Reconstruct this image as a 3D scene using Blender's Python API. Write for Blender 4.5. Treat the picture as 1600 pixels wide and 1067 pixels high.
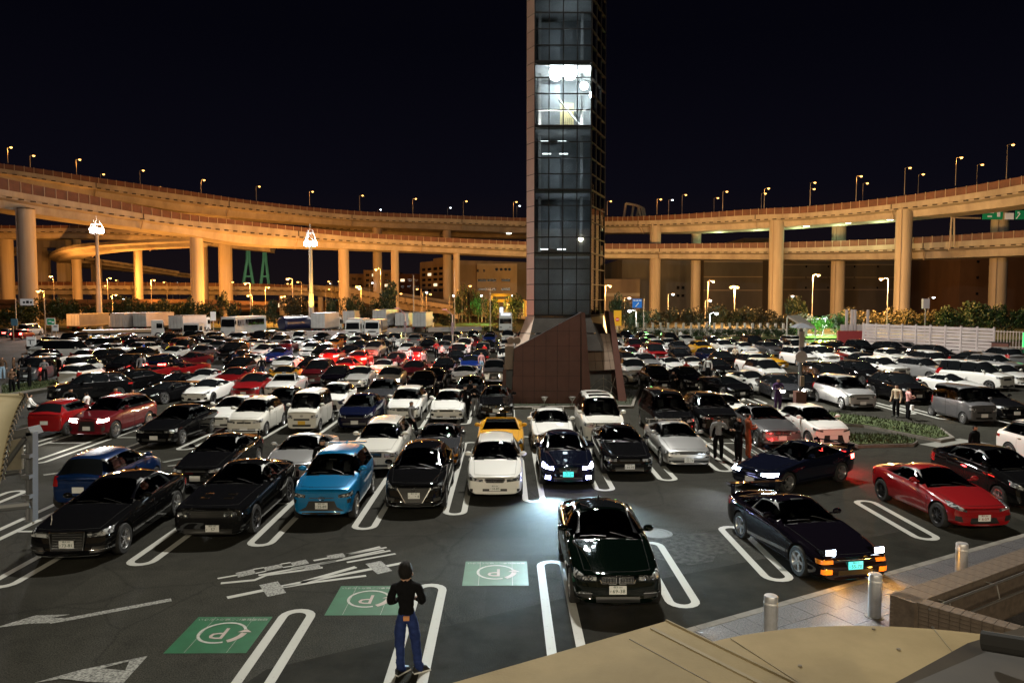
import bpy, bmesh, math, random
from mathutils import Vector, Matrix
from mathutils.bvhtree import BVHTree
PI = math.pi
rad = math.radians
rng = random.Random(7)
for o in list(bpy.data.objects):
    bpy.data.objects.remove(o)
SC = bpy.context.scene
COL = SC.collection

# ------------------------------------------------------------------ camera
CAM_Z, FPX = 6.0, 1155.0
YAW, PITCH = rad(0.446), rad(3.295)
cam_data = bpy.data.cameras.new('camera')
cam_data.sensor_width = 36.0
cam_data.lens = FPX / 1600 * 36
cam_data.clip_start, cam_data.clip_end = 0.05, 4000
cam = bpy.data.objects.new('camera', cam_data)
cam.location = (0, 0, CAM_Z)
cam.rotation_euler = (PI / 2 - PITCH, 0, -YAW)
COL.objects.link(cam)
SC.camera = cam
FWD = Vector((math.sin(YAW) * math.cos(PITCH), math.cos(YAW) * math.cos(PITCH), -math.sin(PITCH)))
RGT = Vector((math.cos(YAW), -math.sin(YAW), 0))
UPV = RGT.cross(FWD)
def ray(px, py):
    return FWD + RGT * ((px - 800) / FPX) + UPV * ((533.5 - py) / FPX)
def ground(px, py, z=0.0):
    """survey: the ground point seen at a photo pixel"""
    d = ray(px, py); t = (z - CAM_Z) / d.z
    return Vector((d.x * t, d.y * t, z))
def at(px, py, Y):
    """survey: the point seen at a photo pixel at a known distance Y"""
    d = ray(px, py); t = Y / d.y
    return Vector((d.x * t, Y, CAM_Z + d.z * t))

# ------------------------------------------------------------------ night sky
world = bpy.data.worlds.new('World'); SC.world = world
world.use_nodes = True
wn = world.node_tree; wn.nodes.clear()
wo = wn.nodes.new('ShaderNodeOutputWorld'); bg = wn.nodes.new('ShaderNodeBackground')
tc = wn.nodes.new('ShaderNodeTexCoord'); sx = wn.nodes.new('ShaderNodeSeparateXYZ'); cr = wn.nodes.new('ShaderNodeValToRGB')
cr.color_ramp.elements[0].position = 0.0; cr.color_ramp.elements[0].color = (0.0065, 0.0042, 0.0050, 1)
cr.color_ramp.elements[1].position = 0.75; cr.color_ramp.elements[1].color = (0.0006, 0.0006, 0.0016, 1)
e = cr.color_ramp.elements.new(0.14); e.color = (0.0024, 0.0022, 0.0045, 1)
e = cr.color_ramp.elements.new(0.32); e.color = (0.0010, 0.0010, 0.0026, 1)
wn.links.new(tc.outputs['Generated'], sx.inputs[0]); wn.links.new(sx.outputs['Z'], cr.inputs[0])
wn.links.new(cr.outputs[0], bg.inputs[0]); bg.inputs[1].default_value = 1.0
wn.links.new(bg.outputs[0], wo.inputs[0])
sun_d = bpy.data.lights.new('moon', 'SUN'); sun_d.energy = 0.012; sun_d.angle = rad(0.5); sun_d.color = (0.8, 0.88, 1.0)
sun = bpy.data.objects.new('moon', sun_d); sun.rotation_euler = (rad(38), rad(12), 0); COL.objects.link(sun)

SC.view_settings.view_transform = 'Standard'
SC.view_settings.look = 'None'
SC.view_settings.exposure = 0.35
SC.view_settings.gamma = 1.0
SC.view_settings.use_curve_mapping = False
SC.render.engine = 'CYCLES'
cy = SC.cycles
cy.use_denoising = True
cy.max_bounces = 5; cy.diffuse_bounces = 2; cy.glossy_bounces = 3; cy.transmission_bounces = 3; cy.transparent_max_bounces = 8
cy.sample_clamp_indirect = 4.0
cy.caustics_reflective = False; cy.caustics_refractive = False
cy.use_light_tree = True

# ------------------------------------------------------------------ materials
MATS = {}
def principled(name, col, rough=0.6, metal=0.0, coat=0.0, emit=None, estr=0.0, spec=None):
    m = bpy.data.materials.new(name); m.use_nodes = True
    b = m.node_tree.nodes['Principled BSDF']
    b.inputs['Base Color'].default_value = (*col, 1)
    b.inputs['Roughness'].default_value = rough
    b.inputs['Metallic'].default_value = metal
    b.inputs['Coat Weight'].default_value = coat
    b.inputs['Coat Roughness'].default_value = 0.03
    if spec is not None: b.inputs['Specular IOR Level'].default_value = spec
    if emit:
        b.inputs['Emission Color'].default_value = (*emit, 1); b.inputs['Emission Strength'].default_value = estr
    MATS[name] = m
    return m
def noisy(name, c1, c2, scale=4.0, rough=0.8, detail=6, bump=0.0, bscale=None, metal=0.0, stretch=None, spec=None, coat=0.0, lo=0.35, hi=0.65):
    """principled with an object-space noise between two base colours (grain, wear) and a fine bump"""
    m = principled(name, c1, rough, metal, coat, spec=spec); nt = m.node_tree; b = nt.nodes['Principled BSDF']
    t = nt.nodes.new('ShaderNodeTexCoord'); mp = nt.nodes.new('ShaderNodeMapping'); n = nt.nodes.new('ShaderNodeTexNoise'); r = nt.nodes.new('ShaderNodeValToRGB')
    if stretch: mp.inputs['Scale'].default_value = stretch
    n.inputs['Scale'].default_value = scale; n.inputs['Detail'].default_value = detail; n.inputs['Roughness'].default_value = 0.62
    r.color_ramp.elements[0].position = lo; r.color_ramp.elements[1].position = hi
    r.color_ramp.elements[0].color = (*c1, 1); r.color_ramp.elements[1].color = (*c2, 1)
    L = nt.links.new
    L(t.outputs['Object'], mp.inputs[0]); L(mp.outputs[0], n.inputs['Vector']); L(n.outputs[0], r.inputs[0]); L(r.outputs[0], b.inputs['Base Color'])
    if bump:
        n2 = nt.nodes.new('ShaderNodeTexNoise'); n2.inputs['Scale'].default_value = bscale or scale * 8; n2.inputs['Detail'].default_value = 3
        bp = nt.nodes.new('ShaderNodeBump'); bp.inputs['Strength'].default_value = bump; bp.inputs['Distance'].default_value = 0.02
        L(mp.outputs[0], n2.inputs['Vector']); L(n2.outputs[0], bp.inputs['Height']); L(bp.outputs[0], b.inputs['Normal'])
    return m
def emissive(name, col, s):
    return principled(name, (0.02, 0.02, 0.02), 0.5, emit=col, estr=s)

# ------------------------------------------------------------------ mesh helpers
class MB:
    """collects vertices, faces and material indices for one mesh"""
    def __init__(s): s.v = []; s.f = []; s.m = []
    def poly(s, pts, mi=0):
        b = len(s.v); s.v += [tuple(p) for p in pts]; s.f.append(tuple(range(b, b + len(pts)))); s.m.append(mi); return s
    def hexa(s, p, mi=0):
        """8 corners: bottom ring 0-3 (ccw from above) then top ring 4-7"""
        b = len(s.v); s.v += [tuple(q) for q in p]
        for f in ((3, 2, 1, 0), (4, 5, 6, 7), (0, 1, 5, 4), (1, 2, 6, 5), (2, 3, 7, 6), (3, 0, 4, 7)):
            s.f.append(tuple(b + i for i in f)); s.m.append(mi)
        return s
    def box(s, c, d, mi=0, rz=0.0, rx=0.0):
        x, y, z = d[0] / 2, d[1] / 2, d[2] / 2
        M = Matrix.Translation(c) @ Matrix.Rotation(rz, 4, 'Z') @ Matrix.Rotation(rx, 4, 'X')
        return s.hexa([M @ Vector(q) for q in ((-x, -y, -z), (x, -y, -z), (x, y, -z), (-x, y, -z), (-x, -y, z), (x, -y, z), (x, y, z), (-x, y, z))], mi)
    def bar(s, a, b, r, mi=0, n=8, r2=None):
        a, b = Vector(a), Vector(b); d = (b - a)
        if d.length < 1e-6: return s
        d.normalize(); u = d.cross(Vector((0, 0, 1)))
        if u.length < 1e-3: u = Vector((1, 0, 0))
        u.normalize(); w = d.cross(u); r2 = r if r2 is None else r2
        k = len(s.v)
        for c, R in ((a, r), (b, r2)):
            for i in range(n):
                t = 2 * PI * i / n; s.v.append(tuple(c + (u * math.cos(t) + w * math.sin(t)) * R))
        for i in range(n):
            j = (i + 1) % n; s.f.append((k + i, k + j, k + n + j, k + n + i)); s.m.append(mi)
        s.f.append(tuple(k + i for i in reversed(range(n)))); s.m.append(mi)
        s.f.append(tuple(k + n + i for i in range(n))); s.m.append(mi)
        return s
    def tube(s, pts, r, mi=0, n=6):
        for a, b in zip(pts[:-1], pts[1:]): s.bar(a, b, r, mi, n)
        return s
    def lathe(s, prof, axis='Z', n=20, mi=0, c=(0, 0, 0), closed=False):
        """prof: (radius, height) pairs revolved about an axis"""
        k = len(s.v); c = Vector(c); m = len(prof)
        for i in range(n):
            t = 2 * PI * i / n; ct, st = math.cos(t), math.sin(t)
            for r, h in prof:
                p = (r * ct, r * st, h) if axis == 'Z' else (h, r * ct, r * st)
                s.v.append(tuple(c + Vector(p)))
        for i in range(n):
            j = (i + 1) % n
            for q in range(m - 1 if not closed else m):
                q2 = (q + 1) % m
                s.f.append((k + i * m + q, k + j * m + q, k + j * m + q2, k + i * m + q2)); s.m.append(mi)
        return s
    def extr(s, pts, d, mi=0):
        """a polygon given as 3-D points, given thickness along the vector d"""
        d = Vector(d); n = len(pts); k = len(s.v)
        s.v += [tuple(p) for p in pts] + [tuple(Vector(p) + d) for p in pts]
        s.f.append(tuple(k + i for i in range(n))); s.m.append(mi)
        s.f.append(tuple(k + n + i for i in reversed(range(n)))); s.m.append(mi)
        for i in range(n):
            j = (i + 1) % n; s.f.append((k + j, k + i, k + n + i, k + n + j)); s.m.append(mi)
        return s
    def mesh(s, name, mats, smooth=False, angle=None):
        me = bpy.data.meshes.new(name); me.from_pydata(s.v, [], s.f)
        for m in (mats if isinstance(mats, (list, tuple)) else [mats]): me.materials.append(m)
        if any(s.m): me.polygons.foreach_set('material_index', s.m)
        fix_normals(me)
        if smooth or angle:
            me.polygons.foreach_set('use_smooth', [True] * len(me.polygons))
            if angle: me.set_sharp_from_angle(angle=rad(angle))
        me.update(); return me
    def obj(s, name, mats, parent=None, smooth=False, angle=None, **kw):
        return link(name, s.mesh(name, mats, smooth, angle), parent, **kw)
def fix_normals(me):
    bm = bmesh.new(); bm.from_mesh(me)
    bmesh.ops.recalc_face_normals(bm, faces=bm.faces); bm.to_mesh(me); bm.free()
def link(name, me, parent=None, loc=None, rz=None, label=None, cat=None, group=None, kind=None):
    o = bpy.data.objects.new(name, me); COL.objects.link(o)
    if parent: o.parent = parent
    if loc is not None: o.location = loc
    if rz is not None: o.rotation_euler = (0, 0, rz)
    tag(o, label, cat, group, kind); return o
def tag(o, label=None, cat=None, group=None, kind=None):
    if label: o['label'] = label
    if cat: o['category'] = cat
    if group: o['group'] = group
    if kind: o['kind'] = kind
    return o
def empty(name, loc=(0, 0, 0), rz=0.0, label=None, cat=None, group=None, kind=None):
    return link(name, None, None, loc, rz, label, cat, group, kind)
def copy_tree(o, parent=None):
    c = o.copy(); COL.objects.link(c)
    if parent: c.parent = parent
    for ch in list(o.children): copy_tree(ch, c)
    return c
def lerp(a, b, t): return a + (b - a) * t
def pw(tab, x):
    """piecewise linear lookup"""
    if x <= tab[0][0]: return tab[0][1]
    for (a, va), (b, vb) in zip(tab[:-1], tab[1:]):
        if x <= b: return lerp(va, vb, (x - a) / (b - a) if b > a else 0)
    return tab[-1][1]
def text_mesh(s, size=1.0, depth=0.0, mat=None, align='CENTER'):
    cu = bpy.data.curves.new('lettering', 'FONT'); cu.body = s; cu.size = size; cu.extrude = depth; cu.align_x = align; cu.align_y = 'CENTER'; cu.resolution_u = 2
    ob = bpy.data.objects.new('lettering', cu); COL.objects.link(ob)
    dg = bpy.context.evaluated_depsgraph_get(); dg.update()
    me = bpy.data.meshes.new_from_object(ob.evaluated_get(dg), depsgraph=dg)
    bpy.data.objects.remove(ob); bpy.data.curves.remove(cu)
    me.materials.clear()
    if mat: me.materials.append(mat)
    return me
def xf_mesh(me, M):
    me.transform(M); me.update(); return me
LIGHT_N = [0]
def lamp(name, kind, loc, watts, col, r=0.2, parent=None, spot=None, target=None, blend=0.5):
    d = bpy.data.lights.new(name, kind); d.energy = watts; d.color = col
    d.shadow_soft_size = r
    o = bpy.data.objects.new(name, d); COL.objects.link(o); o.location = loc
    if spot: d.spot_size = rad(spot); d.spot_blend = blend
    if target is not None: o.rotation_euler = (Vector(target) - Vector(loc)).to_track_quat('-Z', 'Y').to_euler()
    if parent: o.parent = parent
    return o
# ================================================================== cars
M_GLASS = principled('car_glass', (0.006, 0.007, 0.008), 0.02, coat=0.0, spec=0.6)
M_TRIM = principled('black_trim', (0.008, 0.008, 0.008), 0.45)
M_GAP = principled('shut_line', (0.002, 0.002, 0.002), 0.9)
M_RUBBER = noisy('tyre_rubber', (0.012, 0.012, 0.012), (0.02, 0.02, 0.02), 20, 0.85)
M_RIM = principled('alloy', (0.55, 0.55, 0.56), 0.28, metal=0.9)
M_RIMD = principled('dark_alloy', (0.06, 0.06, 0.065), 0.35, metal=0.8)
M_CHROME = principled('chrome', (0.75, 0.75, 0.76), 0.12, metal=1.0)
M_LENS = noisy('clear_lens', (.07, .075, .08), (.62, .64, .66), 9, .12, 2, metal=.35, coat=1.0, lo=.44, hi=.56)
M_LENSD = noisy('smoked_lens', (.02, .022, .025), (.28, .30, .32), 11, .1, 2, metal=.3, coat=1.0, lo=.50, hi=.60)
M_RED = principled('red_lens', (0.30, 0.008, 0.008), 0.12, coat=1.0)
M_AMBER = principled('amber_lens', (0.6, 0.2, 0.02), 0.15, coat=1.0)
M_PLATE = principled('plate_white', (0.72, 0.73, 0.72), 0.45)
M_PLATEY = principled('plate_yellow', (0.70, 0.42, 0.04), 0.45)
M_PLATEG = emissive('plate_lit', (0.08, 0.85, 0.75), 1.1)
M_INK = principled('plate_green_ink', (0.01, 0.06, 0.03), 0.5)
M_INKW = principled('plate_red_ink', (0.25, 0.02, 0.02), 0.5)
M_HID = emissive('headlamp_lit', (0.75, 0.88, 1.0), 55)
M_HID2 = emissive('headlamp_lit_warm', (1.0, 0.93, 0.8), 50)
M_BLUEHID = emissive('headlamp_lit_violet', (0.50, 0.52, 1.0), 45)
M_STOP = emissive('stop_lamp_lit', (1.0, 0.04, 0.03), 30)
M_STOPW = emissive('tail_lamp_lit', (1.0, 0.03, 0.02), 4.0)
M_IND = emissive('indicator_lit', (1.0, 0.42, 0.05), 14)
M_SEAT = principled('tan_leather', (0.42, 0.18, 0.07), 0.5)
M_SEATD = principled('dark_seat', (0.045, 0.045, 0.048), 0.8)
M_SEATG = principled('grey_seat', (0.16, 0.16, 0.16), 0.7)

PAINT = {}
def paint(n, col, metal=0.0, rough=0.32):
    dark = max(col) < .06
    PAINT[n] = principled('paint_' + n.replace(' ', '_'), col, .6 if dark else rough, 0 if dark else metal * .8, coat=1.0, spec=0.0 if dark else .2)
paint('black', (0.0045, 0.0045, 0.005)); paint('white', (0.74, 0.74, 0.71)); paint('pearl', (0.66, 0.65, 0.60))
paint('silver', (0.42, 0.42, 0.42), 0.7); paint('grey', (0.13, 0.13, 0.135), 0.6); paint('dark grey', (0.035, 0.036, 0.04), 0.5)
paint('red', (0.23, 0.007, 0.009)); paint('dark red', (0.10, 0.006, 0.01)); paint('blue', (0.003, 0.145, 0.34), 0.3)
paint('navy', (0.004, 0.006, 0.022), 0.2); paint('midnight', (.004, .005, .012)); paint('deep blue', (0.008, 0.03, 0.20), 0.3); paint('yellow', (0.60, 0.29, 0.008))
paint('dark green', (0.0010, 0.0032, 0.0020), 0.1); paint('mid blue', (0.004, 0.020, 0.085), 0.4); paint('champagne', (0.34, 0.30, 0.24), 0.5)
paint('orange', (0.6, 0.15, 0.01)); paint('purple black', (0.004, 0.003, 0.0055), 0.2); paint('pale green', (0.30, 0.34, 0.24), 0.4)

def body_rings(s):
    L, W, H = s['L'], s['W'] / 2, s['H']
    fo, wb, cowl, wtop, rtop, rbase = s['fo'], s['wb'], s['cowl'], s['wtop'], s['rtop'], s['rbase']
    hf, hc, dz, dl, zb, wr = s['hf'], s['hc'], s['dz'], s['dl'], s.get('zb', 0.17), s['wr']
    corner = s.get('corner', 0.34); rcorner = s.get('rcorner', 0.22)
    ys = [0.0, 0.10, 0.34, fo, (fo * 0.45 + cowl * 0.55), cowl, wtop, (wtop * .55 + rtop * .45), rtop, rbase, L - 0.34, L - 0.10, L]
    if s.get('van'): ys = [0.0, 0.10, 0.30, cowl, wtop, (wtop * .6 + rtop * .4), (wtop * .25 + rtop * .75), rtop, rbase, L - 0.05, L]
    ys2 = []
    for y in ys:
        if not ys2 or y > ys2[-1] + 0.03: ys2.append(y)
    def hood(y): return pw([(0, hf), (cowl * .5, lerp(hf, hc, .62)), (cowl, hc)], y)
    def deck(y): return pw([(rbase, dz), (L, dl)], y)
    belt = [(0, hf - 0.05), (cowl, hc - 0.02), (cowl + .2, hc + s.get('beltup', .0)), (rbase, dz - 0.02), (L, dl - 0.05)]
    roof = [(wtop, H - s.get('rf', .03)), (lerp(wtop, rtop, .4), H), (rtop, H - s.get('rr', .05))]
    gz = [(cowl, hc), (wtop, H - s.get('rf', .03) - .06), (lerp(wtop, rtop, .4), H - .05), (rtop, H - s.get('rr', .05) - .06), (rbase, dz)]
    s['_belt'], s['_gz'] = belt, gz
    rings = []
    for y in ys2:
        w = W * pw([(0, s.get('wf', .84)), (.10, s.get('wf', .84) + .06), (.34, .965), (fo, 1.0), (L - s['ro'], 1.0), (L - .3, .97), (L, s.get('wrr', .86))], y)
        b = pw(belt, y)
        zbt = zb + pw([(0, .07), (.3, 0), (L - .4, 0.02), (L, .12)], y)
        mid = zbt + (b - zbt) * .52
        if y <= cowl + 1e-6:
            t = hood(y); g = [(.66 * w, t), (.33 * w, t + .012), (0, t + .016)]
        elif y < rbase - 1e-6:
            zr = pw(roof, y); wy = wr * pw([(wtop, .95), (lerp(wtop, rtop, .4), 1.0), (rtop, s.get('rtap', .93))], y)
            g = [(wy, zr - .06), (.6 * wy, zr - .006), (0, zr + .006)]
        else:
            t = deck(y); g = [(.66 * w, t), (.33 * w, t + .01), (0, t + .012)]
        sh = s.get('shoulder', .92)
        r = [(0, zbt), (.78 * w, zbt), (.955 * w, zbt + .07), (.995 * w, mid), (.985 * w, b - .10), (sh * w, b)] + g
        pts = []
        for i, (x, z) in enumerate(r):
            q = abs(x) / W
            yy = y
            yy += corner * q ** 2.6 * max(0, 1 - y / (fo + .2))
            yy -= rcorner * q ** 2.6 * max(0, 1 - (L - y) / (s['ro'] + .2))
            if y < .05: yy += pw([(zb, .07), (.42, 0), (hf * .8, s.get('lean', .06)), (hf, s.get('lean', .06) + .06)], z)
            if y > L - .03: yy -= pw([(zb, .10), (.5, 0), (dl * .8, s.get('rlean', .03)), (dl, s.get('rlean', .03) + .05)], z)
            if i >= 6 and cowl - .01 <= y <= wtop + .01: yy += .16 * (q / max(.3, g[0][0] / W)) ** 2 - .05
            if i >= 6 and rtop - .01 <= y <= rbase + .01: yy -= .10 * (q / max(.3, g[0][0] / W)) ** 2 - .03
            pts.append(Vector((x, yy, z)))
        rings.append(pts)
    return ys2, rings

def car_surface(s):
    """subdivided body shell with wheel wells cut out; front faces -Y, centre at the origin"""
    ys, rings = body_rings(s)
    L = s['L']
    bm = bmesh.new(); R = []
    for pts in rings:
        n = len(pts); ring = {}
        for i, p in enumerate(pts):
            q = p - Vector((0, L / 2, 0))
            if i in (0, n - 1): v = bm.verts.new(q); ring[i] = ring[-i if i else 1000] = v; ring[('L', i)] = ring[('R', i)] = v
            else:
                ring[('R', i)] = bm.verts.new(q); ring[('L', i)] = bm.verts.new((-q.x, q.y, q.z))
        R.append(ring)
    n = len(rings[0])
    cl = bm.edges.layers.float.new('crease_edge')
    for a, b in zip(R[:-1], R[1:]):
        for i in range(n - 1):
            bm.faces.new((a[('R', i)], b[('R', i)], b[('R', i + 1)], a[('R', i + 1)]))
            bm.faces.new((a[('L', i + 1)], b[('L', i + 1)], b[('L', i)], a[('L', i)]))
    for ring, flip in ((R[0], False), (R[-1], True)):
        for i in range(n - 1):
            vs = [ring[('R', i)], ring[('R', i + 1)], ring[('L', i + 1)], ring[('L', i)]]
            u = []
            for v in vs:
                if v not in u: u.append(v)
            if flip: u.reverse()
            bm.faces.new(u)
    bm.edges.ensure_lookup_table()
    def crease(a, b, v):
        e = bm.edges.get((a, b))
        if e: e[cl] = v
    for a, b, y in zip(R[:-1], R[1:], ys):
        for sd in 'LR':
            crease(a[(sd, 2)], b[(sd, 2)], .5); crease(a[(sd, 5)], b[(sd, 5)], s.get('cr', .45)); crease(a[(sd, 6)], b[(sd, 6)], .30)
            crease(a[(sd, 1)], b[(sd, 1)], .6); crease(a[(sd, 3)], b[(sd, 3)], .1)
    for k, y in enumerate(ys):
        v = 0
        if abs(y - s['cowl']) < 1e-4: v = .55
        if abs(y - s['wtop']) < 1e-4: v = .35
        if abs(y - s['rtop']) < 1e-4: v = s.get('crr', .35)
        if abs(y - s['rbase']) < 1e-4: v = .45
        if v:
            for i in range(5, n - 1):
                for sd in 'LR': crease(R[k][(sd, i)], R[k][(sd, i + 1)], v)
        if k in (0, len(ys) - 1):
            for i in range(1, n - 1):
                for sd in 'LR': crease(R[k][(sd, i)], R[k][(sd, i + 1)], .35)
    bmesh.ops.recalc_face_normals(bm, faces=bm.faces)
    me = bpy.data.meshes.new('shell'); bm.to_mesh(me); bm.free()
    ob = bpy.data.objects.new('shell', me); COL.objects.link(ob)
    sb = ob.modifiers.new('s', 'SUBSURF'); sb.levels = sb.render_levels = 2
    dg = bpy.context.evaluated_depsgraph_get(); dg.update()
    smooth = bpy.data.meshes.new_from_object(ob.evaluated_get(dg), depsgraph=dg)
    ob.modifiers.clear(); ob.data = smooth
    bmx = bmesh.new(); bmx.from_mesh(smooth); tree = BVHTree.FromBMesh(bmx); bmx.free()
    # wheel wells
    mb = MB(); RW = s['R'] + .045
    for yc in (s['fo'] - L / 2, s['fo'] + s['wb'] - L / 2):
        for sx_ in (-1, 1):
            x0, x1 = sx_ * (s['W'] / 2 - .30), sx_ * (s['W'] / 2 + .25)
            mb.bar((x0, yc, s['R'] + .01), (x1, yc, s['R'] + .01), RW, 1, 28)
    cm = mb.mesh('wells', [M_TRIM, M_TRIM]); co = bpy.data.objects.new('wells', cm); COL.objects.link(co)
    smooth.materials.clear(); smooth.materials.append(PAINT['black']); smooth.materials.append(M_TRIM)
    bo = ob.modifiers.new('b', 'BOOLEAN'); bo.object = co; bo.operation = 'DIFFERENCE'; bo.solver = 'EXACT'
    try: bo.material_mode = 'INDEX'
    except Exception: pass
    dg = bpy.context.evaluated_depsgraph_get(); dg.update()
    res = bpy.data.meshes.new_from_object(ob.evaluated_get(dg), depsgraph=dg)
    bpy.data.objects.remove(ob); bpy.data.objects.remove(co)
    for p in res.polygons:
        p.use_smooth = True
        if p.center.z < s.get('zb', .17) + .045: p.material_index = 1
    res.set_sharp_from_angle(angle=rad(38))
    return res, tree

def cut_glass(me, s):
    """open the shell behind windscreen and side windows so the cabin shows"""
    bm = bmesh.new(); bm.from_mesh(me); L, W = s['L'], s['W'] / 2; c, t = s['cowl'], s['wtop']; dele = []
    def inside(p, m):
        y = p.y + L / 2; v = (y - c) / (t - c)
        if m < v < 1 - m * .6 and p.z > s['hc'] - .02 + m * .2 and abs(p.x) < lerp(W * .80, s['wr'] * .83, v) - m * .6: return True
        a, b = pw(s['_belt'], y) + .035, pw(s['_gz'], y) - .035
        return s['cowl'] + .3 + m < y < s['rtop'] - m and a + m * .6 < p.z < b - m * .4 and abs(p.x) > .3 * W and p.z < s['H'] - .10
    for f in bm.faces:
        if all(inside(v.co, .05) for v in f.verts): dele.append(f)
        elif inside(f.calc_center_median(), -.02): f.material_index = 1
    bmesh.ops.delete(bm, geom=dele, context='FACES'); bm.to_mesh(me); bm.free()
def cabin_parts(s):
    L = s['L']; y0 = s['cowl'] + .95 - L / 2; zb = .42; out = []
    for sd in (-1, 1):
        mb = MB(); x = sd * .37; H = s['H'] - .36
        mb.hexa([(x - .25, y0 - .48, zb), (x + .25, y0 - .48, zb), (x + .25, y0 + .1, zb - .05), (x - .25, y0 + .1, zb - .05), (x - .24, y0 - .46, zb + .16), (x + .24, y0 - .46, zb + .16), (x + .24, y0 + .1, zb + .10), (x - .24, y0 + .1, zb + .10)])
        mb.hexa([(x - .25, y0 + .0, zb + .1), (x + .25, y0 + .0, zb + .1), (x + .24, y0 + .16, zb + .1), (x - .24, y0 + .16, zb + .1), (x - .20, y0 + .20, H), (x + .20, y0 + .20, H), (x + .18, y0 + .30, H), (x - .18, y0 + .30, H)])
        out.append(('seat', mb, s['seatmat'])); hb = MB(); hb.hexa([(x - .13, y0 + .21, H + .03), (x + .13, y0 + .21, H + .03), (x + .13, y0 + .31, H + .03), (x - .13, y0 + .31, H + .03), (x - .11, y0 + .24, H + .19), (x + .11, y0 + .24, H + .19), (x + .11, y0 + .31, H + .19), (x - .11, y0 + .31, H + .19)])
        out.append(('head_rest', hb, s['seatmat']))
    d = MB(); d.box((0, s['cowl'] + .38 - L / 2, s['hc'] - .10), (s['W'] * .74, .40, .14)); out.append(('dashboard', d, M_TRIM))
    w = MB().tube([(-.37 + .18 * math.cos(2 * PI * i / 18), s['cowl'] + .62 - L / 2 - .07 * math.sin(2 * PI * i / 18), s['hc'] - .06 + .16 * math.sin(2 * PI * i / 18)) for i in range(19)], .014, 0, 6); out.append(('steering_wheel', w, M_TRIM))
    m = MB().box((0, s['wtop'] - .22 - L / 2, s['H'] - .20), (.22, .03, .06)); out.append(('rear_mirror', m, M_TRIM))
    return out
def patch(tree, lo, hi, nv, d, off=0.006, off2=None):
    """grid between two 3-D polylines, cast along d onto the shell and raised by off"""
    d = Vector(d).normalized(); mb = MB(); n = len(lo); vs = []
    for j in range(nv + 1):
        for i in range(n):
            p = Vector(lo[i]).lerp(Vector(hi[i]), j / nv)
            h = tree.ray_cast(p - d * 3.0, d, 8.0)
            if h[0] is None:
                h2 = tree.find_nearest(p); h = (h2[0], h2[1])
            q = h[0] - d * off
            if h[1] is not None: q = h[0] + (h[1] if h[1].dot(d) < 0 else -h[1]) * off
            vs.append(tuple(q))
    mb.v = vs
    for j in range(nv):
        for i in range(n - 1):
            a = j * n + i; mb.f.append((a, a + 1, a + n + 1, a + n)); mb.m.append(0)
    return mb, d
def add_skirt(mb, n, nv, d, t=0.03):
    """close the patch's rim back into the body so it has an edge"""
    rim = [i for i in range(n)] + [j * n + n - 1 for j in range(1, nv + 1)] + [nv * n + i for i in range(n - 2, -1, -1)] + [j * n for j in range(nv - 1, 0, -1)]
    k = len(mb.v)
    for r in rim: mb.v.append(tuple(Vector(mb.v[r]) + d * t))
    m = len(rim)
    for i in range(m):
        j = (i + 1) % m; mb.f.append((rim[j], rim[i], k + i, k + j)); mb.m.append(0)
def patch_mesh(tree, name, mat, lo, hi, nv, d, off=0.006, skirt=True):
    mb, dd = patch(tree, lo, hi, nv, d, off)
    if skirt: add_skirt(mb, len(lo), nv, dd)
    me = bpy.data.meshes.new(name); me.from_pydata(mb.v, [], mb.f); me.materials.append(mat)
    # orient outward: against d
    nx = Vector((0, 0, 0))
    for p in me.polygons[: nv * (len(lo) - 1)]: nx += p.normal * p.area
    if nx.dot(dd) > 0: me.flip_normals()
    me.polygons.foreach_set('use_smooth', [True] * len(me.polygons)); me.set_sharp_from_angle(angle=rad(40)); me.update()
    return me
def seg(a, b, n): return [Vector(a).lerp(Vector(b), i / n) for i in range(n + 1)]
def resample(pl, n):
    """polyline of 3-D points resampled to n+1 points"""
    pl = [Vector(p) for p in pl]; ls = [0]
    for a, b in zip(pl[:-1], pl[1:]): ls.append(ls[-1] + (b - a).length)
    out = []
    for i in range(n + 1):
        t = ls[-1] * i / n
        for k in range(len(pl) - 1):
            if t <= ls[k + 1] + 1e-9:
                u = (t - ls[k]) / max(1e-9, ls[k + 1] - ls[k]); out.append(pl[k].lerp(pl[k + 1], u)); break
    return out

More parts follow.
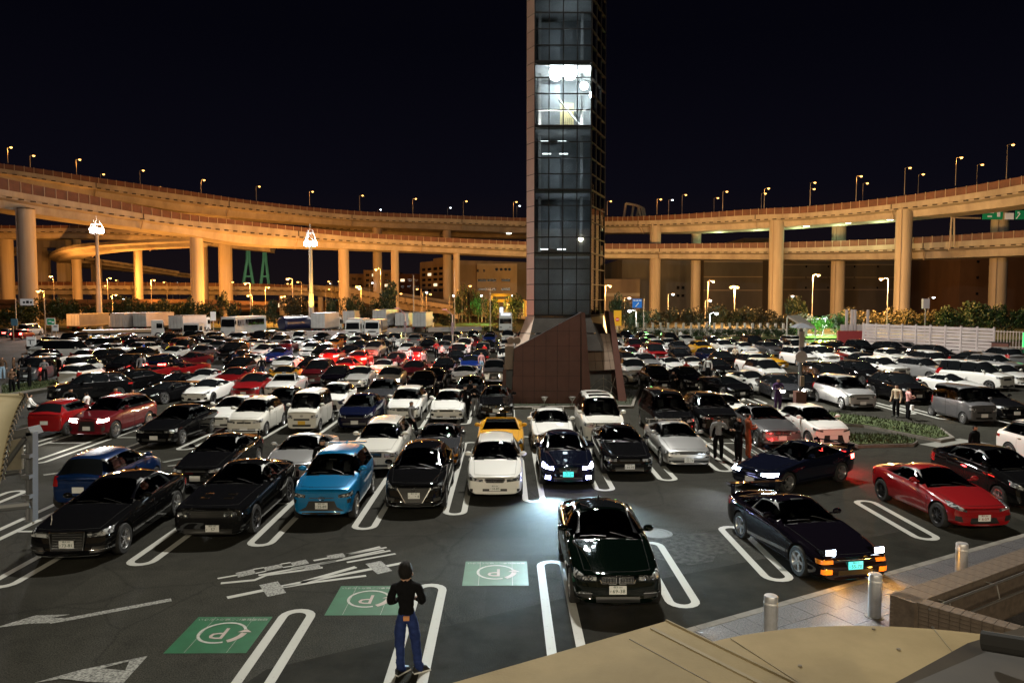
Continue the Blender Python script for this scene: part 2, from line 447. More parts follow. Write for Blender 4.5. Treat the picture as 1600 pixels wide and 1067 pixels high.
WHEELS = {}
def wheel_meshes(R, style, rimmat, far=False):
    key = (round(R, 2), style, rimmat.name, far)
    if key in WHEELS: return WHEELS[key]
    w = .10; rr = R * .70 if style != 'small' else R * .62
    t = MB(); n = 20 if far else 32
    t.lathe([(rr, -w), (R - .02, -w), (R, -w + .025), (R, w - .025), (R - .02, w), (rr, w), (rr - .015, w - .02), (rr - .015, -w + .02)], 'X', n, 0, closed=True)
    ty = t.mesh('tyre', [M_RUBBER], angle=45)
    r = MB()
    r.lathe([(rr, w - .005), (rr - .02, w - .002), (rr - .035, w - .03), (rr - .05, -w * .2)], 'X', n)
    r.lathe([(rr - .04, -w * .25), (0.001, -w * .25)], 'X', n, 1)
    ns = {'five': 5, 'multi': 10, 'six': 6, 'star': 5, 'small': 7, 'mesh': 12}.get(style, 5)
    sw = {'five': .05, 'multi': .022, 'six': .04, 'star': .07, 'small': .035, 'mesh': .016}.get(style, .04)
    for k in range(ns):
        a = 2 * PI * k / ns; ca, sa = math.cos(a), math.sin(a)
        rad_, tan_ = Vector((0, ca, sa)), Vector((0, -sa, ca)); X = Vector((1, 0, 0))
        i0, i1 = rad_ * .03, rad_ * (rr - .02)
        b = [i0 - tan_ * sw * .6 + X * (w * .35), i1 - tan_ * sw * .45 + X * (w * .35), i1 + tan_ * sw * .45 + X * (w * .35), i0 + tan_ * sw * .6 + X * (w * .35)]
        tp = [p + X * (w * (.5 if i in (0, 3) else .58)) for i, p in enumerate(b)]
        r.hexa(b + tp)
    r.lathe([(.055, w * .2), (.05, w * .95), (.001, w * .98)], 'X', 12)
    ri = r.mesh('rim', [rimmat, M_TRIM], angle=40)
    WHEELS[key] = (ty, ri); return WHEELS[key]

DIGIT = {}
def plate_mesh(txt):
    if txt not in DIGIT:
        me = text_mesh(txt, .125, .0008); me.transform(Matrix.Rotation(PI / 2, 4, 'X')); DIGIT[txt] = me
    return DIGIT[txt]
def add_plate(root, x, y, z, txt, base=M_PLATE, ink=M_INK, back=False, area='横浜 300', hira='す', kana=True, wd=.33, hg=.165):
    p = MB().box((0, 0, 0), (wd, .012, hg)).obj('number_plate', base, root)
    p.location = (x, y, z)
    if back: p.rotation_euler = (0, 0, PI)
    if txt:
        for nm, s, px, pz, sc in (('plate_digits', txt, .018, -.024, .80), ('plate_lettering', area, 0, .056, .36), ('plate_lettering', hira, -.138, -.03, .36)):
            me = plate_mesh(s).copy(); me.materials.clear(); me.materials.append(ink)
            me.transform(Matrix.Translation((px, -.0075, pz)) @ Matrix.Diagonal((sc * 1.05, 1, sc, 1)))
            link(nm, me, p)
    return p

FARW = {}
def far_wheel(ty, ri, R):
    k = ri.name
    if k not in FARW:
        v = [tuple(q.co) for q in ty.vertices]; n = len(v); v += [tuple(q.co) for q in ri.vertices]
        f = [tuple(p.vertices) for p in ty.polygons]; m = [0] * len(f)
        for p in ri.polygons: f.append(tuple(n + i for i in p.vertices)); m.append(1 + p.material_index)
        me = bpy.data.meshes.new('wheel'); me.from_pydata(v, [], f); me.materials.append(M_RUBBER)
        for q in ri.materials: me.materials.append(q)
        me.polygons.foreach_set('material_index', m); me.update(); FARW[k] = me
    return FARW[k]
ARCH = {}
def build_arch(key, s):
    """one car of a kind: body shell with its parts as meshes; returned as a dict of (name, mesh, location, options)"""
    res, tree = car_surface(s)
    L, W, H = s['L'], s['W'] / 2, s['H']; Y0 = -L / 2
    parts = []; GL = M_GLASS
    if not s.get('open'): s.setdefault('seatmat', M_SEATD)
    if s.get('seatmat'): cut_glass(res, s); GL = M_TINT
    def P(name, me, loc=(0, 0, 0), lod=0, own=False, rot=None, sub=None): parts.append(dict(name=name, me=me, loc=loc, lod=lod, own=own, rot=rot, sub=sub))
    cowl, wtop, rtop, rbase = s['cowl'] + Y0, s['wtop'] + Y0, s['rtop'] + Y0, s['rbase'] + Y0
    hc, dz, wr = s['hc'], s['dz'], s['wr']
    # windscreen
    zt = H - s.get('rf', .03) - .045
    n = 20
    if not s.get('open'):
        lo = [Vector((lerp(-1, 1, i / n) * W * .80, cowl + .02, hc + .015)) for i in range(n + 1)]
        hi = [Vector((lerp(-1, 1, i / n) * wr * .83, wtop + .02, zt)) for i in range(n + 1)]
        dirw = Vector((0, (zt - hc), -(wtop - cowl))).normalized()
        P('windscreen', patch_mesh(tree, 'windscreen', GL, lo, hi, 14, dirw, .008))
        # rear window
        zr = H - s.get('rr', .05) - .05
        if s.get('van'): lo = [Vector((lerp(-1, 1, i / n) * W * .80, rbase, dz + .06)) for i in range(n + 1)]
        else: lo = [Vector((lerp(-1, 1, i / n) * W * .76, rbase - .03, dz + .02)) for i in range(n + 1)]
        hi = [Vector((lerp(-1, 1, i / n) * wr * .80, rtop, zr)) for i in range(n + 1)]
        dirr = Vector((0, -(zr - dz), -(rbase - rtop))).normalized()
        P('rear_window', patch_mesh(tree, 'rear_window', M_GLASS, lo, hi, 8, dirr, .008))
        # side windows
        yA = s['cowl'] + s.get('winA', .24); yC = s.get('winC', lerp(s['rtop'], s['rbase'], .55))
        pill = s.get('pill', [])
        cuts = [yA] + pill + [yC]
        for k, (a, b) in enumerate(zip(cuts[:-1], cuts[1:])):
            a2, b2 = a + (.035 if k else 0), b - (.035 if k < len(cuts) - 2 else 0)
            for sd in (-1, 1):
                lo, hi = [], []
                for i in range(9):
                    y = lerp(a2, b2, i / 8)
                    bz = pw(s['_belt'], y) + .035; tz = max(bz + .004, pw(s['_gz'], y) - .035)
                    lo.append(Vector((sd * W, y + Y0, bz))); hi.append(Vector((sd * W * .9, y + Y0, tz)))
                P('side_window', patch_mesh(tree, 'side_window', GL, lo, hi, 6, (-sd, 0, -.12), .007))
        if s.get('winline'):
            for sd in (-1, 1):
                yy = [lerp(yA, yC, i / 16) for i in range(17)]
                for f in (lambda y: pw(s['_belt'], y) + .02, lambda y: max(pw(s['_belt'], y) + .03, pw(s['_gz'], y) - .02)):
                    lo = [Vector((sd * W, y + Y0, f(y) - .011)) for y in yy]; hi = [Vector((sd * W, y + Y0, f(y) + .011)) for y in yy]
                    P('window_trim', patch_mesh(tree, 'window_trim', M_CHROME, lo, hi, 1, (-sd, 0, -.12), .013), lod=1)
    # front details: outlines given in the front view as fractions of half width, heights in metres
    def front(name, mat, lo, hi, n=8, nv=3, off=.008, mirror=False, lod=0, dx=-.25, own=False, rear=False, sub=None):
        for sd in ((1, -1) if mirror else (1,)):
            yb = (L / 2 + .4) if rear else (Y0 - .4)
            lo3 = resample([Vector((sd * x * W, yb, z)) for x, z in lo], n); hi3 = resample([Vector((sd * x * W, yb, z)) for x, z in hi], n)
            dd = Vector((sd * dx if mirror else 0, -1 if rear else 1, 0))
            if mirror:
                sh = dd * 0
                lo3 = [p - Vector((dd.x * .7, 0, 0)) for p in lo3]; hi3 = [p - Vector((dd.x * .7, 0, 0)) for p in hi3]
            P(name, patch_mesh(tree, name, mat, lo3, hi3, nv, dd, off), lod=lod, own=own, sub=sub)
    hf = s['hf']
    for name, mat, lo, hi, kw in s['face']: front(name, mat, lo, hi, **kw)
    for name, mat, lo, hi, kw in s['tail']: front(name, mat, lo, hi, rear=True, **kw)
    # shut lines of doors and bonnet, doors with handles
    zlo = s.get('zb', .17) + .12
    a0 = s['fo'] + s['R'] + .10; a1 = s['fo'] + s['wb'] - s['R'] - (.02 if s.get('doors', 2) == 2 else -.12)
    if s.get('van') and s['doors'] == 2: a0 = max(a0, s['cowl'] + .1)
    cuts = [a0, a1] if s.get('doors', 2) == 1 else [a0, s.get('pillB', lerp(a0, a1, .52)), a1]
    for k, (a, b) in enumerate(zip(cuts[:-1], cuts[1:])):
        for sd in (-1, 1):
            def edge(y0, y1, f, n=10): return [Vector((sd * W * 1.2, lerp(y0, y1, i / n) + Y0, f(lerp(y0, y1, i / n)))) for i in range(n + 1)]
            bz = lambda y: pw(s['_belt'], y) - .015
            back = s['fo'] + s['wb'] - s['R'] - .07
            lowf = lambda y: zlo if y < back else zlo + (y - back) * 2.2
            P('door_gap', patch_mesh(tree, 'door_gap', M_GAP, edge(a, b, lowf), edge(a, b, bz), 8, (-sd, 0, 0), .0025, skirt=False), lod=1)
            P('door', patch_mesh(tree, 'door', PAINT['black'], edge(a + .012, b - .012, lambda y: lowf(y) + .012), edge(a + .012, b - .012, lambda y: bz(y) - .002), 10, (-sd, 0, 0), .006), lod=1, own=True,
              sub=('door_handle', patch_mesh(tree, 'door_handle', M_CHROME if s.get('winline') else PAINT['black'], edge(b - .25, b - .07, lambda y: bz(y) - .135, 4), edge(b - .25, b - .07, lambda y: bz(y) - .10, 4), 2, (-sd, 0, 0), .022), not s.get('winline')))
    if s['cowl'] > .7:
        yf = s.get('hoodf', .22)
        def hoodrow(y, k=.70, n=16): return [Vector((lerp(-1, 1, i / n) * W * k, y + Y0 + .16 * abs(lerp(-1, 1, i / n)) ** 2.5 * (1 if y < .6 else .5), hf + .5)) for i in range(n + 1)]
        P('bonnet_gap', patch_mesh(tree, 'bonnet_gap', M_GAP, hoodrow(yf), hoodrow(s['cowl'] - .05, .78), 14, (0, 0, -1), .0045, skirt=False), lod=1)
        P('bonnet', patch_mesh(tree, 'bonnet', PAINT['black'], hoodrow(yf + .012, .693), hoodrow(s['cowl'] - .06, .773), 16, (0, 0, -1), .009), lod=1, own=True)
    # mirrors
    for sd in (-1, 1):
        bm = bmesh.new(); bmesh.ops.create_uvsphere(bm, u_segments=12, v_segments=8, radius=1)
        for v in bm.verts:
            v.co = Vector((v.co.x * .115, v.co.y * (.075 if v.co.y < 0 else .045), v.co.z * .075))
        me = bpy.data.meshes.new('wing_mirror'); bm.to_mesh(me); bm.free(); me.materials.append(PAINT['black'])
        me.polygons.foreach_set('use_smooth', [True] * len(me.polygons))
        arm = MB().box((-sd * .12, 0.01, -.045), (.14, .05, .03))
        b2 = bmesh.new(); b2.from_mesh(me); b2.from_mesh(arm.mesh('arm', [PAINT['black']])); b2.to_mesh(me); b2.free()
        P('wing_mirror', me, (sd * (W * .90 + .10), cowl + s.get('winA', .24) + .16, hc + .12), own=True, lod=.5)
    # wipers
    if not s.get('open') and not s.get('far'):
        mb = MB()
        for x0, x1 in ((-.05, -.55 * W / .87), (.52, .05)):
            pts = []
            for t in range(5):
                p = Vector((lerp(x0, x1, t / 4), cowl + .03 + .10 * t / 4, hc + .08 * t / 4))
                h = tree.ray_cast(p + Vector((0, 0, 1.5)), Vector((0, 0, -1)))
                pts.append((h[0] if h[0] else p) + Vector((0, -.012, .014)))
            mb.tube(pts, .009, 0, 5)
        P('wipers', mb.mesh('wipers', [M_TRIM]), lod=1)
    for nm, mb, mat, own, lod in s.get('extra', lambda s, t: [])(s, tree):
        P(nm, mb.mesh(nm, [mat], angle=40), own=own, lod=lod)
    if s.get('seatmat'):
        for nm, mb, mat in cabin_parts(s): P(nm, mb.mesh(nm, [mat], angle=40), lod=1)
    ARCH[key] = dict(spec=s, body=res, parts=parts, tree=tree)

def front_y(tree, x, z, L, back=False):
    h = tree.ray_cast(Vector((x, (5 if back else -5), z)), Vector((0, -1 if back else 1, 0)))
    return h[0].y if h[0] else (L / 2 if back else -L / 2)

def make_car(name, key, color, pos, heading, label, cat, group=None, plate=None, far=False, lights=None, tails=None, rim=None, plate_kind='white', rstyle=None, plate_area='横浜 300', roofcol=None):
    """pos: ground point under the middle of the front bumper (or of the car, if heading says so)"""
    A = ARCH[key]; s = A['spec']; pm = PAINT[color]
    root = link(name, A['body'], None, label=label, cat=cat, group=group)
    root.material_slots[0].link = 'OBJECT'; root.material_slots[0].material = pm
    for p in A['parts']:
        if far and p['lod'] >= 1: continue
        o = link(p['name'], p['me'], root, loc=p['loc'])
        if far and p['me'].materials[0] == M_TINT: o.material_slots[0].link = 'OBJECT'; o.material_slots[0].material = M_GLASS
        if p['own']:
            o.material_slots[0].link = 'OBJECT'; o.material_slots[0].material = pm
        if p['name'] == 'headlight' and lights: o.material_slots[0].link = 'OBJECT'; o.material_slots[0].material = lights; o['label'] = 'headlight switched on'
        if p['name'] == 'tail_light' and tails: o.material_slots[0].link = 'OBJECT'; o.material_slots[0].material = tails; o['label'] = 'tail light switched on'
        if p['sub'] and not far:
            h = link(p['sub'][0], p['sub'][1], o)
            if p['sub'][2]: h.material_slots[0].link = 'OBJECT'; h.material_slots[0].material = pm
    ty, ri = wheel_meshes(s['R'], rstyle or s.get('rim', 'five'), rim or s.get('rimmat', M_RIM), far)
    if far: ty = far_wheel(ty, ri, s['R'])
    for yc in (s['fo'] - s['L'] / 2, s['fo'] + s['wb'] - s['L'] / 2):
        for sd in (-1, 1):
            w = link('wheel', ty, root, loc=(sd * (s['W'] / 2 - .125), yc, s['R']))
            if sd < 0: w.rotation_euler = (0, 0, PI)
            if not far: link('rim', ri, w)
    pk = dict(white=(M_PLATE, M_INK), yellow=(M_PLATEY, M_TRIM), lit=(M_PLATEG, M_INK), redink=(M_PLATE, M_INKW))[plate_kind]
    zf = s.get('platez', .42)
    add_plate(root, s.get('platex', 0), front_y(A['tree'], 0, zf, s['L']) - s.get('platey', .02), zf, plate, pk[0], pk[1], area=plate_area)
    if far: return finish_car(root, s, pos, heading)
    zr = s.get('rplatez', .62)
    add_plate(root, 0, front_y(A['tree'], 0, zr, s['L'], True) + .015, zr, None, pk[0], pk[1], back=True)
    return finish_car(root, s, pos, heading)
def finish_car(root, s, pos, heading):
    # placed by the middle of the front bumper
    root.location = Vector((pos[0], pos[1], 0)) + Matrix.Rotation(heading, 3, 'Z') @ Vector((0, s['L'] / 2, 0))
    root.rotation_euler = (0, 0, heading)
    return root

def merged(key):
    """whole car as one mesh (paint, glass, trim ...) for cars too far to show parts"""
    A = ARCH[key]
    if 'merged' in A: return A['merged']
    s = A['spec']; v, f, mi, mats = [], [], [], [PAINT['black']]
    def add(me, M, own=False):
        k = len(v); v.extend([tuple(M @ q.co) for q in me.vertices])
        idx = []
        for j, m in enumerate(me.materials):
            if m == M_TINT: m = M_GLASS
            if own or m == PAINT['black']: idx.append(0)
            else:
                if m not in mats: mats.append(m)
                idx.append(mats.index(m))
        for p in me.polygons: f.append(tuple(k + i for i in p.vertices)); mi.append(idx[p.material_index])
    add(A['body'], Matrix())
    for p in A['parts']:
        if p['lod'] >= 1: continue
        add(p['me'], Matrix.Translation(p['loc']), p['own'])
    ty, ri = wheel_meshes(s['R'], 'five', M_RIM, True)
    for yc in (s['fo'] - s['L'] / 2, s['fo'] + s['wb'] - s['L'] / 2):
        for sd in (-1, 1):
            M = Matrix.Translation((sd * (s['W'] / 2 - .125), yc, s['R'])) @ (Matrix.Rotation(PI, 4, 'Z') if sd < 0 else Matrix())
            add(ty, M); add(ri, M)
    me = bpy.data.meshes.new('distant_car'); me.from_pydata(v, [], f)
    for m in mats: me.materials.append(m)
    me.polygons.foreach_set('material_index', mi); me.polygons.foreach_set('use_smooth', [True] * len(f)); me.set_sharp_from_angle(angle=rad(38)); me.update()
    A['merged'] = me; return me
def far_car(name, key, color, pos, heading, label, cat, group):
    s = ARCH[key]['spec']; o = link(name, merged(key), None, label=label, cat=cat, group=group)
    o.material_slots[0].link = 'OBJECT'; o.material_slots[0].material = PAINT[color]
    o.location = Vector((pos[0], pos[1], 0)) + Matrix.Rotation(heading, 3, 'Z') @ Vector((0, s['L'] / 2, 0)); o.rotation_euler = (0, 0, heading)
    return o
def thin_glass(name, tint=(0.75, 0.8, 0.8), refl=0.10, rough=0.02):
    m = bpy.data.materials.new(name); m.use_nodes = True; nt = m.node_tree; nt.nodes.clear()
    o = nt.nodes.new('ShaderNodeOutputMaterial'); mx = nt.nodes.new('ShaderNodeMixShader'); tr = nt.nodes.new('ShaderNodeBsdfTransparent'); gl = nt.nodes.new('ShaderNodeBsdfGlossy'); fr = nt.nodes.new('ShaderNodeFresnel')
    tr.inputs[0].default_value = (*tint, 1); gl.inputs['Roughness'].default_value = rough; fr.inputs[0].default_value = 1.0 + refl * 5
    nt.links.new(fr.outputs[0], mx.inputs[0]); nt.links.new(tr.outputs[0], mx.inputs[1]); nt.links.new(gl.outputs[0], mx.inputs[2]); nt.links.new(mx.outputs[0], o.inputs[0])
    return m
M_CLEAR = thin_glass('clear_glass')
M_TINT = thin_glass('tinted_car_glass', (.52, .55, .55), .12, .01)
def HL(x0, x1, a0, b0, a1, b1, mat=None, **kw):
    k = dict(n=14, nv=4, off=.016, mirror=True); k.update(kw)
    return ('headlight', mat or M_LENS, [(x0, a0), (x1, a1)], [(x0, b0), (x1, b1)], k)
def PC(name, mat, lo, hi, mirror=False, **kw):
    k = dict(n=8, nv=2, off=.010, mirror=mirror); k.update(kw)
    return (name, mat, lo, hi, k)
def GR(xh, z0, z1, name='grille', mat=None, xt=None, off=.006):
    xt = xh if xt is None else xt
    return (name, mat or M_TRIM, [(-xh, z0), (xh, z0)], [(-xt, z1), (xt, z1)], dict(n=8, nv=3, off=off))
def TL(x0, x1, a, b, mat=None, name='tail_light'):
    return (name, mat or M_RED, [(x0, a), (x1, a)], [(x0, b), (x1, b)], dict(n=6, nv=3, off=.012, mirror=True))
def slats(tree, L, xs, zs, h=.016, off=.03, mat=None, d=.012):
    mb = MB()
    for z in zs:
        n = 10; pts = []
        for i in range(n + 1):
            x = lerp(xs[0], xs[1], i / n); pts.append(Vector((x, front_y(tree, x, z, L) - off, z)))
        for a, b in zip(pts[:-1], pts[1:]): mb.box((a + b) / 2, ((b - a).length + .002, d, h), rz=math.atan2((b - a).y, (b - a).x))
    return mb
def outline_bar(tree, L, pts, r=.013, off=.014, closed=False, n=6):
    q = []
    for x, z in pts: q.append(Vector((x, front_y(tree, x, z, L) - off, z)))
    if closed: q.append(q[0])
    return MB().tube(q, r, 0, n)
def badge(tree, L, z, r=.05, x=0):
    y = front_y(tree, x, z, L) - .02
    mb = MB(); k = 16
    pts = [Vector((x + r * 1.3 * math.cos(2 * PI * i / k), y, z + r * .8 * math.sin(2 * PI * i / k))) for i in range(k + 1)]
    mb.tube(pts, .009, 0, 5); mb.bar((x - r * .6, y, z), (x + r * .6, y, z), .008); return mb
def roof_top(tree, x, y): 
    h = tree.ray_cast(Vector((x, y, 4)), Vector((0, 0, -1))); return h[0].z if h[0] else 1.4
def rails(s, tree):
    mb = MB(); L = s['L']
    for sd in (-1, 1):
        x = sd * s['wr'] * .93; ys = [lerp(s['wtop'] + .2, s['rtop'] - .1, i / 8) - L / 2 for i in range(9)]
        mb.tube([(x, y, roof_top(tree, x, y) + .035) for y in ys], .018)
        for y in (ys[0], ys[-1]): mb.bar((x, y, roof_top(tree, x, y) - .02), (x, y, roof_top(tree, x, y) + .04), .02)
    return mb
def wing(s, tree, z=.16, w=.80, chord=.20, back=.12):
    mb = MB(); y = s['L'] / 2 - back - chord / 2; zt = s['dl'] + z
    mb.box((0, y, zt), (s['W'] * w, chord, .025), rx=rad(-6))
    for sd in (-1, 1):
        mb.box((sd * s['W'] * w * .42, y, zt - z / 2 - .02), (.03, chord * .6, z + .04)); mb.box((sd * s['W'] * w * .5, y, zt - .02), (.02, chord * 1.1, .09))
    return mb
def antenna(s, tree):
    y = s['rtop'] - s['L'] / 2 - .1; return MB().hexa([(-.03, y - .08, roof_top(tree, 0, y) - .01), (.03, y - .08, roof_top(tree, 0, y) - .01), (.03, y + .08, roof_top(tree, 0, y) - .01), (-.03, y + .08, roof_top(tree, 0, y) - .01), (-.008, y + .03, roof_top(tree, 0, y) + .06), (.008, y + .03, roof_top(tree, 0, y) + .06), (.008, y + .08, roof_top(tree, 0, y) + .06), (-.008, y + .08, roof_top(tree, 0, y) + .06)])

def spec(**k):
    d = dict(L=4.7, W=1.78, H=1.43, fo=.92, wb=2.75, ro=1.0, cowl=1.55, wtop=2.28, rtop=3.45, rbase=4.12, hf=.72, hc=.95, dz=1.03, dl=.95, zb=.17, wr=.58, R=.325, doors=2, pill=[], face=[], tail=[], rim='five')
    d.update(k); d['ro'] = d['L'] - d['fo'] - d['wb']
    if not d['pill']:
        d['pill'] = [lerp(d['cowl'] + .24, lerp(d['rtop'], d['rbase'], .55), .47)] if not d.get('van') else []
    return d
SP = {}
sed_face = [HL(.46, .98, .60, .70, .63, .74), GR(.38, .60, .70), GR(.55, .28, .38, 'lower_intake'), PC('fog_lamp', M_LENSD, [(.66, .32), (.78, .32)], [(.66, .39), (.78, .39)], True, n=3)]
sed_tail = [TL(.5, .98, .72, .86), GR(.5, .26, .38, 'rear_diffuser')]
SP['sedan'] = spec(face=sed_face, tail=sed_tail, extra=lambda s, t: [('badge', badge(t, s['L'], .66, .05), M_CHROME, False, 1)])
# big black executive saloon with a tall slatted grille
SP['executive'] = spec(L=5.1, W=1.95, H=1.46, fo=.98, wb=3.0, cowl=1.72, wtop=2.6, rtop=3.75, rbase=4.5, hf=.76, hc=.98, dz=1.08, dl=1.0, wr=.60, R=.355, winline=1, rim='five', platez=.47, platey=.05,
    face=[HL(.44, .97, .60, .69, .66, .775), GR(.36, .32, .73, xt=.40), PC('lower_intake', M_TRIM, [(.5, .26), (.90, .30)], [(.55, .40), (.88, .42)], True), PC('chrome_strip', M_CHROME, [(.48, .30), (.92, .345)], [(.48, .32), (.92, .365)], True, off=.022)],
    tail=sed_tail, corner=.40, rim_=0,
    extra=lambda s, t: [('grille_slats', slats(t, s['L'], (-.33, .33), (.38, .44, .50, .56, .62, .68)), M_CHROME, False, 0), ('grille_frame', outline_bar(t, s['L'], [(-.35, .32), (.35, .32), (.395, .73), (-.395, .73)], closed=True), M_CHROME, False, 0),
                        ('front_lip', slats(t, s['L'], (-.7, .7), (.215,), .012), M_CHROME, False, 1), ('aerial', antenna(s, t), PAINT['black'], True, 1)])
SP['muscle'] = spec(L=5.0, W=1.92, H=1.45, fo=.93, wb=2.95, cowl=1.95, wtop=2.65, rtop=3.45, rbase=4.2, hf=.86, hc=1.0, dz=1.1, dl=1.02, wr=.58, R=.365, doors=1, pillB=3.3, corner=.16, lean=.02, rcorner=.2, platez=.36, platex=.12, rim='multi', rimmat=M_RIMD,
    pill=[3.2], face=[GR(.84, .62, .78, off=.004), PC('headlight', M_LENSD, [(.60, .66), (.66, .66)], [(.60, .66), (.66, .66)], True), GR(.62, .24, .34, 'lower_intake')][0:1] + [GR(.62, .24, .34, 'lower_intake')],
    tail=[GR(.8, .78, .90, 'tail_panel', M_RED)], cr=.7,
    extra=lambda s, t: [('headlight', ring_lamps(s, t, (.50, .68), .705, .072), M_LENSD, False, 0), ('halo_rings', ring_lamps(s, t, (.50, .68), .705, .068, True), M_CHROME, False, 0),
                        *[('bonnet_scoop', scoops(s, t, x, y), PAINT['black'], True, 0) for x in (-.30, .30) for y in (.75, 1.05)], ('grille_slats', slats(t, s['L'], (-.75, .75), (.655, .75), .010, .016), M_TRIM, False, 1), ('front_lip', slats(t, s['L'], (-.8, .8), (.20,), .02, .03, d=.08), M_TRIM, False, 1)])
def ring_lamps(s, tree, xs, z, r, ring=False):
    mb = MB()
    for sd in (-1, 1):
        for x in xs:
            xx = sd * x * s['W'] / 2; y = front_y(tree, xx, z, s['L'])
            if ring:
                pts = [Vector((xx + r * math.cos(2 * PI * i / 18), y - .03, z + r * math.sin(2 * PI * i / 18))) for i in range(19)]; mb.tube(pts, .010, 0, 5)
            else:
                mb.bar((xx, y + .05, z), (xx, y - .022, z), r, 0, 18)
    return mb
def scoops(s, tree, x, y):
    yy = y - s['L'] / 2; z = roof_top(tree, x, yy)
    return MB().hexa([(x - .12, yy - .06, z - .01), (x + .12, yy - .06, z - .01), (x + .12, yy + .22, z - .01), (x - .12, yy + .22, z - .01), (x - .10, yy - .05, z + .03), (x + .10, yy - .05, z + .03), (x + .10, yy + .12, z + .012), (x - .10, yy + .12, z + .012)])
SP['small suv'] = spec(L=4.0, W=1.70, H=1.63, fo=.80, wb=2.52, cowl=1.12, wtop=1.78, rtop=3.5, rbase=3.84, hf=.93, hc=1.09, dz=1.12, dl=.98, zb=.22, wr=.61, R=.34, corner=.26, rr=.07, winC=3.62, pill=[1.95, 2.75], platez=.50, rim='multi', crr=.6, shoulder=.94,
    face=[HL(.50, .96, .70, .78, .74, .86, M_LENSD), PC('headlight_strip', M_LENS, [(.52, .725), (.94, .775)], [(.52, .755), (.94, .84)], True, n=6, off=.022), GR(.72, .36, .46, 'grille', xt=.50), GR(.50, .44, .62, 'grille', xt=.40, off=.008), PC('fog_lamp', M_TRIM, [(.78, .56), (.88, .58)], [(.76, .66), (.90, .68)], True, n=3), GR(.60, .26, .33, 'skid_plate', M_TRIM)],
    tail=[TL(.5, .98, .82, .96)],
    extra=lambda s, t: [('chrome_strip', slats(t, s['L'], (-.32, .32), (.705,), .018), M_CHROME, False, 0), ('badge', badge(t, s['L'], .69, .06), M_CHROME, False, 0), ('roof_spoiler', MB().box((0, s['L'] / 2 - .42, s['H'] - .075), (1.12, .3, .03), rx=rad(-5)), PAINT['black'], True, 0), ('aerial', antenna(s, t), PAINT['black'], True, 1)])
SP['ev hatch'] = spec(L=4.48, W=1.79, H=1.54, fo=.96, wb=2.70, cowl=1.16, wtop=2.05, rtop=3.72, rbase=4.22, hf=.80, hc=1.06, dz=1.10, dl=1.02, wr=.58, R=.325, corner=.40, pill=[2.25, 3.1], winC=3.85, platez=.50, winline=1,
    face=[HL(.50, .96, .64, .73, .75, .86, M_LENSD), GR(.26, .30, .70, xt=.52), PC('fog_lamp', M_TRIM, [(.62, .34), (.82, .38)], [(.60, .42), (.84, .46)], True, n=4), GR(.55, .24, .29, 'lower_intake')],
    tail=[TL(.55, .98, .78, .92)],
    extra=lambda s, t: [('grille_frame', outline_bar(t, s['L'], [(-.47, .70), (-.235, .30), (.235, .30), (.47, .70)], .018, .02), M_CHROME, False, 0), ('badge', badge(t, s['L'], .66, .055), M_CHROME, False, 0), ('front_lip', slats(t, s['L'], (-.70, .70), (.235,), .012, .02), M_CHROME, False, 1), ('headlight_strip', outline_bar(t, s['L'], [(-.55, .72), (-.66, .73), (-.78, .79)], .014, .022), M_LENS, False, 0), ('headlight_strip', outline_bar(t, s['L'], [(.55, .72), (.66, .73), (.78, .79)], .014, .022), M_LENS, False, 0)])
SP['sport wagon'] = spec(seatmat=M_SEATG, L=4.68, W=1.73, H=1.47, fo=.93, wb=2.67, cowl=1.50, wtop=2.22, rtop=4.15, rbase=4.56, hf=.72, hc=.96, dz=1.0, dl=.9, wr=.585, R=.32, corner=.34, rr=.06, winC=4.3, pill=[2.35, 3.3], platez=.40, rim='multi', crr=.5,
    face=[HL(.40, .95, .56, .65, .62, .74), GR(.30, .55, .66, xt=.34), GR(.42, .30, .37, 'lower_intake'), GR(.82, .20, .23, 'front_lip', M_TRIM), PC('fog_lamp', M_TRIM, [(.74, .29), (.84, .29)], [(.74, .37), (.84, .37)], True, n=3)],
    tail=[TL(.55, .98, .74, .88)],
    extra=lambda s, t: [('grille_frame', outline_bar(t, s['L'], [(-.25, .55), (.25, .55), (.30, .61), (.28, .665), (-.28, .665), (-.30, .61)], .012, .014, True), M_CHROME, False, 0), ('badge', badge(t, s['L'], .61, .04), M_CHROME, False, 0), ('roof_rails', rails(s, t), PAINT['white'], False, 1)])
SP['grand wagon'] = spec(L=4.83, W=1.77, H=1.50, fo=.92, wb=2.78, cowl=1.55, wtop=2.25, rtop=4.25, rbase=4.70, hf=.80, hc=1.0, dz=1.03, dl=.93, wr=.60, R=.33, corner=.26, rr=.05, winC=4.45, pill=[2.45, 3.4], platez=.44, winline=0, crr=.5,
    face=[HL(.44, .97, .60, .72, .62, .76), GR(.36, .60, .76), GR(.60, .28, .36, 'lower_intake'), PC('fog_lamp', M_LENSD, [(.66, .34), (.80, .34)], [(.66, .40), (.80, .40)], True, n=3)], tail=[TL(.6, .98, .74, 1.0)],
    extra=lambda s, t: [('roof_rails', rails(s, t), M_TRIM, False, 0), ('grille_slats', slats(t, s['L'], (-.3, .3), (.64, .68, .72), .012, .014), M_CHROME, False, 0)])
